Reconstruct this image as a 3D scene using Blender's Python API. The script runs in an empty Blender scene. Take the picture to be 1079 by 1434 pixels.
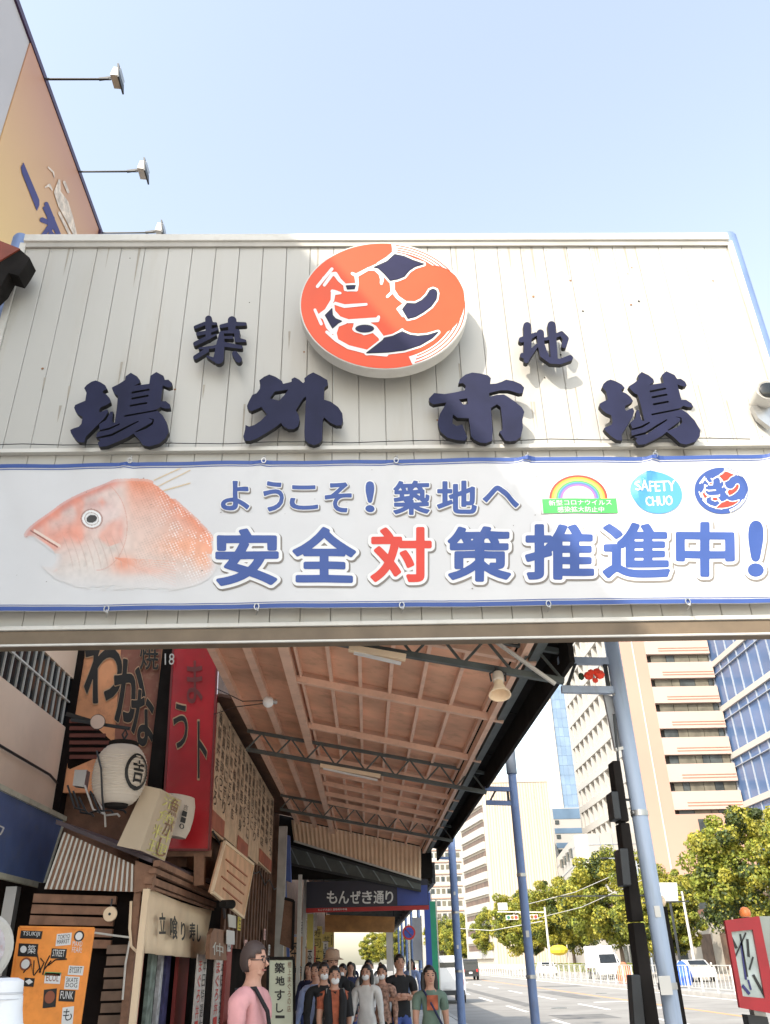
import bpy, bmesh, math, random
import numpy as np
from mathutils import Vector, Matrix
from mathutils.geometry import tessellate_polygon
R = math.radians
random.seed(7)
rng = np.random.RandomState(3)
S = bpy.context.scene
COL = S.collection

# ---------------------------------------------------------------- camera
FPX, CXP, CYP, HC = 1150.0, 539.5, 717.0, 1.6
AY = np.array([515 - CXP, 1350 - CYP, FPX]); AY /= np.linalg.norm(AY)
AZ = np.array([-56.0, -2092, 1150]); AZ -= AZ.dot(AY) * AY; AZ /= np.linalg.norm(AZ)
AX = np.cross(AY, AZ)
MW = np.array([AX, AY, AZ])            # camera (x right, y down, z forward) -> world
cam_d = bpy.data.cameras.new('camera')
cam = bpy.data.objects.new('camera', cam_d); COL.objects.link(cam)
cam_d.sensor_fit = 'VERTICAL'; cam_d.sensor_height = 24; cam_d.lens = FPX / 1434 * 24
cam_d.clip_start = .05; cam_d.clip_end = 6000
rot = Matrix(np.stack([MW[:, 0], -MW[:, 1], -MW[:, 2]], axis=1).tolist())
cam.matrix_world = Matrix.Translation((0, 0, HC)) @ rot.to_4x4()
S.camera = cam

# ---------------------------------------------------------------- sky, sun, exposure
SUN = Vector((-0.65, -1.0, 0.985)).normalized()      # towards the sun
W = bpy.data.worlds.new('World'); S.world = W; W.use_nodes = True
nt = W.node_tree
bg = nt.nodes['Background']
sky = nt.nodes.new('ShaderNodeTexSky'); sky.sky_type = 'NISHITA'; sky.sun_disc = False
sky.sun_elevation = math.asin(SUN.z); sky.sun_rotation = math.atan2(SUN.x, SUN.y)
sky.air_density = 1.6; sky.dust_density = 2.0; sky.ozone_density = 1.0
hs = nt.nodes.new('ShaderNodeHueSaturation'); hs.inputs['Saturation'].default_value = .62
nt.links.new(sky.outputs[0], hs.inputs['Color']); nt.links.new(hs.outputs[0], bg.inputs[0]); bg.inputs[1].default_value = .13
sl = bpy.data.lights.new('sun', 'SUN'); sl.energy = 2.0; sl.angle = R(.5); sl.color = (1, .91, .79)
so = bpy.data.objects.new('sun', sl); COL.objects.link(so)
so.rotation_euler = SUN.to_track_quat('Z', 'Y').to_euler()
so.location = (0, 0, 30)
S.view_settings.view_transform = 'Standard'; S.view_settings.look = 'None'
S.view_settings.exposure = 1.62; S.view_settings.gamma = 1
S.view_settings.use_curve_mapping = False
S.cycles.max_bounces = 8; S.cycles.diffuse_bounces = 5; S.cycles.transparent_max_bounces = 8


def ray(px, py): return MW @ np.array([px - CXP, py - CYP, FPX])


def P(px, py, X=None, Y=None, Z=None):
    r = ray(px, py)
    t = X / r[0] if X is not None else Y / r[1] if Y is not None else (Z - HC) / r[2]
    return Vector((r * t + np.array([0, 0, HC])).tolist())


# ---------------------------------------------------------------- materials
MT = {}


def mat(name, col, rough=.6, metal=0., var=.12, scale=3., bump=0., dirt=0., dirtcol=(.12, .09, .06), spec=.5,
        emit=0., trans=0., coat=0., streak=False, attr=None):
    if name in MT: return MT[name]
    m = bpy.data.materials.new(name); m.use_nodes = True
    n = m.node_tree; N = n.nodes; L = n.links
    b = N['Principled BSDF']
    b.inputs['Roughness'].default_value = rough; b.inputs['Metallic'].default_value = metal
    b.inputs['Specular IOR Level'].default_value = spec
    if coat: b.inputs['Coat Weight'].default_value = coat; b.inputs['Coat Roughness'].default_value = .08
    tc = N.new('ShaderNodeNewGeometry')
    src = tc.outputs['Position']
    mp = N.new('ShaderNodeMapping'); L.new(src, mp.inputs[0])
    if streak: mp.inputs['Scale'].default_value = (1, 1, .12)
    nz = N.new('ShaderNodeTexNoise'); nz.inputs['Scale'].default_value = scale; nz.inputs['Detail'].default_value = 6
    L.new(mp.outputs[0], nz.inputs['Vector'])
    mr = N.new('ShaderNodeMapRange'); mr.inputs[1].default_value = .3; mr.inputs[2].default_value = .7
    mr.inputs[3].default_value = 1 - var; mr.inputs[4].default_value = 1 + var
    L.new(nz.outputs['Fac'], mr.inputs[0])
    mx = N.new('ShaderNodeVectorMath'); mx.operation = 'SCALE'
    if attr:
        at = N.new('ShaderNodeAttribute'); at.attribute_name = attr; L.new(at.outputs['Color'], mx.inputs[0])
    else:
        mx.inputs[0].default_value = col[:3]
    L.new(mr.outputs[0], mx.inputs['Scale'])
    out = mx.outputs[0]
    if dirt:
        n2 = N.new('ShaderNodeTexNoise'); n2.inputs['Scale'].default_value = scale * 2.7; n2.inputs['Detail'].default_value = 9
        n2.inputs['Roughness'].default_value = .65
        L.new(mp.outputs[0], n2.inputs['Vector'])
        cr = N.new('ShaderNodeMapRange'); cr.inputs[1].default_value = .52; cr.inputs[2].default_value = .78
        cr.inputs[4].default_value = dirt; L.new(n2.outputs['Fac'], cr.inputs[0])
        mm = N.new('ShaderNodeMix'); mm.data_type = 'RGBA'; L.new(cr.outputs[0], mm.inputs['Factor'])
        L.new(out, mm.inputs['A']); mm.inputs['B'].default_value = (*dirtcol, 1); out = mm.outputs['Result']
    L.new(out, b.inputs['Base Color'])
    if bump:
        n3 = N.new('ShaderNodeTexNoise'); n3.inputs['Scale'].default_value = scale * 6; n3.inputs['Detail'].default_value = 5
        L.new(src, n3.inputs['Vector'])
        bp = N.new('ShaderNodeBump'); bp.inputs['Strength'].default_value = bump; bp.inputs['Distance'].default_value = .02
        L.new(n3.outputs['Fac'], bp.inputs['Height']); L.new(bp.outputs[0], b.inputs['Normal'])
    if emit:
        b.inputs['Emission Color'].default_value = (*col[:3], 1); b.inputs['Emission Strength'].default_value = emit
    if trans:
        t = N.new('ShaderNodeBsdfTranslucent'); L.new(out, t.inputs[0])
        ms = N.new('ShaderNodeMixShader'); ms.inputs[0].default_value = trans
        L.new(b.outputs[0], ms.inputs[1]); L.new(t.outputs[0], ms.inputs[2])
        L.new(ms.outputs[0], N['Material Output'].inputs[0])
    MT[name] = m
    return m


M_panel = mat('panel_white', (.46, .45, .415), .5, 0, .06, .8, 0, .38, (.34, .28, .19), streak=True)
M_trimw = mat('trim_white', (.60, .585, .54), .5, 0, .06, 2, 0, .3, (.3, .24, .17))
M_beam = mat('beam_tan', (.15, .11, .07), .6, 0, .15, 4, 0, .4, (.12, .09, .06))
M_navy = mat('navy_letter', (.014, .016, .046), .6, 0, .2, 3, spec=.2)
M_black = mat('black_side', (.012, .012, .014), .6)
M_blueP = mat('blue_pole', (.15, .22, .40), .45, .0, .12, 3, 0, .35, (.16, .15, .14))
M_white = mat('white_print', (.70, .70, .69), .5, 0, .02)
M_red = mat('red_orange_print', (.66, .08, .025), .35, 0, .06, 2, spec=.25, coat=.1)
M_navyp = mat('navy_print', (.014, .014, .05), .45, 0, .1, spec=.2)
M_blk = mat('black_print', (.01, .01, .01), .5)
M_banner = mat('banner_cloth', (.58, .58, .585), .6, 0, .025, 2, 0, .06, (.4, .38, .36), trans=.0)
M_bblue = mat('banner_blue', (.032, .075, .27), .55, 0, .05)
M_bred = mat('banner_red', (.60, .04, .02), .55, 0, .05)
M_grey = mat('grey_print', (.20, .18, .16), .6)
M_steel = mat('steel', (.45, .45, .44), .35, .8)
M_dark = mat('dark_steel', (.03, .033, .036), .5, .2, .3)
M_truss = mat('truss_grey_green', (.10, .115, .11), .5, .2, .2, 5, 0, .4, (.05, .04, .03))
M_ceil = mat('ceiling_brown', (.76, .42, .27), .7, 0, .28, 1.2, .1, .6, (.30, .16, .09))
M_rafter = mat('rafter_pink', (.80, .52, .38), .6, 0, .1, 3, 0, .3, (.25, .15, .1))
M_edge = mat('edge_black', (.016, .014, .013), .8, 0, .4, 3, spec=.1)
M_asph = mat('asphalt', (.29, .275, .25), .9, 0, .16, .5, .35, .4, (.15, .15, .15))
M_pave = mat('paving', (.58, .55, .50), .9, 0, .12, 1., .2)
M_mark = mat('road_paint', (.8, .79, .76), .7, 0, .12, 4)
M_marko = mat('road_paint_orange', (.75, .36, .14), .7, 0, .12, 4)
M_skin = mat('skin', (.50, .27, .19), .55, 0, .06)
M_hair = mat('hair_black', (.012, .01, .01), .45)
M_wood = mat('dark_wood', (.15, .075, .045), .7, 0, .35, 4, .3, .4, (.02, .015, .012))
M_brown = mat('brown_board', (.27, .145, .09), .7, 0, .3, 4, .2, .4, (.05, .03, .02))
M_beige = mat('beige_wall', (.80, .60, .45), .8, 0, .05, 1, .05, .12, (.35, .25, .18))
M_glassd = mat('dark_glass', (.015, .018, .02), .12, 0, .3, 2)
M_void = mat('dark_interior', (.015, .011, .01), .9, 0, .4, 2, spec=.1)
M_cream = mat('cream_cloth', (.84, .66, .46), .8, 0, .05, 3, 0, .12, (.4, .26, .15))
M_paper = mat('lantern_paper', (.60, .53, .45), .7, 0, .06, 3, 0, .15, (.35, .25, .18))
M_orange = mat('orange_board', (.88, .30, .05), .6, 0, .12, 6, 0, .35, (.45, .1, .02))
M_signor = mat('orange_sign', (.72, .32, .15), .45, 0, .22, 1.6, 0, .55, (.16, .05, .035), coat=.3)
M_signred = mat('red_sign', (.42, .012, .02), .25, 0, .25, 1.5, 0, .35, (.22, .045, .03), coat=.4)
M_tan = mat('tan_board', (.66, .48, .32), .7, 0, .18, 2.5, 0, .45, (.22, .13, .08))


# ---------------------------------------------------------------- objects
def root_loc(p):
    while p is not None and p.parent: p = p.parent
    return Vector(p.location) if p is not None else Vector((0, 0, 0))


def tag(o, label=None, cat=None, group=None, kind=None):
    if label: o['label'] = label
    if cat: o['category'] = cat
    if group: o['group'] = group
    if kind: o['kind'] = kind
    return o


def thing(name, label, cat, loc=(0, 0, 0), group=None):
    o = bpy.data.objects.new(name, None); COL.objects.link(o)
    o.empty_display_size = .2; o.location = loc
    return tag(o, label, cat, group)


def link(name, me, m, parent=None, loc=None):
    if m is not None and not me.materials: me.materials.append(m)
    o = bpy.data.objects.new(name, me); COL.objects.link(o)
    if parent: o.parent = parent
    if loc is not None: o.location = loc
    return o


def kids(o): return [c for c in bpy.data.objects if c.parent == o]


def copy_tree(o, loc=None, rz=None, label=None, parent=None, scale=None):
    c = o.copy(); COL.objects.link(c)
    c.parent = parent
    if loc is not None: c.location = loc
    if rz is not None: c.rotation_euler = (0, 0, rz)
    if scale is not None: c.scale = (scale,) * 3
    if label: c['label'] = label
    for k in kids(o): copy_tree(k, parent=c)
    return c


class MB:
    def __init__(s): s.v = []; s.f = []

    def add(s, vs, fs):
        b = len(s.v); s.v += [tuple(v) for v in vs]; s.f += [tuple(b + i for i in f) for f in fs]; return s

    def box(s, x0, x1, y0, y1, z0, z1):
        vs = [(x, y, z) for x in (x0, x1) for y in (y0, y1) for z in (z0, z1)]
        return s.add(vs, [(0, 1, 3, 2), (4, 6, 7, 5), (0, 4, 5, 1), (2, 3, 7, 6), (0, 2, 6, 4), (1, 5, 7, 3)])

    def hexa(s, q, off):
        """quad q (4 points) extruded by vector off"""
        q = [Vector(a) for a in q]; off = Vector(off)
        return s.add(q + [a + off for a in q], [(0, 1, 2, 3), (7, 6, 5, 4), (0, 4, 5, 1), (1, 5, 6, 2), (2, 6, 7, 3), (3, 7, 4, 0)])

    def bar(s, a, b, w, h=None, up=(0, 0, 1)):
        a, b = Vector(a), Vector(b); h = h or w; d = (b - a).normalized(); up = Vector(up)
        if abs(d.dot(up)) > .98: up = Vector((0, 1, 0))
        x = d.cross(up).normalized() * w / 2; y = x.cross(d).normalized() * h / 2
        vs = [p + i * x + j * y for p in (a, b) for i, j in ((-1, -1), (1, -1), (1, 1), (-1, 1))]
        return s.add(vs, [(3, 2, 1, 0), (4, 5, 6, 7), (0, 1, 5, 4), (1, 2, 6, 5), (2, 3, 7, 6), (3, 0, 4, 7)])

    def path(s, pts, r, n=8):
        pts = [Vector(p) for p in pts]
        rs = r if isinstance(r, (list, tuple)) else [r] * len(pts)
        vs = []; prev = None
        for i, p in enumerate(pts):
            d = (pts[min(i + 1, len(pts) - 1)] - pts[max(i - 1, 0)]).normalized()
            if prev is None:
                prev = d.cross(Vector((0, 0, 1)) if abs(d.z) < .9 else Vector((1, 0, 0))).normalized()
            prev = (prev - prev.dot(d) * d).normalized(); y = d.cross(prev)
            vs += [p + rs[i] * (math.cos(a) * prev + math.sin(a) * y) for a in (2 * math.pi * k / n for k in range(n))]
        fs = [(i * n + k, i * n + (k + 1) % n, (i + 1) * n + (k + 1) % n, (i + 1) * n + k) for i in range(len(pts) - 1) for k in range(n)]
        fs += [tuple(range(n))[::-1], tuple((len(pts) - 1) * n + k for k in range(n))]
        return s.add(vs, fs)

    def lathe(s, prof, o=(0, 0, 0), axis=(0, 0, 1), n=20):
        o = Vector(o); ax = Vector(axis).normalized()
        x = ax.cross(Vector((0, 0, 1)) if abs(ax.z) < .9 else Vector((1, 0, 0))).normalized(); y = ax.cross(x)
        vs = [o + ax * h + r * (math.cos(2 * math.pi * k / n) * x + math.sin(2 * math.pi * k / n) * y) for r, h in prof for k in range(n)]
        fs = [(i * n + k, i * n + (k + 1) % n, (i + 1) * n + (k + 1) % n, (i + 1) * n + k) for i in range(len(prof) - 1) for k in range(n)]
        fs += [tuple(range(n))[::-1], tuple((len(prof) - 1) * n + k for k in range(n))]
        return s.add(vs, fs)

    def ball(s, c, r, n=12, sc=(1, 1, 1)):
        m = n // 2; c = Vector(c)
        prof = []
        vs = [c + Vector((r * sc[0] * math.sin(math.pi * i / m) * math.cos(2 * math.pi * k / n), r * sc[1] * math.sin(math.pi * i / m) * math.sin(2 * math.pi * k / n), r * sc[2] * math.cos(math.pi * i / m))) for i in range(m + 1) for k in range(n)]
        fs = [(i * n + k, (i + 1) * n + k, (i + 1) * n + (k + 1) % n, i * n + (k + 1) % n) for i in range(m) for k in range(n)]
        return s.add(vs, fs)

    def mesh(s, name, off=Vector((0, 0, 0)), smooth=False):
        me = bpy.data.meshes.new(name)
        me.from_pydata([(v[0] - off[0], v[1] - off[1], v[2] - off[2]) for v in s.v], [], s.f)
        bm = bmesh.new(); bm.from_mesh(me); bmesh.ops.remove_doubles(bm, verts=bm.verts, dist=1e-6)
        bmesh.ops.recalc_face_normals(bm, faces=bm.faces); bm.to_mesh(me); bm.free()
        if smooth:
            me.polygons.foreach_set('use_smooth', [True] * len(me.polygons))
            me.set_sharp_from_angle(angle=R(40))
        return me

    def build(s, name, m, parent=None, label=None, cat=None, group=None, kind=None, smooth=False, bevel=0, loc=None):
        if parent is not None:
            o = link(name, s.mesh(name, root_loc(parent), smooth), m, parent)
        else:
            loc = Vector(loc) if loc is not None else Vector((0, 0, 0))
            o = link(name, s.mesh(name, loc, smooth), m, None, loc)
        if bevel:
            b = o.modifiers.new('bevel', 'BEVEL'); b.width = bevel; b.segments = 2; b.limit_method = 'ANGLE'
        return tag(o, label, cat, group, kind)


def bx(*a): return MB().box(*a)


# ---------------------------------------------------------------- flat shapes: signed distance -> outlines -> solids
def seg_dist(PX, PY, ax, ay, bx_, by_):
    dx, dy = bx_ - ax, by_ - ay; L2 = dx * dx + dy * dy + 1e-12
    t = np.clip(((PX - ax) * dx + (PY - ay) * dy) / L2, 0, 1)
    return np.hypot(PX - ax - t * dx, PY - ay - t * dy), t


def sdf_poly(PX, PY, loops):
    D = np.full(PX.shape, 1e9); ins = np.zeros(PX.shape, bool)
    for lp in loops:
        n = len(lp)
        for i in range(n):
            (x0, y0), (x1, y1) = lp[i], lp[(i + 1) % n]
            D = np.minimum(D, seg_dist(PX, PY, x0, y0, x1, y1)[0])
            if y0 != y1:
                c = ((y0 > PY) != (y1 > PY)) & (PX < (x1 - x0) * (PY - y0) / (y1 - y0) + x0)
                ins ^= c
    return np.where(ins, -D, D)


def sdf_strokes(PX, PY, strokes):
    D = np.full(PX.shape, 1e9)
    for st in strokes:
        if len(st) == 1: st = [st[0], st[0]]
        for (x0, y0, r0), (x1, y1, r1) in zip(st[:-1], st[1:]):
            d, t = seg_dist(PX, PY, x0, y0, x1, y1)
            D = np.minimum(D, d - (r0 + (r1 - r0) * t))
    return D


def contours(F, lvl, xs, ys, eps=.12):
    """outlines of F<lvl; xs, ys are the grid coordinates"""
    F = F.copy(); F[0, :] = F[-1, :] = lvl + 1; F[:, 0] = F[:, -1] = lvl + 1
    F = F - lvl; F[F == 0] = 1e-6
    I = F < 0
    code = I[:-1, :-1] * 1 + I[:-1, 1:] * 2 + I[1:, 1:] * 4 + I[1:, :-1] * 8
    jj, ii = np.nonzero((code > 0) & (code < 15))
    T = {1: [(0, 3)], 2: [(1, 0)], 3: [(1, 3)], 4: [(2, 1)], 5: [(0, 3), (2, 1)], 6: [(2, 0)], 7: [(2, 3)], 8: [(3, 2)],
         9: [(0, 2)], 10: [(1, 0), (3, 2)], 11: [(1, 2)], 12: [(3, 1)], 13: [(0, 1)], 14: [(3, 0)]}
    nxt = {}
    for j, i in zip(jj.tolist(), ii.tolist()):
        keys = ((0, j, i), (1, j, i + 1), (0, j + 1, i), (1, j, i))
        for a, b in T[int(code[j, i])]: nxt[keys[a]] = keys[b]
    dx, dy = xs[1] - xs[0], ys[1] - ys[0]

    def pt(k):
        h, j, i = k
        if h == 0: t = F[j, i] / (F[j, i] - F[j, i + 1]); return (xs[i] + t * dx, ys[j])
        t = F[j, i] / (F[j, i] - F[j + 1, i]); return (xs[i], ys[j] + t * dy)
    loops = []; seen = set()
    for k0 in list(nxt):
        if k0 in seen: continue
        lp = []; k = k0
        while k not in seen and k in nxt: seen.add(k); lp.append(pt(k)); k = nxt[k]
        e = eps * abs(dx)
        for _ in range(3):
            out = []; n = len(lp); i = 0
            while i < n:
                a = out[-1] if out else lp[i - 1]; b = lp[i]; c = lp[(i + 1) % n]
                L = math.hypot(c[0] - a[0], c[1] - a[1]) + 1e-9
                if abs((b[0] - a[0]) * (c[1] - a[1]) - (b[1] - a[1]) * (c[0] - a[0])) / L < e and L < 14 * abs(dx):
                    if i + 1 < n: out.append(lp[i + 1])
                    i += 2
                else: out.append(b); i += 1
            if len(out) < 4: break
            lp = out
        area = sum(lp[i - 1][0] * lp[i][1] - lp[i][0] * lp[i - 1][1] for i in range(len(lp))) / 2
        if len(lp) > 3 and abs(area) > 3 * dx * abs(dy): loops.append(lp)
    return loops


def inside(p, lp):
    c = False; n = len(lp)
    for i in range(n):
        (x0, y0), (x1, y1) = lp[i], lp[(i + 1) % n]
        if (y0 > p[1]) != (y1 > p[1]) and p[0] < (x1 - x0) * (p[1] - y0) / (y1 - y0) + x0: c = not c
    return c


def solid(mb, loops, mp, depth=0.):
    """mp(u, v, w) -> world; w is depth behind the face; every outer loop is filled with its own holes"""
    lev = [sum(inside(lp[0], o) for k, o in enumerate(loops) if k != i) for i, lp in enumerate(loops)]
    for i, lp in enumerate(loops):
        if lev[i] % 2: continue
        grp = [lp] + [h for k, h in enumerate(loops) if lev[k] == lev[i] + 1 and inside(h[0], lp)]
        flat = [p for l in grp for p in l]
        tris = tessellate_polygon([[Vector((p[0], p[1], 0)) for p in l] for l in grp])
        n = len(flat)
        vs = [mp(u, v, 0) for u, v in flat]
        fs = [tuple(t) for t in tris]
        if depth:
            vs += [mp(u, v, depth) for u, v in flat]
            fs += [tuple(n + a for a in t)[::-1] for t in tris]
            b = 0
            for l in grp:
                m = len(l)
                fs += [(b + a, b + (a + 1) % m, n + b + (a + 1) % m, n + b + a) for a in range(m)]
                b += m
        mb.add(vs, fs)
    return mb


def grid(x0, x1, y0, y1, st):
    xs = np.arange(x0, x1 + st, st); ys = np.arange(y0, y1 + st, st)
    return xs, ys, *np.meshgrid(xs, ys)


def planeY(Y): return lambda u, v, w: P(u, v, Y=Y) + Vector((0, w, 0))
def planeX(X, s=-1): return lambda u, v, w: P(u, v, X=X) + Vector((s * w, 0, 0))


GL = {}


def glyph(ch):
    """grid signed distance of a glyph, in units of its own ink box height"""
    if ch in GL: return GL[ch]
    c = bpy.data.curves.new('t', 'FONT'); c.body = ch; c.fill_mode = 'FRONT'; c.resolution_u = 4
    o = bpy.data.objects.new('t', c); COL.objects.link(o)
    dg = bpy.context.evaluated_depsgraph_get()
    me = o.evaluated_get(dg).to_mesh()
    co = [(v.co.x, v.co.y) for v in me.vertices]
    cnt = {}
    for p in me.polygons:
        for e in p.edge_keys: cnt[e] = cnt.get(e, 0) + 1
    E = [e for e in cnt if cnt[e] == 1]
    o.evaluated_get(dg).to_mesh_clear(); bpy.data.objects.remove(o); bpy.data.curves.remove(c)
    xs = [q[0] for q in co]; ys = [q[1] for q in co]
    x0, x1, y0, y1 = min(xs), max(xs), min(ys), max(ys)
    sc = 1 / max(y1 - y0, x1 - x0)
    segs = np.array([[(co[a][0] - x0) * sc, (co[a][1] - y0) * sc, (co[b][0] - x0) * sc, (co[b][1] - y0) * sc] for a, b in E])
    m = .22; N = 100
    w, h = (x1 - x0) * sc, (y1 - y0) * sc
    st = 1 / N
    gx = np.arange(-m, w + m, st); gy = np.arange(-m, h + m, st)
    PX, PY = np.meshgrid(gx, gy)
    D = np.full(PX.shape, 1e9); ins = np.zeros(PX.shape, bool)
    for a, b, c_, d in segs:
        D = np.minimum(D, seg_dist(PX, PY, a, b, c_, d)[0])
        if b != d: ins ^= ((b > PY) != (d > PY)) & (PX < (c_ - a) * (PY - b) / (d - b) + a)
    GL[ch] = (np.where(ins, -D, D), gx, gy, w, h)
    return GL[ch]


def glyph_px(mb, ch, box, mp, grow=0., depth=0., extra=0.):
    """glyph ink fitted to pixel box (x0,y0,x1,y1), thickened by grow (box heights) then outlined by extra"""
    D, gx, gy, w, h = glyph(ch)
    x0, y0, x1, y1 = box
    g = grow
    lp = contours(D, grow + extra, gx, gy)
    sx = (x1 - x0) / (w + 2 * g); sy = (y1 - y0) / (h + 2 * g)
    lp = [[(x0 + (u + g) * sx, y1 - (v + g) * sy) for u, v in l] for l in lp]
    return solid(mb, lp, mp, depth)


def text_px(mb, txt, quad, off, vertical=False):
    """plain text fitted into a world quad (TL, TR, BR, BL), offset by off"""
    q = [Vector(a) + Vector(off) for a in quad]

    def one(s, u0, u1, v0, v1):
        c = bpy.data.curves.new('t', 'FONT'); c.body = s; c.fill_mode = 'FRONT'; c.resolution_u = 2
        o = bpy.data.objects.new('t', c); COL.objects.link(o)
        dg = bpy.context.evaluated_depsgraph_get(); me = o.evaluated_get(dg).to_mesh()
        if len(me.vertices) > 2:
            xs = [v.co.x for v in me.vertices]; ys = [v.co.y for v in me.vertices]
            ax, bx2, ay, by2 = min(xs), max(xs), min(ys), max(ys)
            vs = []
            for v in me.vertices:
                a = u0 + (u1 - u0) * (v.co.x - ax) / (bx2 - ax + 1e-9); b = v1 + (v0 - v1) * (v.co.y - ay) / (by2 - ay + 1e-9)
                t = q[0].lerp(q[1], a); bo = q[3].lerp(q[2], a); vs.append(t.lerp(bo, b))
            mb.add(vs, [tuple(p.vertices) for p in me.polygons])
        o.evaluated_get(dg).to_mesh_clear(); bpy.data.objects.remove(o); bpy.data.curves.remove(c)
    if vertical:
        n = len(txt)
        for i, ch in enumerate(txt):
            if ch != ' ': one(ch, 0.06, .94, (i + .08) / n, (i + .92) / n)
    else: one(txt, 0, 1, 0, 1)
    return mb


def quad_px(pts, X=None, Y=None): return [P(a, b, X=X, Y=Y) for a, b in pts]


# ================================================================ SETTING
tag(bx(-700, 900, -300, 2500, -1.2, -.26).build('ground', mat('ground_concrete', (.32, .30, .27), .9, 0, .1, .1)), kind='structure')
tag(bx(-6.4, 2.75, 14, 320, -.25, 0).build('pavement', M_pave), kind='structure')
tag(bx(-6.4, 5.2, -30, 14, -.25, 0).build('pavement', M_pave), kind='structure')
tag(bx(2.756, 16.1, 14.003, 320, -.25, -.12).build('road', M_asph), kind='structure')
tag(bx(16.104, 17.2, 20, 320, -.25, .02).build('median', mat('kerb_concrete', (.42, .40, .37), .9, 0, .12, 2)), kind='structure')
tag(bx(17.204, 27.5, 20, 320, -.25, -.12).build('road', M_asph), kind='structure')
tag(bx(27.504, 34, 20, 320, -.25, .02).build('pavement', mat('far_paving', (.42, .38, .33), .9, 0, .1, .5)), kind='structure')
for k in range(30):
    y = 16 + k * 10
    for X in (5.9, 9.0):
        b = bx(X, X + .15, y, y + 5, -.119, -.113)
        tag(b.build('lane_marking', M_mark), kind='structure')
tag(bx(11.7, 11.85, 30, 120, -.119, -.113).build('lane_marking', M_marko), kind='structure')
tag(bx(15.6, 15.75, 14.2, 300, -.119, -.113).build('lane_marking', M_mark), kind='structure')
tag(bx(3.0, 3.12, 14.2, 300, -.119, -.113).build('lane_marking', M_mark), kind='structure')
for y in (36, 42):   # worn patch paint
    tag(bx(10.0, 11.5, y, y + .3, -.119, -.114).build('lane_marking', M_mark), kind='structure')

# ================================================================ LEFT TOWER with painted billboard (its roof line shades the gate)
XB, ZB = -6.5, 18.0
tow = thing('corner_building', 'tall building on the left carrying an orange painted billboard up to its roof', 'building', (-10, 5, 0))
bx(-16, XB - .12, -9, 15.2, 0, ZB - .15).build('wall', M_beige, tow)
bx(-16, XB + .02, -9, 14.95, ZB - .149, ZB).build('roof', mat('roof_trim_dark', (.05, .02, .06), .4, .3), tow)
bil = bx(XB - .117, XB, 9.96, 14.83, 9, ZB - .16)
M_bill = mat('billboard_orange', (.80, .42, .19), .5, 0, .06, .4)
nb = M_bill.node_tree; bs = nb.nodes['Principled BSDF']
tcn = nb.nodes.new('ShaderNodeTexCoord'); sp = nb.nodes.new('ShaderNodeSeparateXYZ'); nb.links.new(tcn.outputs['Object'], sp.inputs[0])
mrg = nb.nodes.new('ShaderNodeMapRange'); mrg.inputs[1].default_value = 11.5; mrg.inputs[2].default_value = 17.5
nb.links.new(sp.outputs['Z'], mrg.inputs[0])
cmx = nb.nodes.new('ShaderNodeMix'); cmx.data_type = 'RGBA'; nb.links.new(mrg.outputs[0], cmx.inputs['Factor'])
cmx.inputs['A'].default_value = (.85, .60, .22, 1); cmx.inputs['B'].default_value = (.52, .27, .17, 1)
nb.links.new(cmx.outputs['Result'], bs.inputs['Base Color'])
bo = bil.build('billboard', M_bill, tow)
bx(XB - .116, XB - .02, -8.9, 9.945, 2, ZB - .16).build('cladding_panel', mat('cladding_grey', (.50, .47, .47), .5, 0, .05, .5), tow)
bx(XB + .001, XB + .06, 14.7, 14.86, 9, ZB - .16).build('billboard_edge', mat('roof_trim_dark', (0, 0, 0)), tow)
pb = planeX(XB + .012)


def zp(ox, oy, sc, pts): return [(ox + a / sc, oy + b / sc) for a, b in pts]


mb = MB()
solid(mb, [zp(0, 180, 7.193, [(240, 340), (215, 390), (225, 450), (375, 830), (400, 770), (400, 720)])], pb)
st = [[(470, 760, 22), (600, 1090, 26)], [(430, 920, 26), (520, 960, 22)], [(520, 960, 20), (430, 1090, 24)], [(450, 800, 16), (500, 900, 16)], [(500, 900, 22), (545, 1000, 20)], [(480, 1000, 14), (560, 1090, 14)], [(540, 900, 14), (500, 1085, 14)]]
xs, ys, PX, PY = grid(50, 90, 270, 334, .4)
D = sdf_strokes(PX, PY, [[(a / 7.193, 180 + b / 7.193, r / 7.193) for a, b, r in s] for s in st])
solid(mb, contours(D, 0, xs, ys), pb)
mb.build('painted_lettering', mat('billboard_ink', (.03, .025, .15), .5), bo)
mb = MB()
D = sdf_strokes(PX := np.meshgrid(np.arange(60, 115, .4), np.arange(225, 334, .4))[0], PY := np.meshgrid(np.arange(60, 115, .4), np.arange(225, 334, .4))[1],
                [[(a / 7.193, 180 + b / 7.193, r / 7.193) for a, b, r in s] for s in [
                    [(600, 520, 10), (580, 640, 34), (640, 760, 55), (700, 900, 40), (770, 1095, 16)], [(650, 540, 14), (690, 640, 12)], [(490, 390, 8), (540, 440, 8), (550, 490, 4)], [(460, 590, 8), (500, 570, 14), (530, 620, 5)], [(600, 850, 14), (720, 1095, 14)]]])
solid(mb, contours(D, 0, np.arange(60, 115, .4), np.arange(225, 334, .4)), planeX(XB + .016))
mb.build('painted_figure', mat('billboard_figure', (.70, .58, .46), .5, 0, .35, 6, 0, .8, (.35, .17, .10)), bo)
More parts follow.
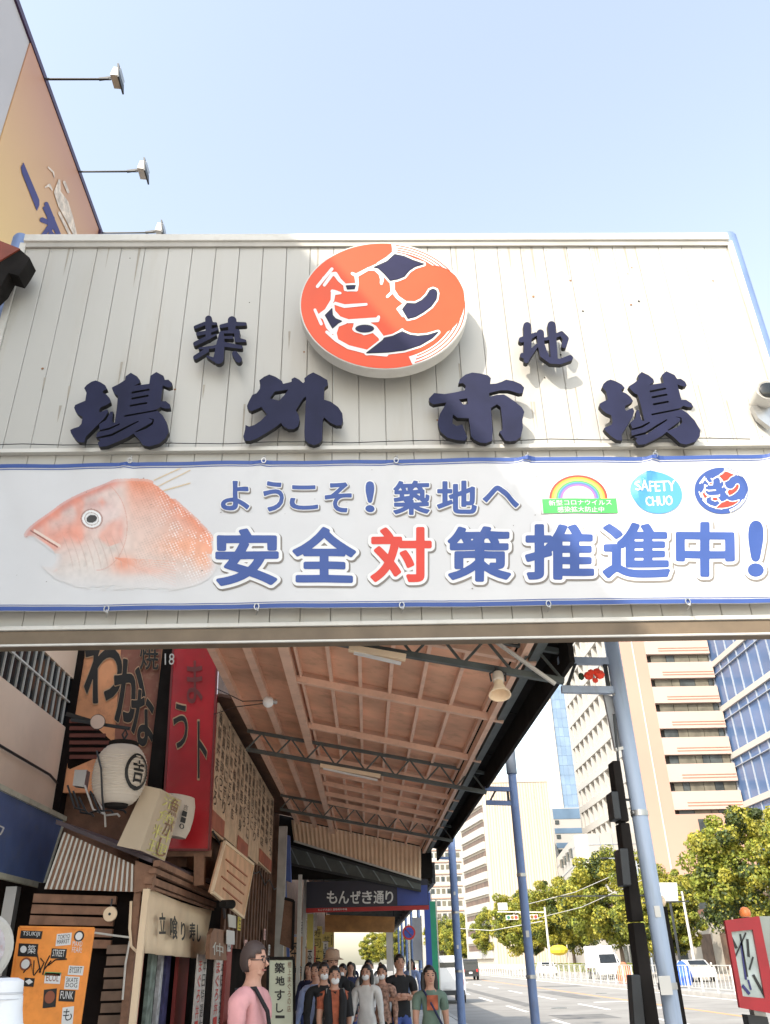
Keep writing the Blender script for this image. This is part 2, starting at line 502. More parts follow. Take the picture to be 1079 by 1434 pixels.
for k, Yf in enumerate((10.79, 13.07, 15.02)):
    wh = ('nearest of the three floodlights on arms along the billboard roof', 'middle one of the three floodlights on arms along the billboard roof', 'lowest floodlight in the photo, on the arm just above the white gate top')[k]
    t = thing('floodlight', wh, 'floodlight', (XB, min(Yf, 14.9), ZB - .1), 'floodlights along the billboard roof')
    Yf = min(Yf, 14.9)
    m_ = MB(); m_.bar((XB + .02, Yf, ZB - .07), (XB + 1.35, Yf, ZB - .06), .03); m_.bar((XB + .02, Yf - .07, ZB - .15), (XB + 1.3, Yf - .02, ZB - .07), .022)
    m_.bar((XB + 1.1, Yf, ZB - .06), (XB + 1.4, Yf, ZB + .0), .05)
    m_.build('arm', M_dark, t)
    MB().hexa([(XB + 1.38, Yf - .16, ZB - .14), (XB + 1.38, Yf + .16, ZB - .14), (XB + 1.42, Yf + .16, ZB + .12), (XB + 1.42, Yf - .16, ZB + .12)], (.16, 0, -.02)).build('housing', M_steel, t, bevel=.01)
    MB().hexa([(XB + 1.56, Yf - .2, ZB - .27), (XB + 1.56, Yf + .2, ZB - .27), (XB + 1.5, Yf + .2, ZB + .18), (XB + 1.5, Yf - .2, ZB + .18)], (.035, 0, .0)).build('reflector', M_dark, t)

# ================================================================ THE GATE
YS = 7.2
gate = thing('market_gate', 'wide white panelled market gate sign spanning the pavement with navy letters and a red emblem', 'gate', (.26, YS, 0))
GX0, GX1, GZ0, GZ1 = -4.0, 4.52, 4.39, 9.3
npan = 30; pw = (GX1 - GX0) / npan
pm = MB()
gp = .0025
pm.add([(gp, 0, 0), (pw - gp, 0, 0), (pw - gp, .035, 0), (gp, .035, 0), (gp, 0, GZ1 - GZ0), (pw - gp, 0, GZ1 - GZ0), (pw - gp, .035, GZ1 - GZ0), (gp, .035, GZ1 - GZ0),
        (gp + .006, -.004, 0), (pw - gp - .006, -.004, 0), (pw - gp - .006, -.004, GZ1 - GZ0), (gp + .006, -.004, GZ1 - GZ0)],
       [(0, 3, 2, 1), (4, 5, 6, 7), (1, 2, 6, 5), (2, 3, 7, 6), (3, 0, 4, 7), (8, 9, 10, 11), (0, 8, 11, 4), (9, 1, 5, 10), (0, 1, 9, 8), (4, 11, 10, 5)])
pme = pm.mesh('panel'); gl = root_loc(gate)
for k in range(npan):
    link('panel', pme, M_panel, gate, Vector((GX0 + k * pw, YS + rng.uniform(-.002, .002), GZ0)) - gl)
bx(GX0, GX1, YS + .05, YS + .3, GZ0 - .0, GZ1 - .02).build('backing_box', mat('seam_grey', (.52, .50, .46), .8), gate)
bx(GX0 - .03, GX1 + .03, YS - .06, YS + .3, GZ1, GZ1 + .11).build('top_flashing', M_trimw, gate, bevel=.008)
bx(GX0 - .0, GX1 + .0, YS - .035, YS - .012, GZ1 - .075, GZ1 - .002).build('top_trim', mat('trim_grey_beige', (.42, .40, .36), .6), gate)  # strip below the flashing, a darker tone than the white trim
bx(GX0, GX1, YS - .05, YS + .2, 4.345, GZ0 - .004).build('bottom_trim', M_trimw, gate, bevel=.006)
bx(GX0, GX1, YS - .03, YS + .12, 4.2, 4.341).build('bottom_beam', M_beam, gate, bevel=.006)
bx(GX0, GX1, YS - .06, YS - .034, 4.19, 4.206).build('bottom_lip', M_trimw, gate)
for s, X in ((-1, GX0), (1, GX1)):
    bx(*sorted((X + s * .002, X + s * .075)), YS - .03, YS + .3, 4.2, GZ1).build('edge_post', M_trimw, gate)
for X in (P(31, 337, Y=7.66).x, P(1020, 337, Y=7.66).x):
    MB().lathe([(.11, 0), (.11, 9.86), (.095, 9.9)], (X, YS + .46, 0), n=28).build('post', M_blueP, gate, smooth=True)
for z in (6.265,):
    bx(GX0, GX1, YS - .075, YS - .012, z, z + .045).build('rail', M_trimw, gate)
MB().path([(GX0 + .1 + i * .42, YS - .09, 6.345 + .012 * math.sin(i * 1.9)) for i in range(20)], .005, 5).build('cable', M_dark, gate)

# ---- navy letters on the gate
LETD = .06


def letter(name, sdf, gx, gy, lab):
    mb = MB(); solid(mb, contours(sdf, 0, gx, gy), planeY(YS - .2), LETD)
    o = mb.build(name, M_navy, gate, label=lab)
    o.data.materials.append(M_black)
    for p in o.data.polygons:
        if abs(p.normal.y) < .6: p.material_index = 1
    b = o.modifiers.new('bevel', 'BEVEL'); b.width = .008; b.segments = 1; b.limit_method = 'ANGLE'; b.angle_limit = R(50)
    # stand-offs that carry the letter
    return o


BA1 = [(190, 225), (215, 195), (260, 165), (300, 153), (345, 170), (390, 200), (408, 235), (370, 250), (365, 270), (400, 285), (430, 320), (440, 360), (400, 385), (350, 405), (332, 430), (335, 455), (410, 425), (415, 455), (380, 510), (330, 560), (300, 590), (250, 640), (205, 685), (190, 740), (140, 735), (100, 700), (65, 650), (58, 620), (90, 605), (140, 590), (165, 560), (175, 495), (140, 480), (110, 450), (95, 410), (105, 385), (150, 365), (200, 345), (212, 270)]
BA2 = [(450, 220), (520, 185), (575, 150), (580, 115), (630, 80), (690, 115), (717, 150), (715, 178), (655, 205), (805, 185), (815, 110), (872, 73), (940, 110), (950, 148), (985, 145), (1018, 175), (1020, 210), (985, 222), (932, 200), (925, 270), (915, 350), (960, 348), (1000, 380), (1005, 418), (960, 420), (910, 405), (870, 430), (930, 480), (970, 550), (988, 640), (960, 700), (900, 750), (800, 778), (745, 765), (700, 700), (655, 655), (600, 690), (500, 735), (400, 775), (330, 780), (318, 740), (345, 718), (300, 695), (310, 650), (335, 620), (330, 570), (400, 525), (437, 450), (462, 445), (455, 545), (478, 555), (498, 420), (508, 300), (480, 282), (460, 250)]
slits = [[(645, 268, 9), (800, 240, 9)], [(642, 325, 9), (790, 298, 9)], [(628, 392, 9), (778, 366, 9)], [(575, 490, 8), (870, 436, 7)], [(330, 632, 7), (430, 608, 9), (520, 566, 6)], [(300, 700, 7), (450, 668, 10), (580, 600, 9), (700, 540, 5)], [(675, 640, 4), (770, 598, 13), (832, 560, 10), (845, 522, 5), (800, 512, 2)]]


def zpx(lst, ox, oy, sc): return [[(ox + p[0] / sc, oy + p[1] / sc) + ((p[2] / sc,) if len(p) > 2 else ()) for p in s] for s in lst]


xs, ys, PX, PY = grid(94, 250, 514, 634, .5)
Dba = sdf_poly(PX, PY, zpx([BA1], 90, 510, 6.744)); Dba = np.minimum(Dba, sdf_poly(PX, PY, zpx([BA2], 90, 510, 6.744)))
Dba = np.maximum(Dba, -sdf_strokes(PX, PY, zpx(slits, 90, 510, 6.744)))
ba = letter('letter', Dba, xs, ys, 'first of the two alike large navy characters, at the far left of the lower row')
ba2 = ba.copy(); COL.objects.link(ba2)
pA = P(170, 575, Y=YS - .2); pB = P(905.5, 573, Y=YS - .2)
ba2.location = ba.location + (pB - pA) + Vector((0, 0, 0)); ba2['label'] = 'second of the two alike large navy characters, at the far right of the lower row'
xs, ys, PX, PY = grid(336, 486, 518, 630, .5)
SO = [(225, 120), (270, 85), (320, 63), (380, 85), (440, 125), (450, 152), (530, 132), (530, 105), (560, 90), (600, 110), (640, 145), (655, 130), (650, 100), (690, 65), (735, 43), (800, 75), (868, 115), (875, 160), (840, 190), (835, 300), (900, 320), (970, 370), (1010, 430), (1017, 500), (1000, 545), (950, 545), (890, 515), (835, 465), (825, 500), (820, 680), (790, 715), (740, 730), (690, 715), (655, 680), (650, 600), (660, 400), (668, 270), (640, 290), (570, 400), (600, 450), (607, 500), (590, 555), (550, 580), (500, 580), (450, 550), (430, 520), (380, 560), (300, 610), (200, 670), (140, 690), (95, 690), (73, 650), (90, 590), (95, 540), (130, 555), (180, 540), (240, 500), (300, 440), (245, 370), (200, 390), (150, 410), (120, 390), (108, 360), (130, 310), (160, 255), (200, 240), (230, 200), (235, 150)]
SOh = [(325, 290), (370, 225), (500, 205), (460, 260), (415, 310), (370, 300)]
letter('letter', sdf_poly(PX, PY, zpx([SO, SOh], 330, 515, 6.744)), xs, ys, 'large navy character second from the left in the lower row')
xs, ys, PX, PY = grid(598, 738, 515, 625, .5)
SHI = [(340, 195), (355, 150), (410, 105), (480, 83), (560, 93), (640, 113), (668, 140), (660, 200), (720, 195), (780, 175), (820, 155), (900, 170), (970, 200), (1003, 235), (990, 290), (950, 295), (890, 275), (840, 262), (760, 262), (650, 290), (650, 330), (720, 310), (800, 305), (850, 335), (920, 385), (980, 435), (1005, 480), (985, 560), (990, 640), (970, 730), (920, 770), (860, 777), (810, 770), (780, 720), (740, 665), (690, 650), (685, 700), (680, 770), (620, 795), (560, 790), (500, 760), (465, 720), (455, 600), (385, 600), (420, 680), (432, 730), (410, 770), (330, 765), (230, 740), (160, 680), (140, 620), (133, 570), (155, 500), (190, 440), (220, 385), (150, 395), (90, 405), (50, 380), (43, 345), (95, 290), (200, 300), (300, 285), (405, 262), (415, 215), (385, 190)]
D = sdf_poly(PX, PY, zpx([SHI], 595, 510, 7.193))
for h in ([(345, 355), (430, 343), (435, 400), (390, 408)], [(285, 505), (330, 540), (445, 545), (470, 760), (440, 760), (380, 605), (320, 622), (280, 595)], [(668, 440), (730, 403), (765, 430), (782, 560), (785, 660), (690, 720)]):
    D = np.maximum(D, -sdf_poly(PX, PY, zpx([h], 595, 510, 7.193)))
letter('letter', D, xs, ys, 'large navy character second from the right in the lower row')
xs, ys, PX, PY = grid(265, 352, 440, 513, .4)
CH = [[(350, 125, 52), (345, 400, 40)], [(150, 250, 26), (290, 195, 28), (460, 195, 20)], [(190, 350, 30), (300, 330, 28), (475, 275, 24)], [(150, 500, 34), (280, 435, 34), (460, 362, 12)], [(705, 150, 66), (700, 280, 52)], [(540, 235, 28), (700, 200, 34), (900, 200, 26)], [(540, 325, 18), (780, 315, 28)], [(545, 340, 34), (530, 500, 62), (500, 725, 78)], [(560, 405, 16), (700, 405, 24)], [(780, 320, 44), (780, 440, 38), (900, 455, 20)], [(210, 570, 16), (420, 550, 22), (600, 510, 36), (840, 550, 26)], [(320, 600, 36), (150, 705, 34)], [(330, 690, 14), (430, 740, 30)], [(745, 650, 42), (805, 735, 50)]]
letter('letter', sdf_strokes(PX, PY, zpx(CH, 260, 435, 10.79)), xs, ys, 'small navy character in the upper row left of the round emblem')
xs, ys, PX, PY = grid(722, 808, 445, 516, .4)
JI = [[(200, 175, 58), (210, 400, 58), (205, 600, 58), (190, 700, 40)], [(115, 385, 42), (230, 350, 42), (330, 300, 28)], [(130, 620, 38), (200, 640, 55), (350, 470, 24)], [(400, 285, 56), (410, 450, 52), (450, 600, 62), (560, 700, 46), (700, 715, 42), (850, 660, 44)], [(570, 165, 62), (590, 400, 56), (612, 680, 52)], [(400, 380, 20), (500, 370, 26), (640, 320, 32), (720, 290, 36), (785, 370, 46), (760, 470, 40)]]
D = sdf_strokes(PX, PY, zpx(JI, 720, 440, 10.79))
D = np.maximum(D, -sdf_strokes(PX, PY, zpx([[(505, 470, 9), (545, 640, 9)], [(690, 400, 16), (690, 560, 14), (740, 600, 12)]], 720, 440, 10.79)))
letter('letter', D, xs, ys, 'small navy character in the upper row right of the round emblem')

# ---- round emblem
EY = YS - .36
c0 = P(538, 428, Y=EY); rad = (P(655.5, 428, Y=EY) - P(420, 428, Y=EY)).length / 2
c0.z = (P(538, 339.5, Y=EY).z + P(538, 517.5, Y=EY).z) / 2
emb = MB().lathe([(rad, 0), (rad, .15), (rad * .93, .15)], c0, (0, 1, 0), 72).build('round_emblem', M_trimw, gate, smooth=True)
EMB_PX = (410, 665, 330, 530)


def A(l): return [(410 + p[0] / 7.17, 330 + p[1] / 7.17) + ((p[2] / 7.17,) if len(p) > 2 else ()) for p in l]
def B(l): return [(530 + p[0] / 7.17, 330 + p[1] / 7.17) + ((p[2] / 7.17,) if len(p) > 2 else ()) for p in l]


navy_shapes = [A([(330, 800), (395, 735), (400, 800), (430, 835), (492, 860), (455, 880), (402, 928)]), A([(540, 505), (630, 500), (620, 533), (552, 537)]),
               B([(-40, 318), (90, 260), (165, 190), (260, 210), (350, 250), (455, 285), (370, 310), (310, 350), (260, 410), (200, 435), (120, 450), (70, 390), (0, 325)]),
               B([(245, 740), (290, 680), (370, 685), (440, 650), (490, 600), (520, 550), (550, 538), (580, 550), (590, 580), (580, 640), (530, 710), (450, 770), (370, 815), (300, 832), (275, 790)]),
               B([(-115, 1178), (-40, 1120), (50, 1050), (60, 1030), (150, 1010), (200, 985), (240, 965), (320, 1000), (400, 1010), (500, 1000), (600, 970), (540, 1030), (420, 1100), (260, 1150), (100, 1170)])]
white_strokes = [A(l) for l in ([(250, 510, 12), (395, 335, 12)], [(312, 425, 9), (345, 400, 9)], [(320, 495, 12), (400, 385, 14), (430, 385, 18), (470, 445, 15), (520, 490, 12)], [(525, 495, 12), (530, 540, 12), (640, 545, 12), (648, 480, 13), (640, 400, 15), (600, 380, 11)],
                                [(650, 395, 15), (760, 335, 12), (930, 262, 9), (985, 200, 9)], [(760, 335, 14), (830, 335, 14), (880, 380, 14), (900, 440, 14), (893, 480, 10)], [(400, 558, 14), (420, 570, 22), (480, 577, 8)], [(410, 570, 20), (400, 650, 14), (340, 750, 14), (270, 800, 12)],
                                [(225, 745, 10), (288, 885, 12)], [(270, 800, 12), (318, 830, 12), (350, 920, 10), (400, 970, 14)], [(345, 968, 12), (440, 1050, 14), (560, 1120, 16), (800, 1180, 17), (940, 1192, 18)], [(430, 680, 12), (520, 708, 14), (740, 690, 10)], [(405, 690, 10), (410, 760, 14), (470, 830, 16), (560, 860, 16), (850, 845, 20), (865, 815, 10)],
                                [(530, 870, 14), (450, 900, 14), (425, 980, 14), (440, 1040, 14)], [(630, 885, 12), (620, 930, 10), (720, 985, 12), (810, 960, 12), (880, 1020, 14), (900, 1080, 16), (860, 1140, 16), (780, 1180, 14)], [(630, 885, 12), (760, 882, 14), (830, 920, 12), (895, 1010, 14)])]
white_strokes += [B(l) for l in ([(20, 380, 10), (35, 440, 12), (30, 470, 10)], [(60, 395, 14), (140, 460, 22), (145, 550, 18), (195, 620, 14), (265, 672, 18)], [(145, 560, 12), (92, 612, 10)], [(262, 690, 14), (200, 735, 12), (250, 800, 14)], [(950, 262, 9), (-20, 290, 9)] if False else [(0, 280, 10), (90, 225, 10), (160, 165, 12), (150, 90, 12)], [(240, 950, 14), (180, 990, 10)])]
xs, ys, PX, PY = grid(416, 660, 334, 522, .5)
NAVD = sdf_poly(PX, PY, [navy_shapes[0]])
for s in navy_shapes[1:]: NAVD = np.minimum(NAVD, sdf_poly(PX, PY, [s]))
exx, eyy = (PX - 511.1) / 11.8, (PY - 460.3) / 5.0
NAVD = np.minimum(NAVD, (np.hypot(exx, eyy) - 1) * 7)
# real circle distance in the plane of the disc, expressed in photo pixels
WX = np.zeros(PX.shape); WZ = np.zeros(PX.shape)
rr = np.einsum('ij,jkl->ikl', MW, np.stack([PX - CXP, PY - CYP, np.full(PX.shape, FPX)]))
tt = EY / rr[1]; WX = rr[0] * tt - c0.x; WZ = rr[2] * tt + HC - c0.z
RAD = np.hypot(WX, WZ) / rad; ANG = np.degrees(np.arctan2(WZ, WX))
WH = np.minimum(sdf_strokes(PX, PY, white_strokes) - .55, NAVD - 3.4)
ring = np.where((ANG > -72) & (ANG < 82), (.86 - RAD) * 100, 9)          # white outer band on the right side
blob = np.maximum((np.hypot((PX - 603) / 47, (PY - 420) / 47) - 1) * 40, -1e9)
blobe = (np.hypot((PX - 606) / 43.5, (PY - 421) / 47.5) - 1) * 40
ring = np.maximum(ring, -blobe + 1.5)
WH = np.minimum(WH, np.maximum(ring, -9))
DISC = (RAD - .985) * 100


def emblem(parent, mp0, mp1, mp2, mred, mwhite, mnavy, mline, step=1):
    s_ = slice(None, None, step)
    a, b = xs[s_], ys[s_]
    f = lambda F: F[s_, s_]
    solid(MB(), contours(f(DISC), 0, a, b), mp0).build('emblem_face', mred, parent)
    solid(MB(), contours(np.maximum(f(WH), f(DISC)), 0, a, b), mp1).build('emblem_white_lines', mwhite, parent)
    if mline: solid(MB(), contours(f(NAVD), .9, a, b), lambda u, v, w: mp1(u, v, w) + Vector((0, -.002, 0))).build('emblem_outline', mline, parent)
    solid(MB(), contours(f(NAVD), -.1, a, b), mp2).build('emblem_field', mnavy, parent)
    m_ = MB()
    for k, (r0, a0, a1) in enumerate(((.965, 20, 80), (.925, 30, 79), (.885, 42, 78), (.965, -70, 5), (.925, -68, -8), (.885, -66, -22), (.845, -62, -34))):
        F = np.maximum(np.abs(RAD - r0) * 100 - .75, np.where((ANG > a0) & (ANG < a1), -9, 9))
        F = np.maximum(F, -(blobe - 1.5))
        F = np.maximum(F, -(NAVD - 2.2))
        m_ = solid(MB(), contours(f(F), 0, a, b), lambda u, v, w: mp1(u, v, w) + Vector((0, -.002, 0)))
        if m_.v: m_.build('emblem_line', mred, parent)


emblem(emb, planeY(EY - .004), planeY(EY - .008), planeY(EY - .013), M_red, M_white, M_navyp, M_blk)
for k in range(5):
    a = R(-150 + k * 30)
    MB().bar((c0.x + rad * .7 * math.cos(a), EY + .14, c0.z + rad * .7 * math.sin(a)), (c0.x + rad * .7 * math.cos(a), YS + .01, c0.z + rad * .7 * math.sin(a)), .05).build('bracket', M_dark, emb)

# ================================================================ THE BANNER
YB = YS - .12
BX0, BX1 = -3.9, 4.3
ban = thing('hanging_banner', 'long white cloth banner with a fish and blue slogan hung across the gate', 'banner', (.2, YB, 4.6))
NODES_T = [P(x, y, Y=YB) for x, y in ((-5, 646), (183, 645), (370, 645), (555, 645), (738, 641), (917, 637), (1085, 634))]
NODES_B = [P(x, y, Y=YB) for x, y in ((150, 855), (360, 852), (563, 850), (768, 848), (963, 845))]


def wave(x, z):
    t = (z - 4.6) / 1.55
    w = .008 * math.sin(x * 2.1 + z * 1.3) + .005 * math.sin(x * 5.3 - z * 2.2) + .003 * math.sin(x * 9.7 + z * 4.1)
    for n in NODES_T:
        dx, dz = x - n.x, n.z - z
        if dz > 0: w += -.018 * math.exp(-((dx + dz * .55) / (.05 + .06 * dz)) ** 2) * math.exp(-dz * 1.2) * (3.0 if x > .8 else 1.6)
        if dz > 0: w += .010 * math.exp(-((dx - dz * .4) / (.05 + .06 * dz)) ** 2) * math.exp(-dz * 2.0)
    return w


def bn_edge(px): return 636.5 + (1079 - px) * .0125, 857 - px * .0115


def bpos(px, py, off):
    p = P(px, py, Y=YB); return Vector((p.x, p.y + wave(p.x, p.z) - off, p.z))


m_ = MB(); cols = list(range(-42, 1101, 6)); rows = 30
vs = []
for px in cols:
    t0, b0 = bn_edge(px)
    for j in range(rows + 1): vs.append(bpos(px, t0 + (b0 - t0) * j / rows, 0))
n1 = rows + 1
nf = [(i * n1 + j, i * n1 + j + 1, (i + 1) * n1 + j + 1, (i + 1) * n1 + j) for i in range(len(cols) - 1) for j in range(rows)]
m_.add(vs, nf); cloth = m_.build('cloth', M_banner, ban, smooth=True)
cloth.modifiers.new('thick', 'SOLIDIFY').thickness = .003


def strip(y0f, y1f, name, m, off=.004):
    q = MB(); vs = []
    for px in cols:
        t0, b0 = bn_edge(px); vs += [bpos(px, y0f(t0, b0), off), bpos(px, y1f(t0, b0), off)]
    q.add(vs, [(2 * i, 2 * i + 1, 2 * i + 3, 2 * i + 2) for i in range(len(cols) - 1)])
    q.build(name, m, cloth)


strip(lambda t, b: t + .3, lambda t, b: t + 5.5, 'top_border', M_bblue)
strip(lambda t, b: t + 7, lambda t, b: t + 8.2, 'top_line', M_bblue)
strip(lambda t, b: b - 6.5, lambda t, b: b - .5, 'bottom_border', M_bblue)
strip(lambda t, b: b - 9, lambda t, b: b - 8, 'bottom_line', M_bblue)


def drape_build(mb, name, m, off):
    """cut a flat print into small cells and lay it on the cloth"""
    me = mb.mesh(name)
    bm = bmesh.new(); bm.from_mesh(me)
    xs_ = [v.co.x for v in bm.verts]; zs_ = [v.co.z for v in bm.verts]
    for ax, lo, hi, st in ((0, min(xs_), max(xs_), .06), (2, min(zs_), max(zs_), .09)):
        k = math.ceil(lo / st) * st
        while k < hi:
            co = [0, 0, 0]; no = [0, 0, 0]; co[ax] = k; no[ax] = 1
            bmesh.ops.bisect_plane(bm, geom=bm.verts[:] + bm.edges[:] + bm.faces[:], plane_co=co, plane_no=no); k += st
    for v in bm.verts: v.co.y = YB + wave(v.co.x, v.co.z) - off
    rl = root_loc(ban)
    for v in bm.verts: v.co -= rl
    bm.to_mesh(me); bm.free()
    return link(name, me, m, cloth)


flat = planeY(YB)
R1 = [('よ', (310, 675, 350, 717)), ('う', (369, 674, 398, 717)), ('こ', (406, 680, 446, 715)), ('そ', (455, 676, 493, 718)), ('!', (512, 674, 525, 718)), ('築', (551, 673, 602, 721)), ('地', (612, 674, 668, 720)), ('へ', (676, 681, 727, 712))]
R2 = [('安', (302, 741, 391, 821)), ('全', (410, 739, 499, 817)), ('対', (519, 738, 605, 816)), ('策', (627, 738, 716, 815)), ('推', (735, 735, 832, 813)), ('進', (843, 733, 938, 811)), ('中', (946, 731, 1029, 808)), ('!', (1047, 730, 1070, 808))]
for row, g, o1, sh in ((R1, .030, .035, .05), (R2, .034, .055, .068)):
    for ch, bxp in row:
        if row is R2 and ch == '!': g2 = .05
        else: g2 = g
        a = MB(); glyph_px(a, ch, tuple(c + d for c, d in zip(bxp, (1.2, 1.6, 1.2, 1.6))), flat, g2, 0, sh); drape_build(a, 'text_shadow', M_grey, .0045)
        a = MB(); glyph_px(a, ch, bxp, flat, g2, 0, o1); drape_build(a, 'text_outline', M_white, .0068)
        a = MB(); glyph_px(a, ch, bxp, flat, g2); drape_build(a, 'text_character', M_bred if ch == '対' else M_bblue, .0095)
# rainbow notice
fr = MB(); solid(fr, [[(753, 664), (860, 662), (865, 719), (758, 721)]], flat); drape_build(fr, 'notice_border', M_grey, .0040)
fr = MB(); solid(fr, [[(753.6, 664.6), (859.4, 662.6), (864.4, 718.4), (758.6, 720.4)]], flat); drape_build(fr, 'notice_ground', M_banner, .0055)
fr = MB(); solid(fr, [[(759, 700), (863, 698), (865.5, 718.5), (761, 720)]], flat); drape_build(fr, 'notice_green_band', mat('print_green', (.06, .42, .09), .5, 0, .02), .0075)
rb = [(.66, .05, .03), (.80, .32, .04), (.85, .68, .12), (.10, .42, .12), (.10, .18, .55), (.30, .14, .42)]
for k, c in enumerate(rb):
    r0, r1 = 41 - k * 3.1, 41 - (k + 1) * 3.1
    pts = [(810 + r0 * math.cos(R(a)), 699 - r0 * .80 * math.sin(R(a))) for a in range(0, 181, 9)] + [(810 + r1 * math.cos(R(a)), 699 - r1 * .80 * math.sin(R(a))) for a in range(180, -1, -9)]
    fr = MB(); solid(fr, [pts], flat); drape_build(fr, 'rainbow_band', mat('print_rainbow_%s' % 'abcdef'[k], c, .5, 0, .02), .0075)
fr = MB(); text_px(fr, '新型コロナウイルス', quad_px([(768, 702), (856, 700), (857, 707.5), (769, 709.5)], Y=YB), (0, 0, 0)); drape_build(fr, 'notice_text', M_white, .0098)
fr = MB(); text_px(fr, '感染拡大防止中', quad_px([(780, 711), (846, 710), (846, 717.5), (781, 719)], Y=YB), (0, 0, 0)); drape_build(fr, 'notice_text', M_white, .0098)
pts = [(919 + 36.5 * math.cos(R(a)), 690 + 29.5 * math.sin(R(a) + .1)) for a in range(0, 360, 8)]
fr = MB(); solid(fr, [pts], flat); drape_build(fr, 'safety_roundel', mat('print_sky_blue', (.07, .29, .58), .5, 0, .02), .0065)
for s_, qd in (('SAFETY', [(888, 675), (945, 673), (946, 688), (890, 689)]), ('CHUO', [(903, 696), (941, 694), (942, 708), (905, 709)])):
    fr = MB(); q = quad_px(qd, Y=YB); text_px(fr, s_, q, (0, 0, 0)); text_px(fr, s_, q, (.006, 0, .003)); drape_build(fr, 'safety_text', M_white, .0092)
# small blue emblem: same drawing scaled down
cx2, cy2, s2 = 1010.5, 687, .325


def small(off):
    def f(u, v, w):
        return P(cx2 + (u - 538) * s2, cy2 + (v - 428) * s2 * 1.13, Y=YB - off)
    return f


for F, lv, m, of, nm in ((DISC, 0, M_bblue, .0062, 'roundel_face'), (np.maximum(WH, DISC), 0.4, M_white, .0088, 'roundel_lines'), (NAVD, 0, M_bred, .0112, 'roundel_field')):
    LP = contours(F, lv, xs, ys)
    for g_ in ([[l] for l in LP] if nm == 'roundel_field' else [LP]):
        q = MB(); solid(q, g_, small(0)); q.v and drape_build(q, nm, m, of)
q = MB()
for r0 in (.965, .90):
    F = np.maximum(np.abs(RAD - r0) * 100 - 1.1, np.where((ANG > -70) & (ANG < 80), -9, 9)); solid(q, contours(F, 0, xs, ys), small(0))
drape_build(q, 'roundel_line', M_bblue, .0112)

# ---- the fish print
M_fish = mat('fish_print', (1, 1, 1), .55, 0, .02, attr='Col')
body = zp(0, 650, 3.48, [(118, 352), (150, 308), (250, 240), (320, 183), (420, 138), (520, 104), (590, 80), (680, 76), (750, 88), (830, 158), (900, 222), (960, 275), (1015, 335), (1035, 360), (1040, 440), (1062, 490), (1040, 560), (960, 620), (860, 660), (760, 680), (600, 700), (500, 690), (380, 636), (290, 596), (220, 536), (188, 486), (250, 500), (270, 470), (268, 425), (205, 378), (160, 352)])
fst = .8
fx, fy, FX, FY = grid(28, 306, 655, 856, fst)
def smooth_loop(l, it=2):
    for _ in range(it):
        l = [q_ for i in range(len(l)) for q_ in ((l[i][0] * .75 + l[(i + 1) % len(l)][0] * .25, l[i][1] * .75 + l[(i + 1) % len(l)][1] * .25), (l[i][0] * .25 + l[(i + 1) % len(l)][0] * .75, l[i][1] * .25 + l[(i + 1) % len(l)][1] * .75))]
    return l


BD = sdf_poly(FX, FY, [smooth_loop(body)])
u = (FX * 3.48); v = (FY - 650) * 3.48


def lerpc(a, b, t): return a + (b - a) * t[..., None]


def sm(x, a, b):
    t = np.clip((x - a) / (b - a), 0, 1); return t * t * (3 - 2 * t)


def vnoise(sc, seed):
    r = np.random.RandomState(seed); G = r.rand(64, 64)
    x = FX / sc; y = FY / sc; xi = x.astype(int) % 63; yi = y.astype(int) % 63; fx_ = x - np.floor(x); fy_ = y - np.floor(y)
    return (G[yi, xi] * (1 - fx_) + G[yi, xi + 1] * fx_) * (1 - fy_) + (G[yi + 1, xi] * (1 - fx_) + G[yi + 1, xi + 1] * fx_) * fy_


bgc = np.array([.58, .58, .585]); belly = np.array([.62, .55, .50]); orange = np.array([.66, .25, .15]); pink = np.array([.74, .42, .34]); headc = np.array([.60, .44, .40])
back = np.interp(u, [118, 250, 420, 590, 750, 900, 1040], [352, 240, 138, 80, 88, 222, 360])
dep = v - back
C = np.tile(belly, FX.shape + (1,)).reshape(FX.shape + (3,))
tb = np.exp(-np.clip(dep, 0, 999) / 170.) * sm(u, 560, 660)
C = lerpc(C, np.tile(orange, FX.shape + (1,)).reshape(C.shape), np.clip(tb * 1.1, 0, 1))
hd = 1 - sm(u, 540, 640)
C = lerpc(C, np.tile(headc, FX.shape + (1,)).reshape(C.shape), hd * (1 - sm(dep, 120, 380)) * .8)
C = lerpc(C, np.tile(np.array([.58, .20, .15]), FX.shape + (1,)).reshape(C.shape), hd * (1 - sm(dep, 4, 46)) * .85)
for (cx_, cy_, rx, ry, a, c) in ((330, 340, 90, 55, .7, (.72, .25, .16)), (480, 205, 60, 22, .6, (.50, .20, .17)), (280, 260, 50, 22, .4, (.60, .28, .22)), (600, 490, 60, 45, .85, (.74, .26, .14)), (700, 520, 120, 22, .6, (.74, .32, .2)), (900, 400, 150, 60, .6, (.78, .30, .14)), (1000, 470, 60, 50, .5, (.8, .33, .15)), (590, 330, 18, 70, .5, (.62, .25, .2)), (520, 240, 70, 70, .35, (.72, .62, .6))):
    w = np.exp(-((u - cx_) / rx) ** 2 - ((v - cy_) / ry) ** 2) * a
    C = lerpc(C, np.tile(np.array(c), FX.shape + (1,)).reshape(C.shape), w)
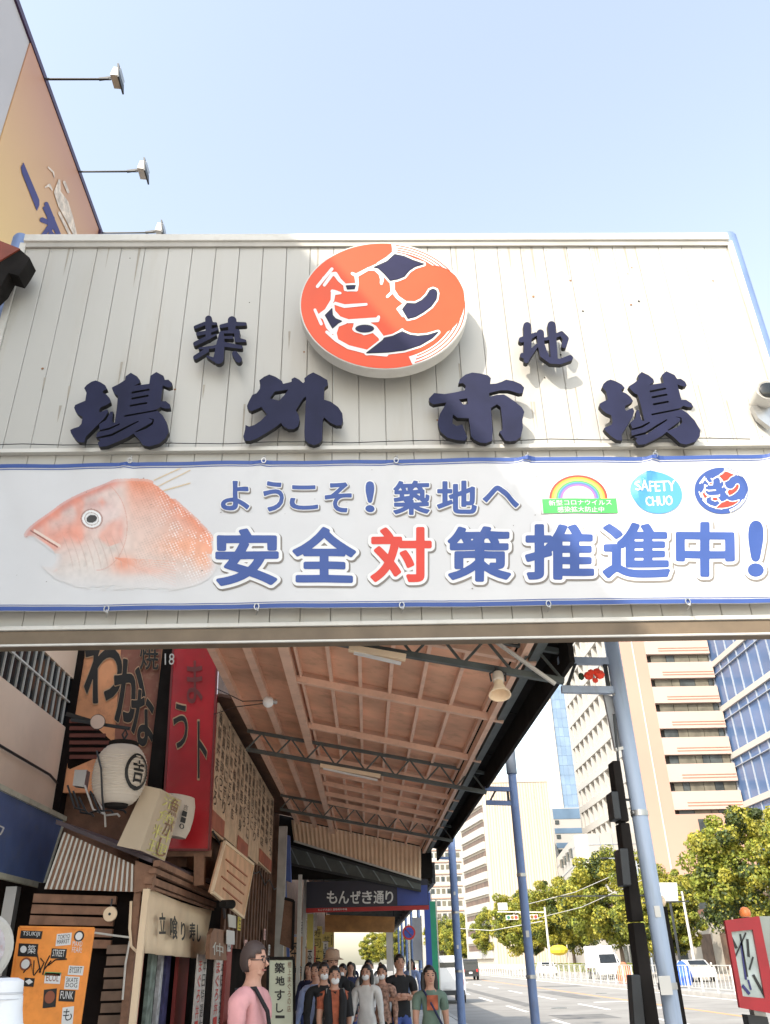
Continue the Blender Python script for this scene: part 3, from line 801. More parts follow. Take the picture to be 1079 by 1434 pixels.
# scales: rows of fine arcs, then pale flecks
ph = np.sin((u * .9 + v * .45) * .33) * np.sin((v * .95 - u * .3) * .36)
bodyw = sm(u, 600, 680)
C *= (1 - .14 * bodyw * (ph > .35) * (vnoise(14, 9) > .35))[..., None]
C *= (1 - .16 * hd * np.clip(vnoise(7, 21) * 1.6 - .8, 0, 1) - .10 * hd * np.clip(vnoise(2.6, 22) * 2 - 1.1, 0, 1))[..., None]
C = lerpc(C, np.tile(np.array([.72, .24, .15]), FX.shape + (1,)).reshape(C.shape), hd * np.clip(vnoise(16, 23) * 1.8 - .9, 0, .5) * (dep < 300))
C = lerpc(C, np.ones_like(C) * .80, bodyw * ((ph + (vnoise(3, 12) - .5) * .9 < -.62) * (vnoise(9, 4) > .40)) * sm(u, 680, 900) * .85 * (dep < 330))
for k in range(9):      # gill and cheek lines
    xc = 300 + k * 34
    ln = np.abs((u - xc) - 60 * np.sin((v - 330) / 140.)) < 2.6
    C = lerpc(C, np.tile(np.array([.45, .30, .25]), FX.shape + (1,)).reshape(C.shape), ln * sm(v, 330, 380) * (1 - sm(v, 470, 540)) * .45)
for k in range(9):      # pectoral fin rays
    t = (u - 560) / 260.; yy = 455 + t * (18 + k * 13)
    C = lerpc(C, np.tile(np.array([.66, .26, .16]), FX.shape + (1,)).reshape(C.shape), (np.abs(v - yy) < 2.) * (u > 560) * (u < 860) * .5)
ar = np.abs(np.hypot((u - 470) / 150, (v - 300) / 215) - 1) < .012
C = lerpc(C, np.tile(np.array([.55, .28, .22]), FX.shape + (1,)).reshape(C.shape), ar * (u > 470) * .7)
er = np.hypot((u - 449) / 1.0, (v - 268) / .88)
C = lerpc(C, np.tile(np.array([.30, .16, .13]), FX.shape + (1,)).reshape(C.shape), (er < 54) * (er > 46) * .8)
C = lerpc(C, np.ones_like(C) * .72, (er <= 46) * (er > 34) * 1.)
C = lerpc(C, np.tile(np.array([.33, .28, .25]), FX.shape + (1,)).reshape(C.shape), (er <= 35) * (er > 31))
C = lerpc(C, np.ones_like(C) * .66, (er <= 31) * 1.)
e2 = np.hypot((u - 449 - (v - 268) * -.3) / 25, (v - 268) / 19)
C = lerpc(C, np.ones_like(C) * .03, (e2 < 1) * 1.)
mo = np.abs((v - 330) - (u - 160) * .62) < 4
C = lerpc(C, np.tile(np.array([.22, .06, .04]), FX.shape + (1,)).reshape(C.shape), mo * (u > 150) * (u < 285) * .9)
lip = np.abs((v - 318) - (u - 160) * .62) < 7
C = lerpc(C, np.tile(np.array([.70, .58, .50]), FX.shape + (1,)).reshape(C.shape), lip * (u > 165) * (u < 300) * .9)
C *= (.93 + .14 * vnoise(5, 8))[..., None]
fade = sm(v, 450, 650) * .9 + (1 - sm(u, 118, 180)) * .3
C = lerpc(C, np.tile(bgc, FX.shape + (1,)).reshape(C.shape), np.clip(fade, 0, 1))
edge = np.where(v > 440, sm(BD, -14, .5), sm(BD, -2.0, .5))
C = lerpc(C, np.tile(bgc, FX.shape + (1,)).reshape(C.shape), edge * np.where(dep < 20, .3, .9))
fin = np.minimum(np.abs((v - 80) + (u - 750) * .45), np.minimum(np.abs((v - 130) + (u - 800) * .28), np.abs((v - 105) + (u - 780) * .5)))
finm = (BD > 0) & (u > 750) & (u < 930) & (v < 170) & (v > 20)
C = np.where(finm[..., None], lerpc(np.tile(bgc, FX.shape + (1,)).reshape(C.shape), np.tile(np.array([.60, .46, .28]), FX.shape + (1,)).reshape(C.shape), (fin < 5) * .9), C)
keep = ((BD < 3) | finm) & (FY < 843)
H_, W_ = FX.shape
keep &= np.abs(C - bgc).max(axis=2) > .02
q = MB(); idx = {}
V = []; Fc = []
for j in range(H_ - 1):
    for i in range(W_ - 1):
        if keep[j, i] and keep[j, i + 1] and keep[j + 1, i] and keep[j + 1, i + 1]:
            f = []
            for jj, ii in ((j, i), (j + 1, i), (j + 1, i + 1), (j, i + 1)):
                if (jj, ii) not in idx:
                    idx[(jj, ii)] = len(V); V.append(bpos(FX[jj, ii], FY[jj, ii], .004))
                f.append(idx[(jj, ii)])
            Fc.append(tuple(f))
rl = root_loc(ban)
me = bpy.data.meshes.new('fish_print'); me.from_pydata([tuple(p - rl) for p in V], [], Fc)
ca = me.color_attributes.new('Col', 'FLOAT_COLOR', 'POINT')
arr = np.ones((len(V), 4), 'f')
for (jj, ii), k in idx.items(): arr[k, :3] = C[jj, ii]
ca.data.foreach_set('color', arr.ravel())
me.polygons.foreach_set('use_smooth', [True] * len(Fc))
link('fish_picture', me, M_fish, cloth)
# hooks and cords at the banner edges
for n in NODES_T[1:-1] + NODES_B:
    top = n.z > 5.2
    a = MB().path([(n.x + .022 * math.cos(t), n.y - .02, n.z + (-.01 if top else .01) + .03 * math.sin(t)) for t in np.linspace(0, 2 * math.pi, 11)], .006, 5)
    dz = .07 if top else -.05
    a.path([(n.x, n.y - .02, n.z), (n.x + .012, n.y - .01, n.z + dz * .6), (n.x - .006, n.y + .03, n.z + dz)], .007, 5)
    a.ball((n.x + .01, n.y - .02, n.z + dz * .5), .014, 8)
    a.build('cord_loop', M_steel, ban)

# ================================================================ ARCADE CANOPY
def zc(x): return 4.843 - .2187 * x


can = thing('arcade_canopy', 'sloping brown ceilinged arcade roof with steel trusses running along the pavement behind the gate', 'canopy', (0, 7.6, 0))
ribs = [-1.95, -1.45, -.95, -.43, -.05, .33, .72, 1.12, 1.55]
rowsY = [7.62, 8.25, 10.6, 13.0, 15.3, 17.7, 20.0, 22.4, 24.95]
for i in range(len(ribs)):
    x0 = ribs[i]; x1 = ribs[i + 1] if i + 1 < len(ribs) else 2.02
    for j in range(len(rowsY) - 1):
        y0, y1 = rowsY[j] + .01, rowsY[j + 1] - .01
        dz = rng.uniform(-.004, .004)
        q = [(x0 + .01, y0, zc(x0) + dz), (x1 - .01, y0, zc(x1) + dz), (x1 - .01, y1, zc(x1) + dz), (x0 + .01, y1, zc(x0) + dz)]
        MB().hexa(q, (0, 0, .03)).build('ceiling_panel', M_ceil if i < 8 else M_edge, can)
MB().hexa([(-2.615, 12.99, zc(-2.615) + .06), (-2.052, 12.99, zc(-2.052) + .06), (-2.052, 25, zc(-2.052) + .06), (-2.615, 25, zc(-2.615) + .06)], (0, 0, .05)).build('side_sheet', M_wood, can)
MB().hexa([(-2.05, 7.6, zc(-2.05) + .06), (2.1, 7.6, zc(2.1) + .06), (2.1, 25, zc(2.1) + .06), (-2.05, 25, zc(-2.05) + .06)], (0, 0, .05)).build('roof_sheet', mat('roof_sheet_grey', (.3, .3, .29), .6, .3), can)
for x in ribs:
    w, h = (.12, .17) if x == -.95 else ((.10, .10) if x < -1 else (.045, .07))
    MB().bar((x, 7.6, zc(x) - h / 2 - .005), (x, 24.98, zc(x) - h / 2 - .005), w, h).build('rafter', M_rafter, can)
MB().bar((-.83, 7.6, zc(-.83) - .05), (-.83, 24.98, zc(-.83) - .05), .03, .08).build('rafter', M_rafter, can)
for y in rowsY[1:-1] + [16.5, 18.9]:
    MB().bar((-.95, y, zc(-.95) - .115), (1.80, y, zc(1.80) - .115), .085, .085).build('purlin', M_rafter, can)
for x, w, z0, z1, m in ((2.01, .05, -.30, .10, M_edge), (2.10, .09, .04, .16, M_edge), (1.76, .10, -.14, -.01, M_truss), (1.63, .07, -.18, -.06, M_rafter)):
    bx(x - w / 2, x + w / 2, 7.6, 25, zc(x) + z0, zc(x) + z1).build('edge_beam', m, can)


def truss(parent, Y, x0, x1, zb, zt, n=7, m=M_truss):
    o = MB()
    o.bar((x0, Y, zb(x0)), (x1, Y, zb(x1)), .07, .06).bar((x0, Y, zt(x0)), (x1, Y, zt(x1)), .06, .05)
    t = o.build('truss', m, parent)
    for k in range(n):
        a = x0 + (x1 - x0) * k / n; b = x0 + (x1 - x0) * (k + .5) / n; c = x0 + (x1 - x0) * (k + 1) / n
        MB().bar((a, Y, zb(a)), (b, Y, zt(b)), .025).build('web_bar', m, t)
        MB().bar((b, Y, zt(b)), (c, Y, zb(c)), .025).build('web_bar', m, t)
    return t


zbf = lambda x: 4.43 - .195 * x
for Y in (8.0, 14.1, 20.2):
    truss(can, Y, -2.0, 2.0, zbf, lambda x: zbf(x) + .31, 8)
MB().bar(P(640, 860, Y=7.8), P(778, 958, Y=7.9), .032).build('brace', M_trimw, can)
# fascia at the far end of the roof: corrugated
MB().hexa([(-2.6, 25.12, 3.72), (1.86, 25.12, 3.68), (1.86, 25.12, zc(1.86) + .06), (-2.6, 25.12, zc(-2.6) + .06)], (0, .04, 0)).build('light_gap_plate', M_edge, can)  # dark plate added to block the bright gap around the fascia
0 and MB().hexa([(-2.4, 25.08, zc(-2.4) - .25), (1.7, 25.08, zc(1.7) - .25), (1.7, 25.08, zc(1.7)), (-2.4, 25.08, zc(-2.4))], (0, .03, 0)).build('end_board', M_rafter, can)
fa = quad_px([(408, 1148), (590, 1186), (590, 1232), (412, 1178)], Y=25.05)
o = MB(); n = 60; vs = []
for k in range(n + 1):
    t = fa[0].lerp(fa[1], k / n); b = fa[3].lerp(fa[2], k / n); w = -.03 if k % 2 else 0
    vs += [t + Vector((0, w, 0)), b + Vector((0, w, 0))]
o.add(vs, [(2 * i, 2 * i + 1, 2 * i + 3, 2 * i + 2) for i in range(n)]); o.build('corrugated_fascia', mat('fascia_beige', (.85, .62, .42), .6, 0, .08, 2, 0, .3, (.35, .2, .12)), can)
MB().bar(fa[3] + Vector((0, -.03, 0)), fa[2] + Vector((0, -.03, 0)), .06, .05).build('fascia_trim', M_trimw, can)
for k, (Y, wh) in enumerate(((8.0, 'dusty strip light under the roof truss just behind the gate'), (14.1, 'dusty strip light under the second roof truss'))):
    t = thing('strip_light', wh, 'ceiling light', (0, Y, 4.3), 'strip lights under the arcade roof')
    a, b = ((-.15, .42) if k == 0 else (-.75, .25))
    MB().bar((a, Y - .08, zbf(a) - .065), (b, Y - .08, zbf(b) - .065), .07, .06).build('housing', M_cream, t)
    MB().bar((a + .05, Y - .08, zbf(a) - .115), (b - .05, Y - .08, zbf(b) - .125), .03, .03).build('tube', M_white, t)

# loudspeaker
sp_ = thing('loudspeaker', 'cream horn loudspeaker hanging under the arcade roof near its right edge', 'loudspeaker', (1.33, 7.9, 4.15))
pz = P(698, 950, Y=7.9)
ax = Vector((-.05, -.35, -1)).normalized()
MB().lathe([(.035, 0), (.043, .025), (.05, .085), (.072, .136), (.106, .187), (.11, .2), (.10, .2), (.043, .085)], pz, ax, 24).build('horn', M_cream, sp_, smooth=True)
MB().lathe([(.05, -.06), (.058, -.02), (.058, .03), (.04, .05)], pz, ax, 16).build('driver', M_paper, sp_, smooth=True)
MB().path([pz + Vector((-.07, 0, -.03)), pz + Vector((-.08, 0, .05)), pz + Vector((0, 0, .09)), pz + Vector((.08, 0, .05)), pz + Vector((.07, 0, -.03))], .01, 6).bar(pz + Vector((0, 0, .08)), pz + Vector((0, .1, .14)), .025).build('bracket', M_dark, sp_)
# globe lamp on wires
gp_ = P(376, 983, Y=10.8)
gb = thing('globe_lamp', 'white globe lamp held out on thin wires under the arcade roof', 'lamp', gp_)
MB().ball(gp_, .075, 16).build('globe', mat('globe_white', (.85, .85, .83), .3), gb, smooth=True)
MB().path([gp_ + Vector((-.07, 0, .02)), P(340, 982, Y=11.3), P(305, 965, Y=12.2)], .007, 5).path([gp_ + Vector((-.07, 0, -.02)), P(330, 990, Y=11.5), P(300, 1000, X=-2.25)], .007, 5).build('wire', M_dark, gb)
MB().lathe([(.03, 0), (.035, .04), (.02, .06)], gp_ + Vector((.06, 0, 0)), (1, 0, 0), 10).build('socket', M_steel, gb)
# red ribbon on the arm
rbn = thing('ribbon', 'red paper flower decoration tied on the pole bracket beside the gate', 'decoration', P(833, 950, Y=7.95))
rc = P(833, 946, Y=7.95)
for dx, dz, r in ((-.06, 0, .05), (.05, .01, .055), (0, -.05, .03), (.03, .04, .04), (-.03, .035, .035)):
    MB().ball(rc + Vector((dx, 0, dz)), r, 8, (1, .6, .9)).build('flower', mat('paper_red', (.75, .05, .02), .7, 0, .3, 20), rbn)
MB().ball(rc + Vector((-.13, .02, 0)), .04, 8, (.8, .5, 1)).build('leaf', mat('leaf_dark', (.02, .05, .02), .7), rbn)

# canopy posts with arms
def canopy_post(X, Y, r, ztop, arms, lab, darktop=None, M_blueP=M_blueP):
    t = thing('canopy_post', lab, 'post', (X, Y, 0), 'blue posts along the arcade edge')
    MB().lathe([(r * 1.7, 0), (r * 1.7, .03), (r, .031), (r, ztop), (r * .7, ztop + .03)], (X, Y, 0), n=20).build('shaft', M_blueP, t, smooth=True)
    for z in (1.35, 2.75):
        MB().lathe([(r + .008, z), (r + .008, z + .05)], (X, Y, 0), n=20).build('collar', M_steel, t, smooth=True)
    for z in arms:
        MB().bar((1.98, Y, z + .02), (X - r * .7, Y, z), .06, .07).build('arm', M_blueP, t)
    if len(arms) > 1:
        MB().bar((2.02, Y, arms[0]), (2.16, Y, arms[1]), .03).build('arm_brace', M_dark, t)
        MB().bar((X - r - .03, Y, arms[0]), (X - r - .03, Y, arms[1]), .035).build('arm_brace', M_dark, t)
    if darktop: MB().lathe([(r + .02, darktop), (r + .02, ztop + .02)], (X, Y, 0), n=16).build('sleeve', mat('sleeve_grey', (.16, .19, .24), .6, 0, .2), t, smooth=True)
    return t


canopy_post(2.56, 8.05, .073, 9.0, (3.95, 4.25), 'thick blue grey post nearest the gate, with black boxes strapped to it', None, mat('pole_grey_blue', (.32, .39, .50), .45, 0, .15, 3, 0, .45, (.13, .14, .10), streak=True))
canopy_post(2.45, 14.1, .068, 4.87, (3.86, 4.08), 'slim blue post with a dark sleeve on its top standing by the road', darktop=4.33)
canopy_post(2.42, 24.9, .105, 4.9, (4.15,), 'blue post at the far end of the brown arcade roof')
for k in range(6):
    y = 31 + k * 6.2
    canopy_post(2.1, y, .07, 3.9, (3.7,), ('nearest', 'second', 'third', 'fourth', 'fifth', 'farthest')[k] + ' of the thin blue posts beyond the street name sign')
# boxes and cables on the near post
bxs = thing('signal_box', 'tall black control box strapped to the left of the thick near post', 'box', (2.4, 8, 1))
for (c, d) in ((1065, 1150), (1152, 1290), (1292, 1450)):
    q = quad_px([(858 + (c - 1065) * .125, c), (869 + (c - 1065) * .15, c), (869 + (d - 1065) * .15, d), (858 + (d - 1065) * .125, d)], Y=7.98)
    MB().hexa(q, (0, .18, 0)).build('cabinet', M_edge, bxs, bevel=.01)
pe = thing('pedestrian_signal', 'black signal head seen edge on, hung left of the thick near post', 'traffic signal', (2.2, 8, 2.6))
q = quad_px([(856, 1108), (866, 1108), (871, 1147), (861, 1147)], Y=7.9); MB().hexa(q, (0, .2, 0)).build('housing', M_dark, pe, bevel=.01)
q = quad_px([(868, 1188), (880, 1188), (885, 1240), (873, 1240)], Y=7.9); MB().hexa(q, (0, .2, 0)).build('housing', M_dark, pe, bevel=.01)
q = quad_px([(884, 1365), (897, 1365), (906, 1450), (890, 1450)], Y=7.85); MB().hexa(q, (0, .15, 0)).build('housing', M_dark, pe, bevel=.01)
MB().bar(P(866, 1120, Y=8), P(888, 1120, Y=8.05), .02).bar(P(860, 1000, Y=8), P(870, 1108, Y=8), .02).build('bracket', M_dark, pe)
gs = thing('side_sign', 'grey blade sign on edge between the bracket and the black boxes', 'sign', (2.3, 8.0, 3))
q = quad_px([(846, 972), (860, 975), (878, 1045), (862, 1050)], Y=8.1); MB().hexa(q, (0, .05, 0)).build('plate', mat('sign_back_grey', (.32, .33, .34), .5, .2), gs)
MB().bar(P(862, 1050, Y=8.0), P(880, 1046, Y=8.05), .03).build('bracket', M_trimw, gs)
dp = thing('dark_post', 'thin black post close behind the right side of the thick near post', 'post', (2.8, 8.8, 0))
a_ = P(926, 1270, Y=9); MB().bar((a_.x + .0, 9, 0), (a_.x, 9, a_.z), .09).build('shaft', M_edge, dp)
MB().ball((a_.x, 9, a_.z + .05), .06, 10).build('cap', M_cream, dp)
# stickers on the near post
for (px, py, txt) in ((930, 1372, '5'), (932, 1385, '?')):
    pass
sk = MB(); c_ = P(932, 1378, Y=7.93)
bx(c_.x - .05, c_.x + .05, 7.925, 7.93, c_.z - .08, c_.z + .06).build('sticker', M_trimw, [o for o in bpy.data.objects if o.name == 'canopy_post'][0])

# CCTV on the gate's right post
cc = thing('security_camera', 'white security camera with a dark round lens on the right edge of the gate', 'camera', (4.7, 7.1, 6.6))
o_ = P(1075, 548, Y=6.95)
MB().lathe([(.06, 0), (.11, .004), (.108, .24), (.09, .26)], o_ + Vector((0, 0, 0)), (.12, 1, .05), 20).build('body', M_trimw, cc, smooth=True)
MB().lathe([(.055, -.05), (.088, -.036), (.09, -.024)], o_, (.12, 1, .05), 20).build('lens', M_glassd, cc, smooth=True)
MB().lathe([(.118, -.02), (.122, .2), (.118, .2), (.112, -.02)], o_ + Vector((0, .0, .012)), (.12, 1, .05), 20).build('hood', M_trimw, cc, smooth=True)
q = quad_px([(1053, 568), (1079, 566), (1079, 598), (1062, 585)], Y=7.1); MB().hexa(q, (0, .06, 0)).build('bracket', M_steel, cc)

# small red roofed box at the gate's left corner
lb = thing('wall_lamp_box', 'dark bracket box with a red brown top overlapping the left corner of the gate', 'bracket', (-4.1, 6.7, 8.7))
q = quad_px([(-30, 325), (28, 348), (-2, 366), (-30, 385)], Y=6.8); MB().hexa(q, (0, .25, 0)).build('lid', mat('lid_red_brown', (.22, .05, .03), .5, 0, .2), lb)
q = quad_px([(-30, 386), (-2, 367), (28, 349), (41, 362), (36, 374)][:4], Y=6.82); MB().add([p for p in quad_px([(28, 349), (42, 361), (34, 375), (26, 386), (12, 382), (2, 400), (-30, 430), (-30, 386), (-2, 367)], Y=6.82)] + [p + Vector((0, .2, 0)) for p in quad_px([(28, 349), (42, 361), (34, 375), (26, 386), (12, 382), (2, 400), (-30, 430), (-30, 386), (-2, 367)], Y=6.82)], [tuple(range(9)), tuple(range(17, 8, -1))] + [(i, (i + 1) % 9, 9 + (i + 1) % 9, 9 + i) for i in range(9)]).build('body', M_edge, lb)

# ================================================================ FAR ARCADE
far = thing('far_arcade_canopy', 'lower dark arcade roof farther down the pavement behind the street name sign', 'canopy', (0, 25.3, 0))
zf = lambda x: 4.05 - .06 * x
MB().hexa([(-2.0, 25.3, zf(-2)), (1.9, 25.3, zf(1.9)), (1.9, 66, zf(1.9)), (-2.0, 66, zf(-2))], (0, 0, .05)).build('roof_sheet', M_wood, far)
for k in range(13):
    y = 25.6 + k * 3.2
    truss(far, y, -1.95, 1.85, lambda x: zf(x) - .38, lambda x: zf(x) - .06, 5) if k < 4 else MB().bar((-1.95, y, zf(0) - .15), (1.85, y, zf(0) - .2), .08, .2).build('cross_beam', M_truss, far)
bx(1.84, 1.95, 25.3, 66, 3.55, 4.1).build('edge_beam', M_dark, far)
q = quad_px([(404, 1184), (590, 1236), (590, 1248), (406, 1210)], Y=25.1)
gb_ = thing('girder', 'weathered grey green lattice girder above the dark street name sign', 'beam', (0, 25.1, 3.8))
MB().hexa(q, (0, .06, 0)).build('web_plate', M_truss, gb_)
for a, b in ((q[0], q[1]), (q[3], q[2])): MB().bar(a + Vector((0, -.03, 0)), b + Vector((0, -.03, 0)), .05, .06).build('flange', M_dark, gb_)
for k in range(8):
    t0 = q[0].lerp(q[1], (k + .1) / 8); b0 = q[3].lerp(q[2], (k + .6) / 8)
    MB().bar(t0 + Vector((0, -.03, 0)), b0 + Vector((0, -.03, 0)), .03).build('lattice_bar', mat('lattice_grey', (.22, .26, .27), .5, .2), gb_)
# street name sign
ms = thing('street_name_sign', 'dark navy hanging street name sign with white Japanese letters and a red stripe', 'sign', (0, 25.2, 3))
bx(-1.68, 1.72, 25.2, 25.32, 2.99, 3.66).build('board', mat('sign_navy', (.012, .014, .035), .4), ms)
bx(-1.68, 1.72, 25.19, 25.30, 2.88, 2.987).build('red_stripe', mat('stripe_red', (.42, .02, .02), .5), ms)
bx(.85, 1.70, 25.19, 25.198, 3.0, 3.5).build('blue_panel', mat('sign_blue', (.03, .06, .28), .4), ms)
for k, ch in enumerate('もんぜき通り'):
    x0 = 458 + k * 16.4; o = MB(); glyph_px(o, ch, (x0, 1247.5, x0 + (14.6 if ch != 'り' else 11), 1265.5), planeY(25.17), .022, .01); o.build('text', M_white, ms)
t = text_px(MB(), 'もんぜき通り 築地場外市場', [Vector((-1.35, 25.18, 2.97)), Vector((-.55, 25.18, 2.97)), Vector((-.55, 25.18, 2.91)), Vector((-1.35, 25.18, 2.91))], (0, 0, 0)); t.build('text', M_white, ms)
for x in (-1.2, 1.2): MB().bar((x, 25.26, 3.6), (x, 25.26, 4.1), .03).build('hanger', M_dark, ms)
tp = thing('awning', 'orange brown canvas awning hanging across the far arcade', 'awning', (0, 31, 2.9))
q = [(-1.43, 31, 3.10), (.95, 31, 2.98), (.9, 30.7, 2.50), (-1.40, 30.7, 2.56)]
MB().hexa(q, (0, .02, 0)).build('cloth', mat('awning_orange', (.52, .26, .10), .8, 0, .25, 3, .2, .3, (.25, .1, .04)), tp)
for x in (-1.4, .9): MB().bar((x, 31, 3.0), (x, 31, 4.08), .03).build('cord', M_dark, tp)
nps = thing('no_parking_sign', 'round blue and red no parking sign between the blue posts', 'road sign', (1.12, 24, 0))
c_ = P(573, 1306, Y=24); c_.y = 24
MB().lathe([(.17, 0), (.17, .02)], c_, (0, 1, 0), 24).build('red_disc', mat('sign_red', (.6, .02, .02), .4), nps)
MB().lathe([(.125, -.006), (.125, .0)], c_, (0, 1, 0), 24).build('blue_disc', mat('sign_blue2', (.03, .08, .45), .4), nps)
MB().bar(c_ + Vector((-.09, -.01, .09)), c_ + Vector((.09, -.01, -.09)), .01, .035, (0, 1, 0)).build('red_bar', mat('sign_red', (0, 0, 0)), nps)
MB().bar((c_.x, 24.05, 0), (c_.x, 24.05, c_.z + .2), .05).build('pole', M_steel, nps)
# flags and notice strips between the far posts
for k, (px, y0, y1, Y, w, c, wh) in enumerate(((606, 1262, 1400, 25.6, .16, (.05, .40, .22), 'thin green vertical banner between the blue posts'), (598, 1250, 1395, 27, .2, (.07, .12, .45), 'narrow blue vertical banner between the blue posts'), (583, 1285, 1345, 27.5, .25, (.62, .62, .64), 'pale vertical notice board between the blue posts'), (545, 1300, 1360, 34, .22, (.65, .6, .55), 'white vertical flag deep in the arcade'), (435, 1280, 1330, 27, .18, (.6, .5, .15), 'yellowish vertical shop flag deep in the arcade'))):
    t = thing('vertical_banner', wh, 'banner', (P(px, y0, Y=Y).x, Y, 0))
    a = P(px, y0, Y=Y); b = P(px, y1, Y=Y)
    bx(a.x - w / 2, a.x + w / 2, Y, Y + .02, max(b.z, .4), a.z).build('cloth', mat('flag_%s' % 'abcde'[k], c, .7, 0, .1), t)
    MB().bar((a.x + w / 2 + .02, Y + .01, 0), (a.x + w / 2 + .02, Y + .01, a.z + .05), .03).build('pole', M_steel, t)
# bright opening at the arcade's end comes from the open sky; street trees beyond are built below

# ================================================================ LEFT SHOPS
# beige building with lattice window
sb = thing('beige_building', 'beige plastered upper floor with a dark lattice window above the blue shop sign', 'building', (-5.5, 11, 0))
bx(-6.38, -4.6, 8.6, 12.75, 3.50, 4.90).build('wall', M_beige, sb)
bx(-6.38, -4.6, 8.6, 12.75, 5.66, 7.0).build('wall', M_beige, sb)
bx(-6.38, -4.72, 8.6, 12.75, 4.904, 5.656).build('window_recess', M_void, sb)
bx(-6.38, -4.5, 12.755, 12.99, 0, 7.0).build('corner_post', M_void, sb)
bx(-4.66, -4.55, 8.6, 12.75, 3.40, 3.496).build('ledge', mat('ledge_moss', (.24, .22, .13), .8, 0, .25, 6), sb)
for k in range(15):
    y = 9.3 + k * .235
    bx(-4.70, -4.62, y, y + .22, 4.92, 5.27).build('window_pane', M_glassd, sb)
    bx(-4.70, -4.62, y, y + .22, 5.30, 5.64).build('window_pane', M_glassd, sb)
    bx(-4.64, -4.595, y - .0145, y - .0005, 4.904, 5.656).build('muntin', M_trimw, sb)
bx(-4.64, -4.59, 8.7, 12.74, 5.273, 5.297).build('muntin', M_trimw, sb)
MB().path([(-4.57, 9, 4.10), (-4.55, 12.3, 4.10), (-4.57, 12.7, 4.06)], .018, 6).build('pipe', M_dark, sb)
# blue shop sign
bs_ = thing('shop_sign', 'weathered blue shop signboard with a pale frame under the beige wall', 'sign', (-4.3, 11, 3))
q = quad_px([(-40, 1084), (90, 1147), (60, 1241), (-40, 1217)], X=-4.3)
M_bl = mat('sign_faded_blue', (.10, .15, .33), .6, 0, .2, 2, 0, .45, (.16, .17, .15))
MB().hexa(q, (-.12, 0, 0)).build('panel', M_bl, bs_)
for a, b, w in ((q[0], q[1], .06), (q[1], q[2], .03), (q[2], q[3], .06)): MB().bar(a + Vector((.01, 0, 0)), b + Vector((.01, 0, 0)), w, w).build('frame', mat('frame_pale', (.5, .48, .38), .6, 0, .15, 5, 0, .5, (.2, .18, .1)), bs_)
text_px(MB(), 'ウ', quad_px([(-10, 1145), (8, 1154), (3, 1178), (-14, 1170)], X=-4.28), (0, 0, 0)).build('letter', M_white, bs_)
for x, z0, z1, m in ((-4.15, 0, 2.55, M_steel),):
    tag(bx(-4.25, -4.12, 10.7, 10.83, 0, 2.5).build('downpipe', M_steel, None, loc=(-4.2, 10.75, 0)), 'grey green drainpipe below the blue shop sign', 'pipe')
rs = thing('round_sign', 'white rimmed round sign cut off by the left edge of the photo', 'sign', (-3.9, 9, 1.9))
c_ = P(-30, 1330, Y=9)
MB().lathe([(.30, 0), (.32, .03), (.30, .06)], c_, (0, 1, 0), 36).build('rim', M_trimw, rs)
MB().lathe([(.25, -.008), (.25, 0)], c_, (0, 1, 0), 36).build('face', mat('sign_face_pale', (.55, .52, .55), .5, 0, .4, 8, 0, .6, (.5, .06, .05)), rs)
MB().bar((c_.x, 9.04, 0), (c_.x, 9.04, c_.z), .06).build('pole', M_steel, rs)

# dark building behind (flank faces the camera at Y=13, street front at X=-2.32)
db = thing('dark_shophouse', 'dark old wooden shophouse behind the red and orange signs, boards along the arcade', 'building', (-4, 13, 0))
bx(-6.38, -2.62, 13.0, 25, 2.9, 7.2).build('upper_wall', M_wood, db)
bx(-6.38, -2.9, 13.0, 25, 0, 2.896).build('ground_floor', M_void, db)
# orange sign
osn = thing('orange_signboard', 'worn orange tall signboard with looping black brush letters left of the red one', 'sign', (-3.9, 12.8, 5))
q = [P(103, 905, Y=12.8), P(228, 905, Y=12.8), P(212, 1110, Y=12.8), P(86, 1110, Y=12.8)]
up = Vector((0, 0, .9)); q[0] += up; q[1] += up
MB().hexa(q, (0, .12, 0)).build('board', M_signor, osn)
qd = [(q[0].lerp(q[1], .5)) + Vector((0, -.008, 0)), q[1] + Vector((-.03, -.008, 0)), q[2] + Vector((-.03, -.008, 0)), q[3].lerp(q[2], .55) + Vector((0, -.008, 0))]
MB().hexa(qd, (0, .006, 0)).build('faded_area', mat('sign_faded_brown', (.27, .10, .065), .5, 0, .3, 2, 0, .6, (.42, .28, .17)), osn)
pl = planeY(12.775)
for _k, (ch, bxp, g) in enumerate((('わ', (118, 885, 172, 985), .022), ('か', (160, 922, 204, 1012), .03), ('な', (184, 965, 216, 1045), .03), ('焼', (196, 900, 222, 938), .012))):
    pl = planeY(12.775 - _k * .012)
    a = MB(); glyph_px(a, ch, bxp, planeY(12.781 - _k * .012), g, .004, .016); a.build('letter_outline', mat('print_tan', (.55, .36, .22), .5), osn)
    a = MB(); glyph_px(a, ch, bxp, pl, g, .004); a.build('letter', M_blk, osn)
tag(bx(-3.235, -3.02, 12.7, 12.99, 2.9, 7.2).build('black_post', M_edge, None, loc=(-3.1, 12.8, 2.9)), 'black upright panel between the orange and the red signboards', 'post')
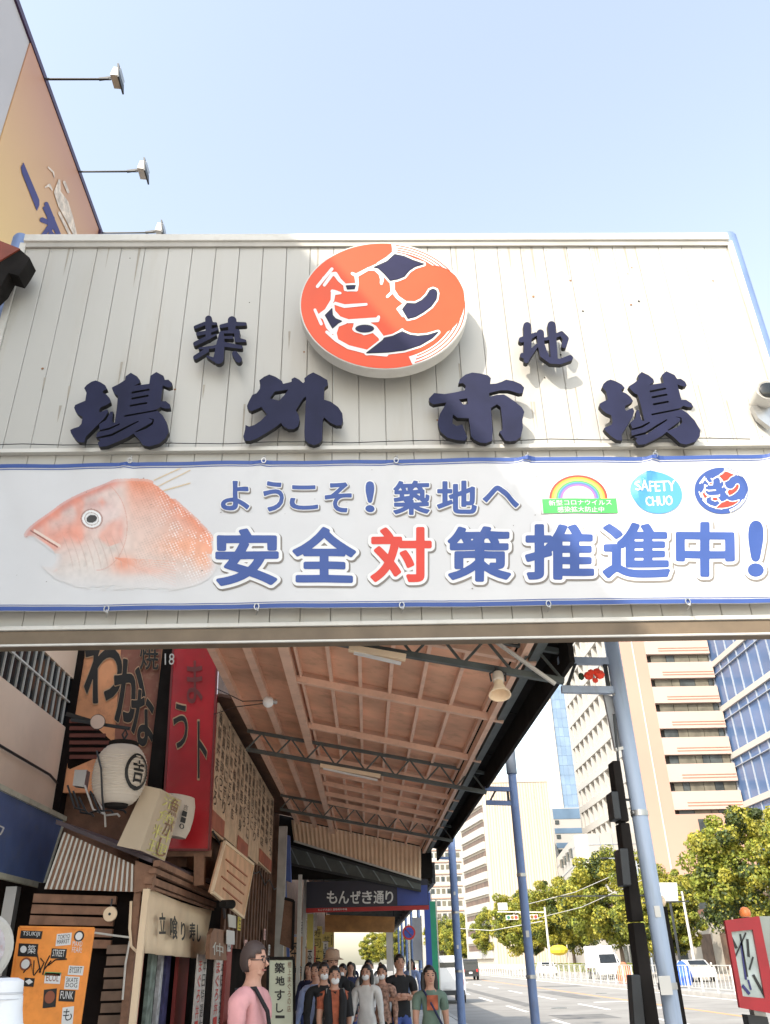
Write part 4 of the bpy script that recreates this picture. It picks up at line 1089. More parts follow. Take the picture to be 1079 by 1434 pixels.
# red sign
rsn = thing('red_signboard', 'tall glossy red signboard with dark brush marks beside the arcade roof', 'sign', (-2.65, 12.6, 3.1))
q = [P(240, 905, Y=12.6) + up, P(303, 905, Y=12.6) + up, P(293, 1190, Y=12.6), P(226, 1190, Y=12.6)]
MB().hexa(q, (0, .16, 0)).build('board', M_signred, rsn)
MB().bar(q[0], q[3], .03).bar(q[3], q[2], .03).bar(q[1], q[2], .03).build('frame', mat('frame_wine', (.18, .03, .03), .5), rsn)
for ch, bxp in (('う', (243, 985, 263, 1048)), ('ト', (277, 1010, 290, 1090)), ('ま', (262, 925, 284, 985))):
    a = MB(); glyph_px(a, ch, bxp, planeY(12.588), .0, .004, .035); a.build('letter_outline', mat('print_tan', (0, 0, 0)) if ch != 'ま' else M_signred, rsn)
    a = MB(); glyph_px(a, ch, bxp, planeY(12.58), .012, .004); a.build('letter', M_blk if ch != 'ま' else mat('print_wine', (.16, .03, .03), .5), rsn)
text_px(MB(), '18', quad_px([(231, 915), (245, 915), (244, 931), (231, 931)], Y=12.5), (0, 0, 0)).build('number', M_trimw, rsn)
MB().bar(P(222, 1195, Y=12.7), P(296, 1195, Y=12.7), .09).bar(P(280, 1195, Y=12.7), P(280, 1240, Y=12.7), .14).build('wood_bracket', M_brown, rsn)
# tan boards along the front
for k, (y0, y1, dz) in enumerate(((12.9, 14.2, 0), (14.25, 15.6, .06), (15.65, 17.2, .0), (17.25, 18.9, .1), (18.95, 21.6, .16))):
    t = thing('menu_board', ('nearest', 'second', 'third', 'fourth', 'farthest')[k] + ' of the tall tan boards of black vertical writing past the red signboard', 'sign', (-2.3, y0, 3.4), 'tan boards of writing along the shop front')
    z0, z1 = 3.40 + dz, 5.28
    bx(-2.40, -2.30, y0, y1, z0, z1).build('board', M_tan, t)
    strs = ['海鮮丼まぐろ', '特選寿司うに', '江戸前にぎり', '生本鮪専門店', '活魚料理刺身']
    n = 3
    for j in range(n):
        ya = y0 + (y1 - y0) * (j + .12) / n; yb = y0 + (y1 - y0) * (j + .88) / n
        zt = z1 - .06 - .12 * (j % 2); zb_ = z0 + .35 + .15 * ((j + k) % 2)
        text_px(MB(), strs[(k * 2 + j) % 5], [(-2.292, ya, zt), (-2.292, yb, zt), (-2.292, yb, zb_), (-2.292, ya, zb_)], (0, 0, 0), True).build('writing', M_blk, t)
    if k % 2 == 0: bx(-2.294, -2.286, y0 + .06, y1 - .06, z0 + .03, z0 + .28).build('red_band', mat('print_brick', (.40, .12, .07), .6, 0, .3), t)
# lean-to roof and corrugated gable
ln = thing('shop_awning', 'old lean-to shop awning with a striped corrugated gable end and dark wooden eaves', 'awning', (-3, 10.6, 2.4))
g0 = [P(90, 1165, Y=10.6), P(190, 1212, Y=10.6), P(190, 1249, Y=10.6), P(62, 1245, Y=10.6)]
MB().hexa(g0, (0, .03, 0)).build('gable_board', M_brown, ln)
for k in range(17):
    a = g0[0].lerp(g0[1], (k + .15) / 17); b = g0[3].lerp(g0[2], (k + .15) / 17)
    MB().hexa([a + Vector((0, -.02, 0)), a + Vector((.022, -.02, -.008)), b + Vector((.024, -.02, 0)), b + Vector((0, -.02, 0))], (0, .016, 0)).build('rib', M_trimw, ln)
MB().hexa([P(190, 1205, Y=10.57), P(218, 1215, Y=10.57), P(212, 1246, Y=10.57), P(188, 1250, Y=10.57)], (0, .12, 0)).build('end_block', M_brown, ln)
MB().hexa([(-3.72, 10.5, 3.16), (-2.52, 10.5, 2.70), (-2.42, 15.3, 2.78), (-3.6, 15.3, 3.3)], (0, 0, .05)).build('roof_sheet', mat('roof_purple_brown', (.075, .055, .065), .6, 0, .3, 4, .2, .3, (.15, .12, .1)), ln)
for k, (z, h, x) in enumerate(((2.70, .07, -2.46), (2.62, .06, -2.50), (2.52, .08, -2.54))):
    bx(x - .05, x + .03, 10.52, 15.2, z - h / 2, z + h / 2 - .004).build('eave_board', M_brown, ln)
# lantern
lc = P(168, 1085, Y=10.0)
lan = thing('paper_lantern', 'round white paper lantern with a black circled mark hanging before the orange sign', 'lantern', lc)
prof = []
for k in range(41):
    t = -1 + 2 * k / 40; r = .305 * math.sqrt(max(0, 1 - (abs(t) * .86) ** 2.3)) + (.005 if k % 2 else -.003)
    prof.append((r, t * .33))
MB().lathe(prof, lc, (0, 0, 1), 40).build('paper_shade', M_paper, lan, smooth=True)
MB().lathe([(.17, .322), (.175, .37), (.16, .38), (.12, .38)], lc, n=28).build('top_ring', M_edge, lan, smooth=True)
MB().lathe([(.13, -.365), (.14, -.322)], lc, n=28).build('bottom_ring', M_edge, lan, smooth=True)


def on_lantern(u, v, w):
    """u angle in degrees from the camera side, v height"""
    t = v / .33; r = .315 * math.sqrt(max(0, 1 - (abs(t) * .86) ** 2.3)) + .004 - w
    a = R(u - 90); return lc + Vector((r * math.cos(a), r * math.sin(a), v))


gx = np.arange(12, 102, 1.2); gy = np.arange(-.3, .3, .008); LX, LY = np.meshgrid(gx, gy)
el = np.hypot((LX - 57) / 32, (LY + .0) / .21)
F = np.abs(el - .9) * 10 - 1.0
o = MB(); solid(o, contours(F, 0, gx, gy, .02), on_lantern); o.build('mark_ring', M_blk, lan)
D_, ax_, ay_, w_, h_ = glyph('吉')
o = MB(); solid(o, [[(57 + (a / w_ - .5) * 30, (b / h_ - .5) * .24) for a, b in l] for l in contours(D_, .02, ax_, ay_)], on_lantern); o.build('mark_character', M_blk, lan)
MB().path([lc + Vector((.0, 0, .41)), lc + Vector((-.03, 0, .47)), lc + Vector((0, 0, .53)), lc + Vector((.03, 0, .47)), lc + Vector((0, 0, .41))], .012, 6).bar(lc + Vector((.05, 0, .54)), P(100, 1008, Y=10.0), .035).build('hanger', M_dark, lan)
MB().path([lc + Vector((-.27, -.12, .25)), lc + Vector((-.12, -.34, .0)), lc + Vector((-.08, -.30, -.28)), lc + Vector((-.1, -.1, -.42))], .012, 6).build('cord', M_dark, lan)
sp2 = thing('spotlight', 'small round spotlight on the bracket above the paper lantern', 'spotlight', P(136, 1010, Y=9.9))
c_ = P(137, 1011, Y=9.9)
MB().lathe([(.0, .12), (.05, .1), (.085, .02), (.09, 0)], c_, (-.5, 1, .2), 20).build('housing', M_dark, sp2, smooth=True)
MB().lathe([(.08, 0), (.085, .012)], c_ + Vector((.003, -.008, 0)), (-.5, 1, .2), 20).build('lens', mat('lens_cream', (.6, .45, .38), .2), sp2, smooth=True)
MB().bar(c_ + Vector((-.04, .08, .01)), P(95, 1000, Y=10.2), .05).build('arm', M_dark, sp2)
# clutter under the lantern: transformer box and cables
cl = thing('junction_box', 'grey junction box among tangled cables left of the paper lantern', 'box', P(115, 1095, Y=11))
q = quad_px([(105, 1078), (122, 1078), (118, 1102), (102, 1100)], Y=11); MB().hexa(q, (0, .15, 0)).build('case', M_steel, cl)
for k in range(7):
    a = P(95 + k * 8, 1100 + 8 * (k % 3), Y=10.9); b = P(120 + k * 9, 1135 + 5 * (k % 2), Y=10.7); m = (a + b) / 2 + Vector((0, 0, -.12))
    MB().path([a, m, b, b + Vector((.03, 0, -.15 if k == 3 else -.03))], .013, 5).build('cable', M_trimw if k in (3, 5) else M_dark, cl)
dk = thing('dark_louvre', 'dark brown slatted vent below the spotlight', 'vent', P(120, 1040, Y=11.4))
q = quad_px([(95, 1000), (120, 1005), (165, 1045), (95, 1075)], Y=11.5); MB().hexa(q, (0, .1, 0)).build('frame', M_void, dk)
for k in range(6):
    a = P(98, 1010 + k * 10, Y=11.45); b = P(128 + min(k, 3) * 10, 1010 + k * 10, Y=11.45); MB().bar(a, b, .03, .05).build('slat', mat('slat_red_brown', (.12, .03, .02), .6), dk)
q = quad_px([(70, 1010), (100, 1000), (150, 1120), (180, 1200), (100, 1170), (80, 1150)][:4], Y=12.4)
# tilted box sign
bs2 = thing('box_sign', 'leaning cream box sign with yellow lettering on its side below the lantern', 'sign', P(200, 1150, Y=10.3))
F0 = [P(203, 1100, Y=10.2), P(226, 1105, Y=10.2), P(197, 1191, Y=10.2), P(164, 1184, Y=10.2)]
B0 = [F0[0] + Vector((.2, .9, 0)), P(255, 1121, Y=11.1), P(231, 1206, Y=11.1), F0[3] + Vector((.2, .9, 0))]
MB().add(F0 + B0, [(0, 1, 2, 3), (7, 6, 5, 4), (0, 4, 5, 1), (1, 5, 6, 2), (2, 6, 7, 3), (3, 7, 4, 0)]).build('box', mat('box_cream', (.55, .45, .33), .6, 0, .06), bs2)
n_ = (B0[1] - F0[1]).cross(F0[2] - F0[1]).normalized() * -.01
if n_.y > 0: n_ = -n_
M_yel = mat('lettering_yellow', (.62, .58, .20), .6, 0, .25, 14)
text_px(MB(), '活魚料理', [F0[1] + (B0[1] - F0[1]) * .12, B0[1], B0[2], F0[2] + (B0[2] - F0[2]) * .12], n_, False if False else True).build('lettering', M_yel, bs2)
text_px(MB(), '魚がし', [F0[1] + (B0[1] - F0[1]) * .5, B0[1] - (B0[1] - F0[1]) * .06, B0[2] - (B0[2] - F0[2]) * .06, F0[2] + (B0[2] - F0[2]) * .5], n_ * 1.5, True).build('lettering', M_brown, bs2)
l2 = thing('drum_sign', 'curved white drum sign with black characters behind the leaning box sign', 'sign', P(258, 1145, Y=11.6))
c_ = P(246, 1143, Y=11.8)
MB().lathe([(.2, -.26), (.235, -.15), (.245, 0), (.235, .15), (.2, .26)], c_, (.15, 0, 1), 28).build('drum', M_paper, l2, smooth=True)
text_px(MB(), '吉110', [P(258, 1125, Y=11.55), P(265, 1128, Y=11.6), P(258, 1163, Y=11.6), P(250, 1160, Y=11.55)], (0, 0, 0), True).build('lettering', M_blk, l2)
# planks behind the orange board
pk = thing('plank_shutter', 'dark brown horizontal planks of a closed stall behind the orange sticker board', 'shutter', (-3.3, 10.75, 0))
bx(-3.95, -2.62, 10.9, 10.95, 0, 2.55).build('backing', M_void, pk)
for k in range(5):
    z = 2.42 - k * .115
    q = [(-3.92, 10.72, z), (-2.95, 10.72, z - .05), (-2.95, 10.72, z - .135), (-3.92, 10.72, z - .095)]; MB().hexa(q, (0, .06, 0)).build('plank', M_brown, pk)
for k in range(16):
    z = 1.86 - k * .115; bx(-2.98 + .012 * (k % 2), -2.74, 10.7, 10.78, z - .09, z).build('slat', mat('slat_tan_brown', (.20, .13, .09), .7, 0, .3, 5), pk)
bx(-2.72, -2.64, 10.62, 10.7, 0, 2.4).build('corner_post', M_brown, pk)
# gauge & pipes
ga = thing('wall_clock', 'small round white dial on the stall beam', 'clock', P(154, 1280, Y=10.5))
c_ = P(154, 1280, Y=10.5); MB().lathe([(.075, 0), (.08, .02), (.078, .03)], c_, (0, 1, 0), 24).build('dial', M_cream, ga); MB().bar(c_ + Vector((0, .01, .06)), c_ + Vector((0, .02, .16)), .015).build('hanger', M_dark, ga)
MB().lathe([(.015, -.01), (.015, 0)], c_, (0, 1, 0), 8).build('hub', M_dark, ga)
for k, (pts, r, m, lab) in enumerate((([(184, 1262), (182, 1300), (184, 1325), (196, 1337)], .016, M_cream, 'pale bent hose hanging beside the cloth shop curtain'), ([(132, 1306), (160, 1310), (184, 1313)], .012, M_trimw, 'pale horizontal pipe across the stall'), ([(182, 1318), (176, 1350), (172, 1400)], .012, M_trimw, 'pale hanging cord over the dark doorway'))):
    tag(MB().path([P(a, b, Y=10.55) for a, b in pts], r, 6).build('hose', m, None, loc=P(*pts[0], Y=10.55)), lab, 'hose')
# orange sticker board
ob = thing('sticker_board', 'orange board covered with stickers and a black scribble', 'board', (-3.2, 9.6, 1))
oq = [P(28, 1298, Y=9.6), P(132, 1300, Y=9.6), P(110, 1450, Y=9.6), P(4, 1450, Y=9.6)]
MB().hexa(oq, (0, .04, 0)).build('panel', M_orange, ob)
for a, b in ((oq[0], oq[1]), (oq[0], oq[3]), (oq[1], oq[2])): MB().bar(a, b, .02, .02).build('frame', M_orange, ob)
for k in (.15, .85):
    MB().bar(oq[3].lerp(oq[2], k) + Vector((0, .03, 0)), Vector((oq[3].lerp(oq[2], k).x, 9.63, 0)), .04).build('leg', M_dark, ob)
BG = {'k': M_blk, 'w': M_white, 'g': mat('sticker_green', (.08, .35, .12), .5), 'n': mat('sticker_navy', (.02, .02, .12), .5), 'r': mat('sticker_brown', (.25, .07, .03), .5)}
stk = [((30, 1304, 60, 1315), 'k', 'w', 'TSUKIJI'), ((27, 1322, 54, 1340), 'k', 'w', '●築'), ((80, 1306, 101, 1323), 'w', 'k', 'TOKYO\nMARKET'), ((101, 1316, 118, 1338), None, 'w', 'MAXD\nFEAR!'), ((73, 1329, 94, 1343), 'k', 'w', 'STREET'), ((97, 1353, 118, 1366), 'w', 'k', 'BYSSRT'), ((64, 1363, 86, 1378), 'w', 'r', 'ECOL'), ((64, 1362, 86, 1367), 'g', None, ''), ((35, 1370, 49, 1382), 'k', 'w', '◆'), ((62, 1384, 80, 1410), 'k', 'r', '●'), ((92, 1368, 112, 1386), 'w', 'k', 'SKATE\nDOG'), ((84, 1387, 106, 1403), 'k', 'w', 'FUNK'), ((88, 1409, 104, 1434), 'w', 'k', 'も')]
for (x0, y0, x1, y1), bgm, fg, tx in stk:
    dx = -(y0 - 1300) * .15
    sh = 2 if (x0 + y0) % 3 == 0 else -1
    q = quad_px([(x0, y0 + sh), (x1, y0), (x1 - 2, y1), (x0 - 2, y1 + sh)], Y=9.594)
    par = ob
    if bgm: par = MB().hexa(q, (0, .004, 0)).build('sticker', BG[bgm], ob)
    if tx:
        c = q[0] + (q[2] - q[0]) * .5
        q2 = [c + (p - c) * .8 for p in q]
        lines = tx.split('\n'); o = MB()
        for li, l in enumerate(lines):
            f0, f1 = li / len(lines), (li + .85) / len(lines)
            text_px(o, l, [q2[0].lerp(q2[3], f0), q2[1].lerp(q2[2], f0), q2[1].lerp(q2[2], f1), q2[0].lerp(q2[3], f1)], (0, -.003, 0))
        o.build('sticker_print', BG[fg], par)
for (cx_, cy_, r, m) in ((111, 1311, 7, 'k'), (36, 1350, 8, 'r')):
    c_ = P(cx_, cy_, Y=9.592); q = MB().lathe([(r * .0073, 0), (r * .0073, .006)], c_, (0, 1, 0), 24).build('sticker', BG[m], ob)
    MB().lathe([(r * .0052, -.003), (r * .0052, 0)], c_, (0, 1, 0), 24).build('sticker_print', M_white, q)
o = MB()
for pts in ([(33, 1362), (44, 1350), (47, 1366), (48, 1345)], [(48, 1366), (56, 1355), (52, 1335), (57, 1362)], [(55, 1362), (62, 1348), (57, 1342)], [(60, 1365), (64, 1350), (70, 1338)], [(68, 1352), (78, 1344), (94, 1343)], [(62, 1358), (72, 1345)]):
    o.path([P(a, b, Y=9.592) for a, b in pts], .006, 4)
o.build('scribble', M_blk, ob)

# noren curtain
XN = -2.55
nr = thing('noren_curtain', 'cream cloth shop curtain with black Japanese characters hanging from the eaves', 'curtain', (XN, 12, 2.4))
qn = [P(207, 1243, X=XN), P(297, 1275, X=XN), P(286, 1343, X=XN), P(203, 1335, X=XN)]
o = MB(); n = 48; vs = []
for k in range(n + 1):
    for j in range(7):
        t = k / n; p = qn[0].lerp(qn[1], t).lerp(qn[3].lerp(qn[2], t), j / 6)
        p.x += .03 * math.sin(t * 22) * (j / 6) + .012 * math.sin(t * 61) * (j / 6); p.z += -.05 * math.sin(t * math.pi) * (1 - j / 6) * .6; vs.append(p)
o.add(vs, [(k * 7 + j, k * 7 + j + 1, (k + 1) * 7 + j + 1, (k + 1) * 7 + j) for k in range(n) for j in range(6)])
nc = o.build('cloth', M_cream, nr, smooth=True); nc.modifiers.new('thick', 'SOLIDIFY').thickness = .004
for ch, (cx_, cy_, w, h) in zip('立喰り寿し', ((228, 1293, 9, 30), (244, 1299, 10, 33), (257, 1304, 6, 26), (270, 1305, 8, 26), (279, 1307, 5, 24))):
    sl_ = .33
    q = quad_px([(cx_ - w / 2, cy_ - h / 2 - sl_ * w / 2), (cx_ + w / 2, cy_ - h / 2 + sl_ * w / 2), (cx_ + w / 2, cy_ + h / 2 + .1 * w), (cx_ - w / 2, cy_ + h / 2 - .1 * w)], X=XN + .078)
    o = MB(); glyph_px(o, ch, (cx_ - w / 2, cy_ - h / 2, cx_ + w / 2, cy_ + h / 2), planeX(XN + .085), .02, .004); oo = o.build('character', M_blk, nc)
MB().bar(P(209, 1242, X=XN + .02), P(299, 1274, X=XN + .02), .03).build('rod', M_brown, nr)
tag(MB().bar(P(206, 1245, X=XN), Vector((XN, P(206, 1245, X=XN).y, 0)), .07).build('timber_post', M_cream, None, loc=(XN, 10.6, 0)), 'pale timber post at the near edge of the cloth shop curtain', 'post')


def front(px0, px1, X, z0, z1, th=.05, py=1390):
    y0 = P(px0, py, X=X).y; y1 = P(px1, py, X=X).y
    return bx(X - th, X, y0, y1, z0, z1)


tag(front(179, 197, -2.75, 0, 2.3).build('red_door', mat('door_red', (.28, .035, .03), .5, 0, .15), None, loc=(-2.75, 11, 0)), 'dark red sliding door leaf left of the cloth shop curtain', 'door')
tag(front(247, 262, -2.72, 0, 2.2).build('red_door', mat('door_red', (0, 0, 0)), None, loc=(-2.72, 13, 0)), 'dark red door leaf below the cloth shop curtain', 'door')
for (a, b, c, lab) in ((208, 216, (.2, .25, .22), 'grey green bottle crate stack in the doorway'), (222, 226, (.5, .5, .52), 'pale folded sheet leaning in the doorway'), (230, 236, (.06, .06, .16), 'dark blue cloth hanging in the doorway')):
    tag(front(a, b, -2.8, .2, 1.9).build('doorway_goods', mat('goods_%d' % a, c, .6, 0, .5, 9, .3), None, loc=(-2.8, 12, .2)), lab, 'goods')
M_bnr = mat('banner_paper', (.66, .6, .55), .7, 0, .15, 8)
for (a, b, X, z1, lab) in ((274, 287, -2.42, 1.78, 'white paper banner with red characters below the cloth shop curtain'), (299, 314, -2.36, 1.75, 'white paper banner with red characters beside the brown bell shaped sign')):
    y0 = P(a, 1390, X=X).y; y1 = P(b, 1390, X=X).y
    t = thing('paper_banner', lab, 'banner', (X, y0, 0))
    bx(X - .02, X, y0, y1, 0.1, z1).build('sheet', M_bnr, t)
    for j, (f0, f1) in enumerate(((.08, .46), (.54, .92))):
        ya, yb = y0 + (y1 - y0) * f0, y0 + (y1 - y0) * f1
        text_px(MB(), ('まぐろ丼一千円', '本日特選生うに')[j], [(X + .008, ya, z1 - .05), (X + .008, yb, z1 - .05), (X + .008, yb, .4), (X + .008, ya, .4)], (0, 0, 0), True).build('writing', (mat('ink_red', (.6, .04, .03), .6), M_blk)[j], t)
tag(front(315, 322, -2.3, 0, 1.95).build('red_column', mat('door_red', (0, 0, 0)), None, loc=(-2.3, 16, 0)), 'red painted column beside the brown bell shaped sign', 'column')
# bell-shaped wooden sign
bl = thing('wooden_sign', 'brown bell shaped wooden sign with a white character', 'sign', P(307, 1325, X=-2.2))
pts = [(300, 1300), (316, 1303), (318, 1345), (294, 1343), (294, 1325), (296, 1308)]
vs = [P(a, b, X=-2.2) for a, b in pts]; MB().add(vs + [v + Vector((-.06, 0, 0)) for v in vs], [tuple(range(6)), tuple(range(11, 5, -1))] + [(i, (i + 1) % 6, 6 + (i + 1) % 6, 6 + i) for i in range(6)]).build('board', M_brown, bl)
text_px(MB(), '仲', quad_px([(298, 1318), (313, 1322), (313, 1340), (298, 1337)], X=-2.19), (0, 0, 0)).build('character', M_trimw, bl)
tag(MB().hexa(quad_px([(318, 1302), (329, 1304), (329, 1323), (318, 1322)], X=-2.15), (-.01, 0, 0)).build('notice_sheet', M_white, None, loc=P(318, 1302, X=-2.15)), 'small white notice stuck beside the brown bell shaped sign', 'notice')
tag(MB().hexa(quad_px([(320, 1280), (331, 1283), (331, 1300), (321, 1298)], X=-2.15), (-.01, 0, 0)).build('notice_sheet', M_trimw, None, loc=P(320, 1280, X=-2.15)), 'small white notice just under the tilted poster board', 'notice')
# tilted poster board
tb = thing('poster_board', 'tilted pale orange poster board hanging under the tan boards', 'board', P(325, 1230, X=-2.1))
q = quad_px([(315, 1179), (355, 1211), (341, 1285), (297, 1249)], X=-2.1)
MB().hexa(q, (-.05, 0, 0)).build('board', mat('poster_orange', (.66, .40, .24), .7, 0, .18, 3, 0, .4, (.75, .55, .35)), tb)
for a, b in ((0, 1), (1, 2), (2, 3), (3, 0)): MB().bar(q[a], q[b], .04).build('frame', M_cream, tb)
for k in range(4): MB().bar(q[0].lerp(q[3], .3 + k * .17).lerp(q[1].lerp(q[2], .3 + k * .17), .12 + .1 * (k % 2)) + Vector((.01, 0, 0)), q[0].lerp(q[3], .3 + k * .17).lerp(q[1].lerp(q[2], .3 + k * .17), .85) + Vector((.01, 0, 0)), .012, .02).build('print_line', mat('ink_rust', (.4, .12, .05), .6), tb)
s3 = thing('tube_spotlight', 'black tube spotlight aimed along the shop front under the poster board', 'spotlight', P(322, 1262, X=-1.95))
MB().lathe([(.05, 0), (.06, .5)], P(312, 1266, X=-1.95), (.1, 1, .05), 14).build('housing', M_edge, s3)
MB().bar(P(313, 1268, X=-1.95), P(315, 1285, X=-2.0), .03).build('bracket', M_dark, s3)
# slatted dark wood front and further small signs down the row
vs_ = thing('slatted_screen', 'dark upright wooden slats behind the poster board', 'screen', (-2.3, 16, 2))
for k in range(14):
    y = 15.2 + k * .5; bx(-2.42, -2.36, y, y + .2, 1.9, 3.9).build('slat', M_wood, vs_)
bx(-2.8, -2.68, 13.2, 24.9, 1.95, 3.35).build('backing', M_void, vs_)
cols_ = [(.6, .55, .5), (.45, .08, .05), (.55, .42, .12), (.12, .14, .35), (.5, .3, .18), (.3, .3, .3), (.65, .62, .58)]
nm = ['white', 'red', 'yellow', 'navy', 'tan', 'grey', 'cream']
r2 = random.Random(5)
ORD = ['first', 'second', 'third', 'fourth', 'fifth', 'sixth', 'seventh', 'eighth', 'ninth', 'tenth', 'eleventh', 'twelfth', 'thirteenth', 'fourteenth', 'fifteenth', 'sixteenth', 'seventeenth', 'eighteenth', 'nineteenth', 'twentieth']
for k in range(20):
    Y = 25.5 + k * 1.3; c = r2.randrange(7)
    z1 = r2.uniform(2.0, 3.2); h = r2.uniform(.5, 1.1); w = r2.uniform(.2, .5); X0 = -2.25 + r2.uniform(0, .08)
    t = thing('blade_sign', nm[c] + ' board, %s small blade sign past the street name sign' % ORD[k], 'sign', (X0, Y, z1 - h), 'small blade signs sticking out along the far shops')
    bx(X0, X0 + w, Y, Y + .05, z1 - h, z1).build('board', mat('blade_' + nm[c], cols_[c], .6, 0, .15, 6), t)
    text_px(MB(), r2.choice(['寿司', '海鮮', '鮪', '玉子焼', '乾物', '茶', '丼']), [(X0 + .04, Y - .006, z1 - .04), (X0 + w - .04, Y - .006, z1 - .04), (X0 + w - .04, Y - .006, z1 - h + .06), (X0 + .04, Y - .006, z1 - h + .06)], (0, 0, 0), True).build('writing', M_blk if c not in (1, 3) else M_white, t)
fs = thing('far_shop_row', 'row of dim shop fronts lining the left of the far arcade', 'building', (-4, 25, 0))
bx(-6.38, -2.5, 25.05, 70, 0, 6.5).build('wall', M_wood, fs)
for k in range(9):
    y = 26 + k * 4.6; bx(-2.498, -2.44, y, y + 3.6, .3, 2.2).build('shop_opening', mat('shop_front_tone_%d' % (k % 3), [(.35, .25, .15), (.12, .1, .1), (.4, .36, .3)][k % 3], .6, 0, .8, 4), fs)  # openings alternate between warm brown, near black and pale tan
    bx(-2.49, -2.1, y, y + 3.8, 2.3, 2.38).build('shop_awning', (M_bl, M_orange, M_brown)[k % 3], fs)
# sushi stand sign
ss = thing('standing_sign', 'pale green standing sushi sign with black brush characters in a black frame', 'sign', (-1.2, 13, 0))
q = quad_px([(376, 1342), (412, 1342), (413, 1460), (374, 1460)], Y=13.0)
MB().hexa(q, (0, .14, 0)).build('panel', mat('sign_pale_green', (.55, .58, .45), .5, 0, .08, 2), ss)
for a, b in ((0, 1), (1, 2), (0, 3)): MB().bar(q[a] + Vector((0, -.01, 0)), q[b] + Vector((0, -.01, 0)), .035, .04).build('frame', M_edge, ss)
for k in (.15, .85): MB().bar(q[3].lerp(q[2], k) + Vector((0, .07, 0)), Vector((q[3].lerp(q[2], k).x, 13.07, 0)), .05).build('leg', M_edge, ss)
for ch, bxp in (('築', (385, 1348, 399, 1363)), ('地', (386, 1367, 399, 1380)), ('す', (385, 1386, 399, 1401)), ('し', (387, 1405, 397, 1418)), ('一', (386, 1422, 399, 1426))):
    a = MB(); glyph_px(a, ch, bxp, planeY(12.99), .025, .004); a.build('character', M_blk, ss)
text_px(MB(), '極上まぐろの店', quad_px([(403, 1346), (409, 1346), (408, 1418), (402, 1418)], Y=12.99), (0, 0, 0), True).build('small_text', M_brown, ss)
# pale column and blue gutter box at the far end of the roof's left side
tag(bx(-1.98, -1.8, 19.9, 20.05, 0, 4.4).build('column', mat('column_grey_white', (.42, .42, .40), .5, 0, .2, 4), None, loc=(-1.9, 20, 0)), 'pale grey upright column on the left side of the arcade', 'column')
bg_ = thing('gutter_pipe', 'blue gutter downpipe at the left end of the corrugated fascia', 'pipe', (-2.1, 24.8, 3))
q = quad_px([(396, 1168), (406, 1170), (408, 1235), (398, 1232)], Y=22); MB().hexa(q, (0, .2, 0)).build('hopper', mat('gutter_blue', (.08, .14, .40), .5, 0, .25), bg_)
MB().bar(P(399, 1232, Y=22), P(404, 1340, Y=22), .07).build('pipe', mat('gutter_blue', (0, 0, 0)), bg_)
for k, (px, Y) in enumerate(((421, 22.5), (428, 26.5))):
    a = P(px, 1225, Y=Y); tag(MB().bar((a.x, Y, 0), (a.x, Y, a.z), .09).build('white_pipe', M_trimw, None, loc=(a.x, Y, 0)), ('pale vertical pipe left of the street name sign', 'thin pale pipe under the left end of the street name sign')[k], 'pipe')
dt = thing('wall_cabinet', 'dark framed brown cabinet on the wall above the standing sushi sign', 'cabinet', P(395, 1290, X=-2.0))
q = quad_px([(399, 1258), (412, 1262), (410, 1330), (392, 1322)], Y=18); MB().hexa(q, (0, .3, 0)).build('body', M_wood, dt)
MB().bar(q[0], q[1], .05).bar(q[1], q[2], .05).build('frame', M_edge, dt)

# red framed box on the right
rb_ = thing('fire_alarm_box', 'tilted red framed box with a scribbled glass front and an orange lamp on top', 'box', (2.65, 6.5, 0))
q = quad_px([(1014, 1289), (1062, 1283), (1090, 1421), (1035, 1411)], Y=6.5)
M_rbx = mat('box_red', (.30, .012, .02), .35, 0, .12, 5, 0, .3, (.15, .01, .01))
MB().hexa([q[0] + Vector((0, .012, 0)), q[1] + Vector((0, .012, 0)), q[2] + Vector((0, .012, 0)), q[3] + Vector((0, .012, 0))], (.30, .10, 0)).build('case', mat('case_grey_green', (.25, .27, .24), .5, 0, .2), rb_)
cq = (q[0] + q[1] + q[2] + q[3]) / 4
inn = quad_px([(1023, 1305), (1053, 1302), (1070, 1398), (1039, 1395)], Y=6.5)
for a in range(4):
    b = (a + 1) % 4
    MB().add([q[a] + Vector((0, -.02, 0)), q[b] + Vector((0, -.02, 0)), inn[b] + Vector((0, -.02, 0)), inn[a] + Vector((0, -.02, 0)), q[a] + Vector((0, .01, 0)), q[b] + Vector((0, .01, 0)), inn[b] + Vector((0, .01, 0)), inn[a] + Vector((0, .01, 0))],
             [(0, 1, 2, 3), (7, 6, 5, 4), (0, 4, 5, 1), (3, 2, 6, 7), (0, 3, 7, 4), (1, 5, 6, 2)]).build('frame', M_rbx, rb_)
MB().hexa([p + Vector((0, -.002, 0)) for p in inn], (0, .008, 0)).build('pane', mat('pane_grey', (.36, .42, .40), .25, 0, .35, 6, 0, .4, (.55, .5, .6)), rb_)
for (a, b, w, m) in (((1022, 1308), (1032, 1328), .018, 'k'), ((1047, 1315), (1049, 1340), .016, 'k'), ((1037, 1308), (1047, 1368), .012, 'k'), ((1045, 1306), (1030, 1340), .009, 'k'), ((1038, 1320), (1045, 1372), .014, 'n'), ((1055, 1340), (1050, 1358), .010, 'k'), ((1055, 1365), (1072, 1396), .018, 'k'), ((1040, 1380), (1050, 1392), .02, 'n'), ((1048, 1372), (1052, 1386), .012, 'n')):
    MB().bar(P(*a, Y=6.492), P(*b, Y=6.492), w, .004, (0, 1, 0)).build('scribble', BG[m], rb_)
MB().lathe([(.035, 0), (.04, .02), (.038, .04), (.022, .06), (0.004, .066)], P(1045, 1284, Y=6.58), n=18).build('lamp', mat('lamp_orange', (.75, .22, .06), .3), rb_, smooth=True)
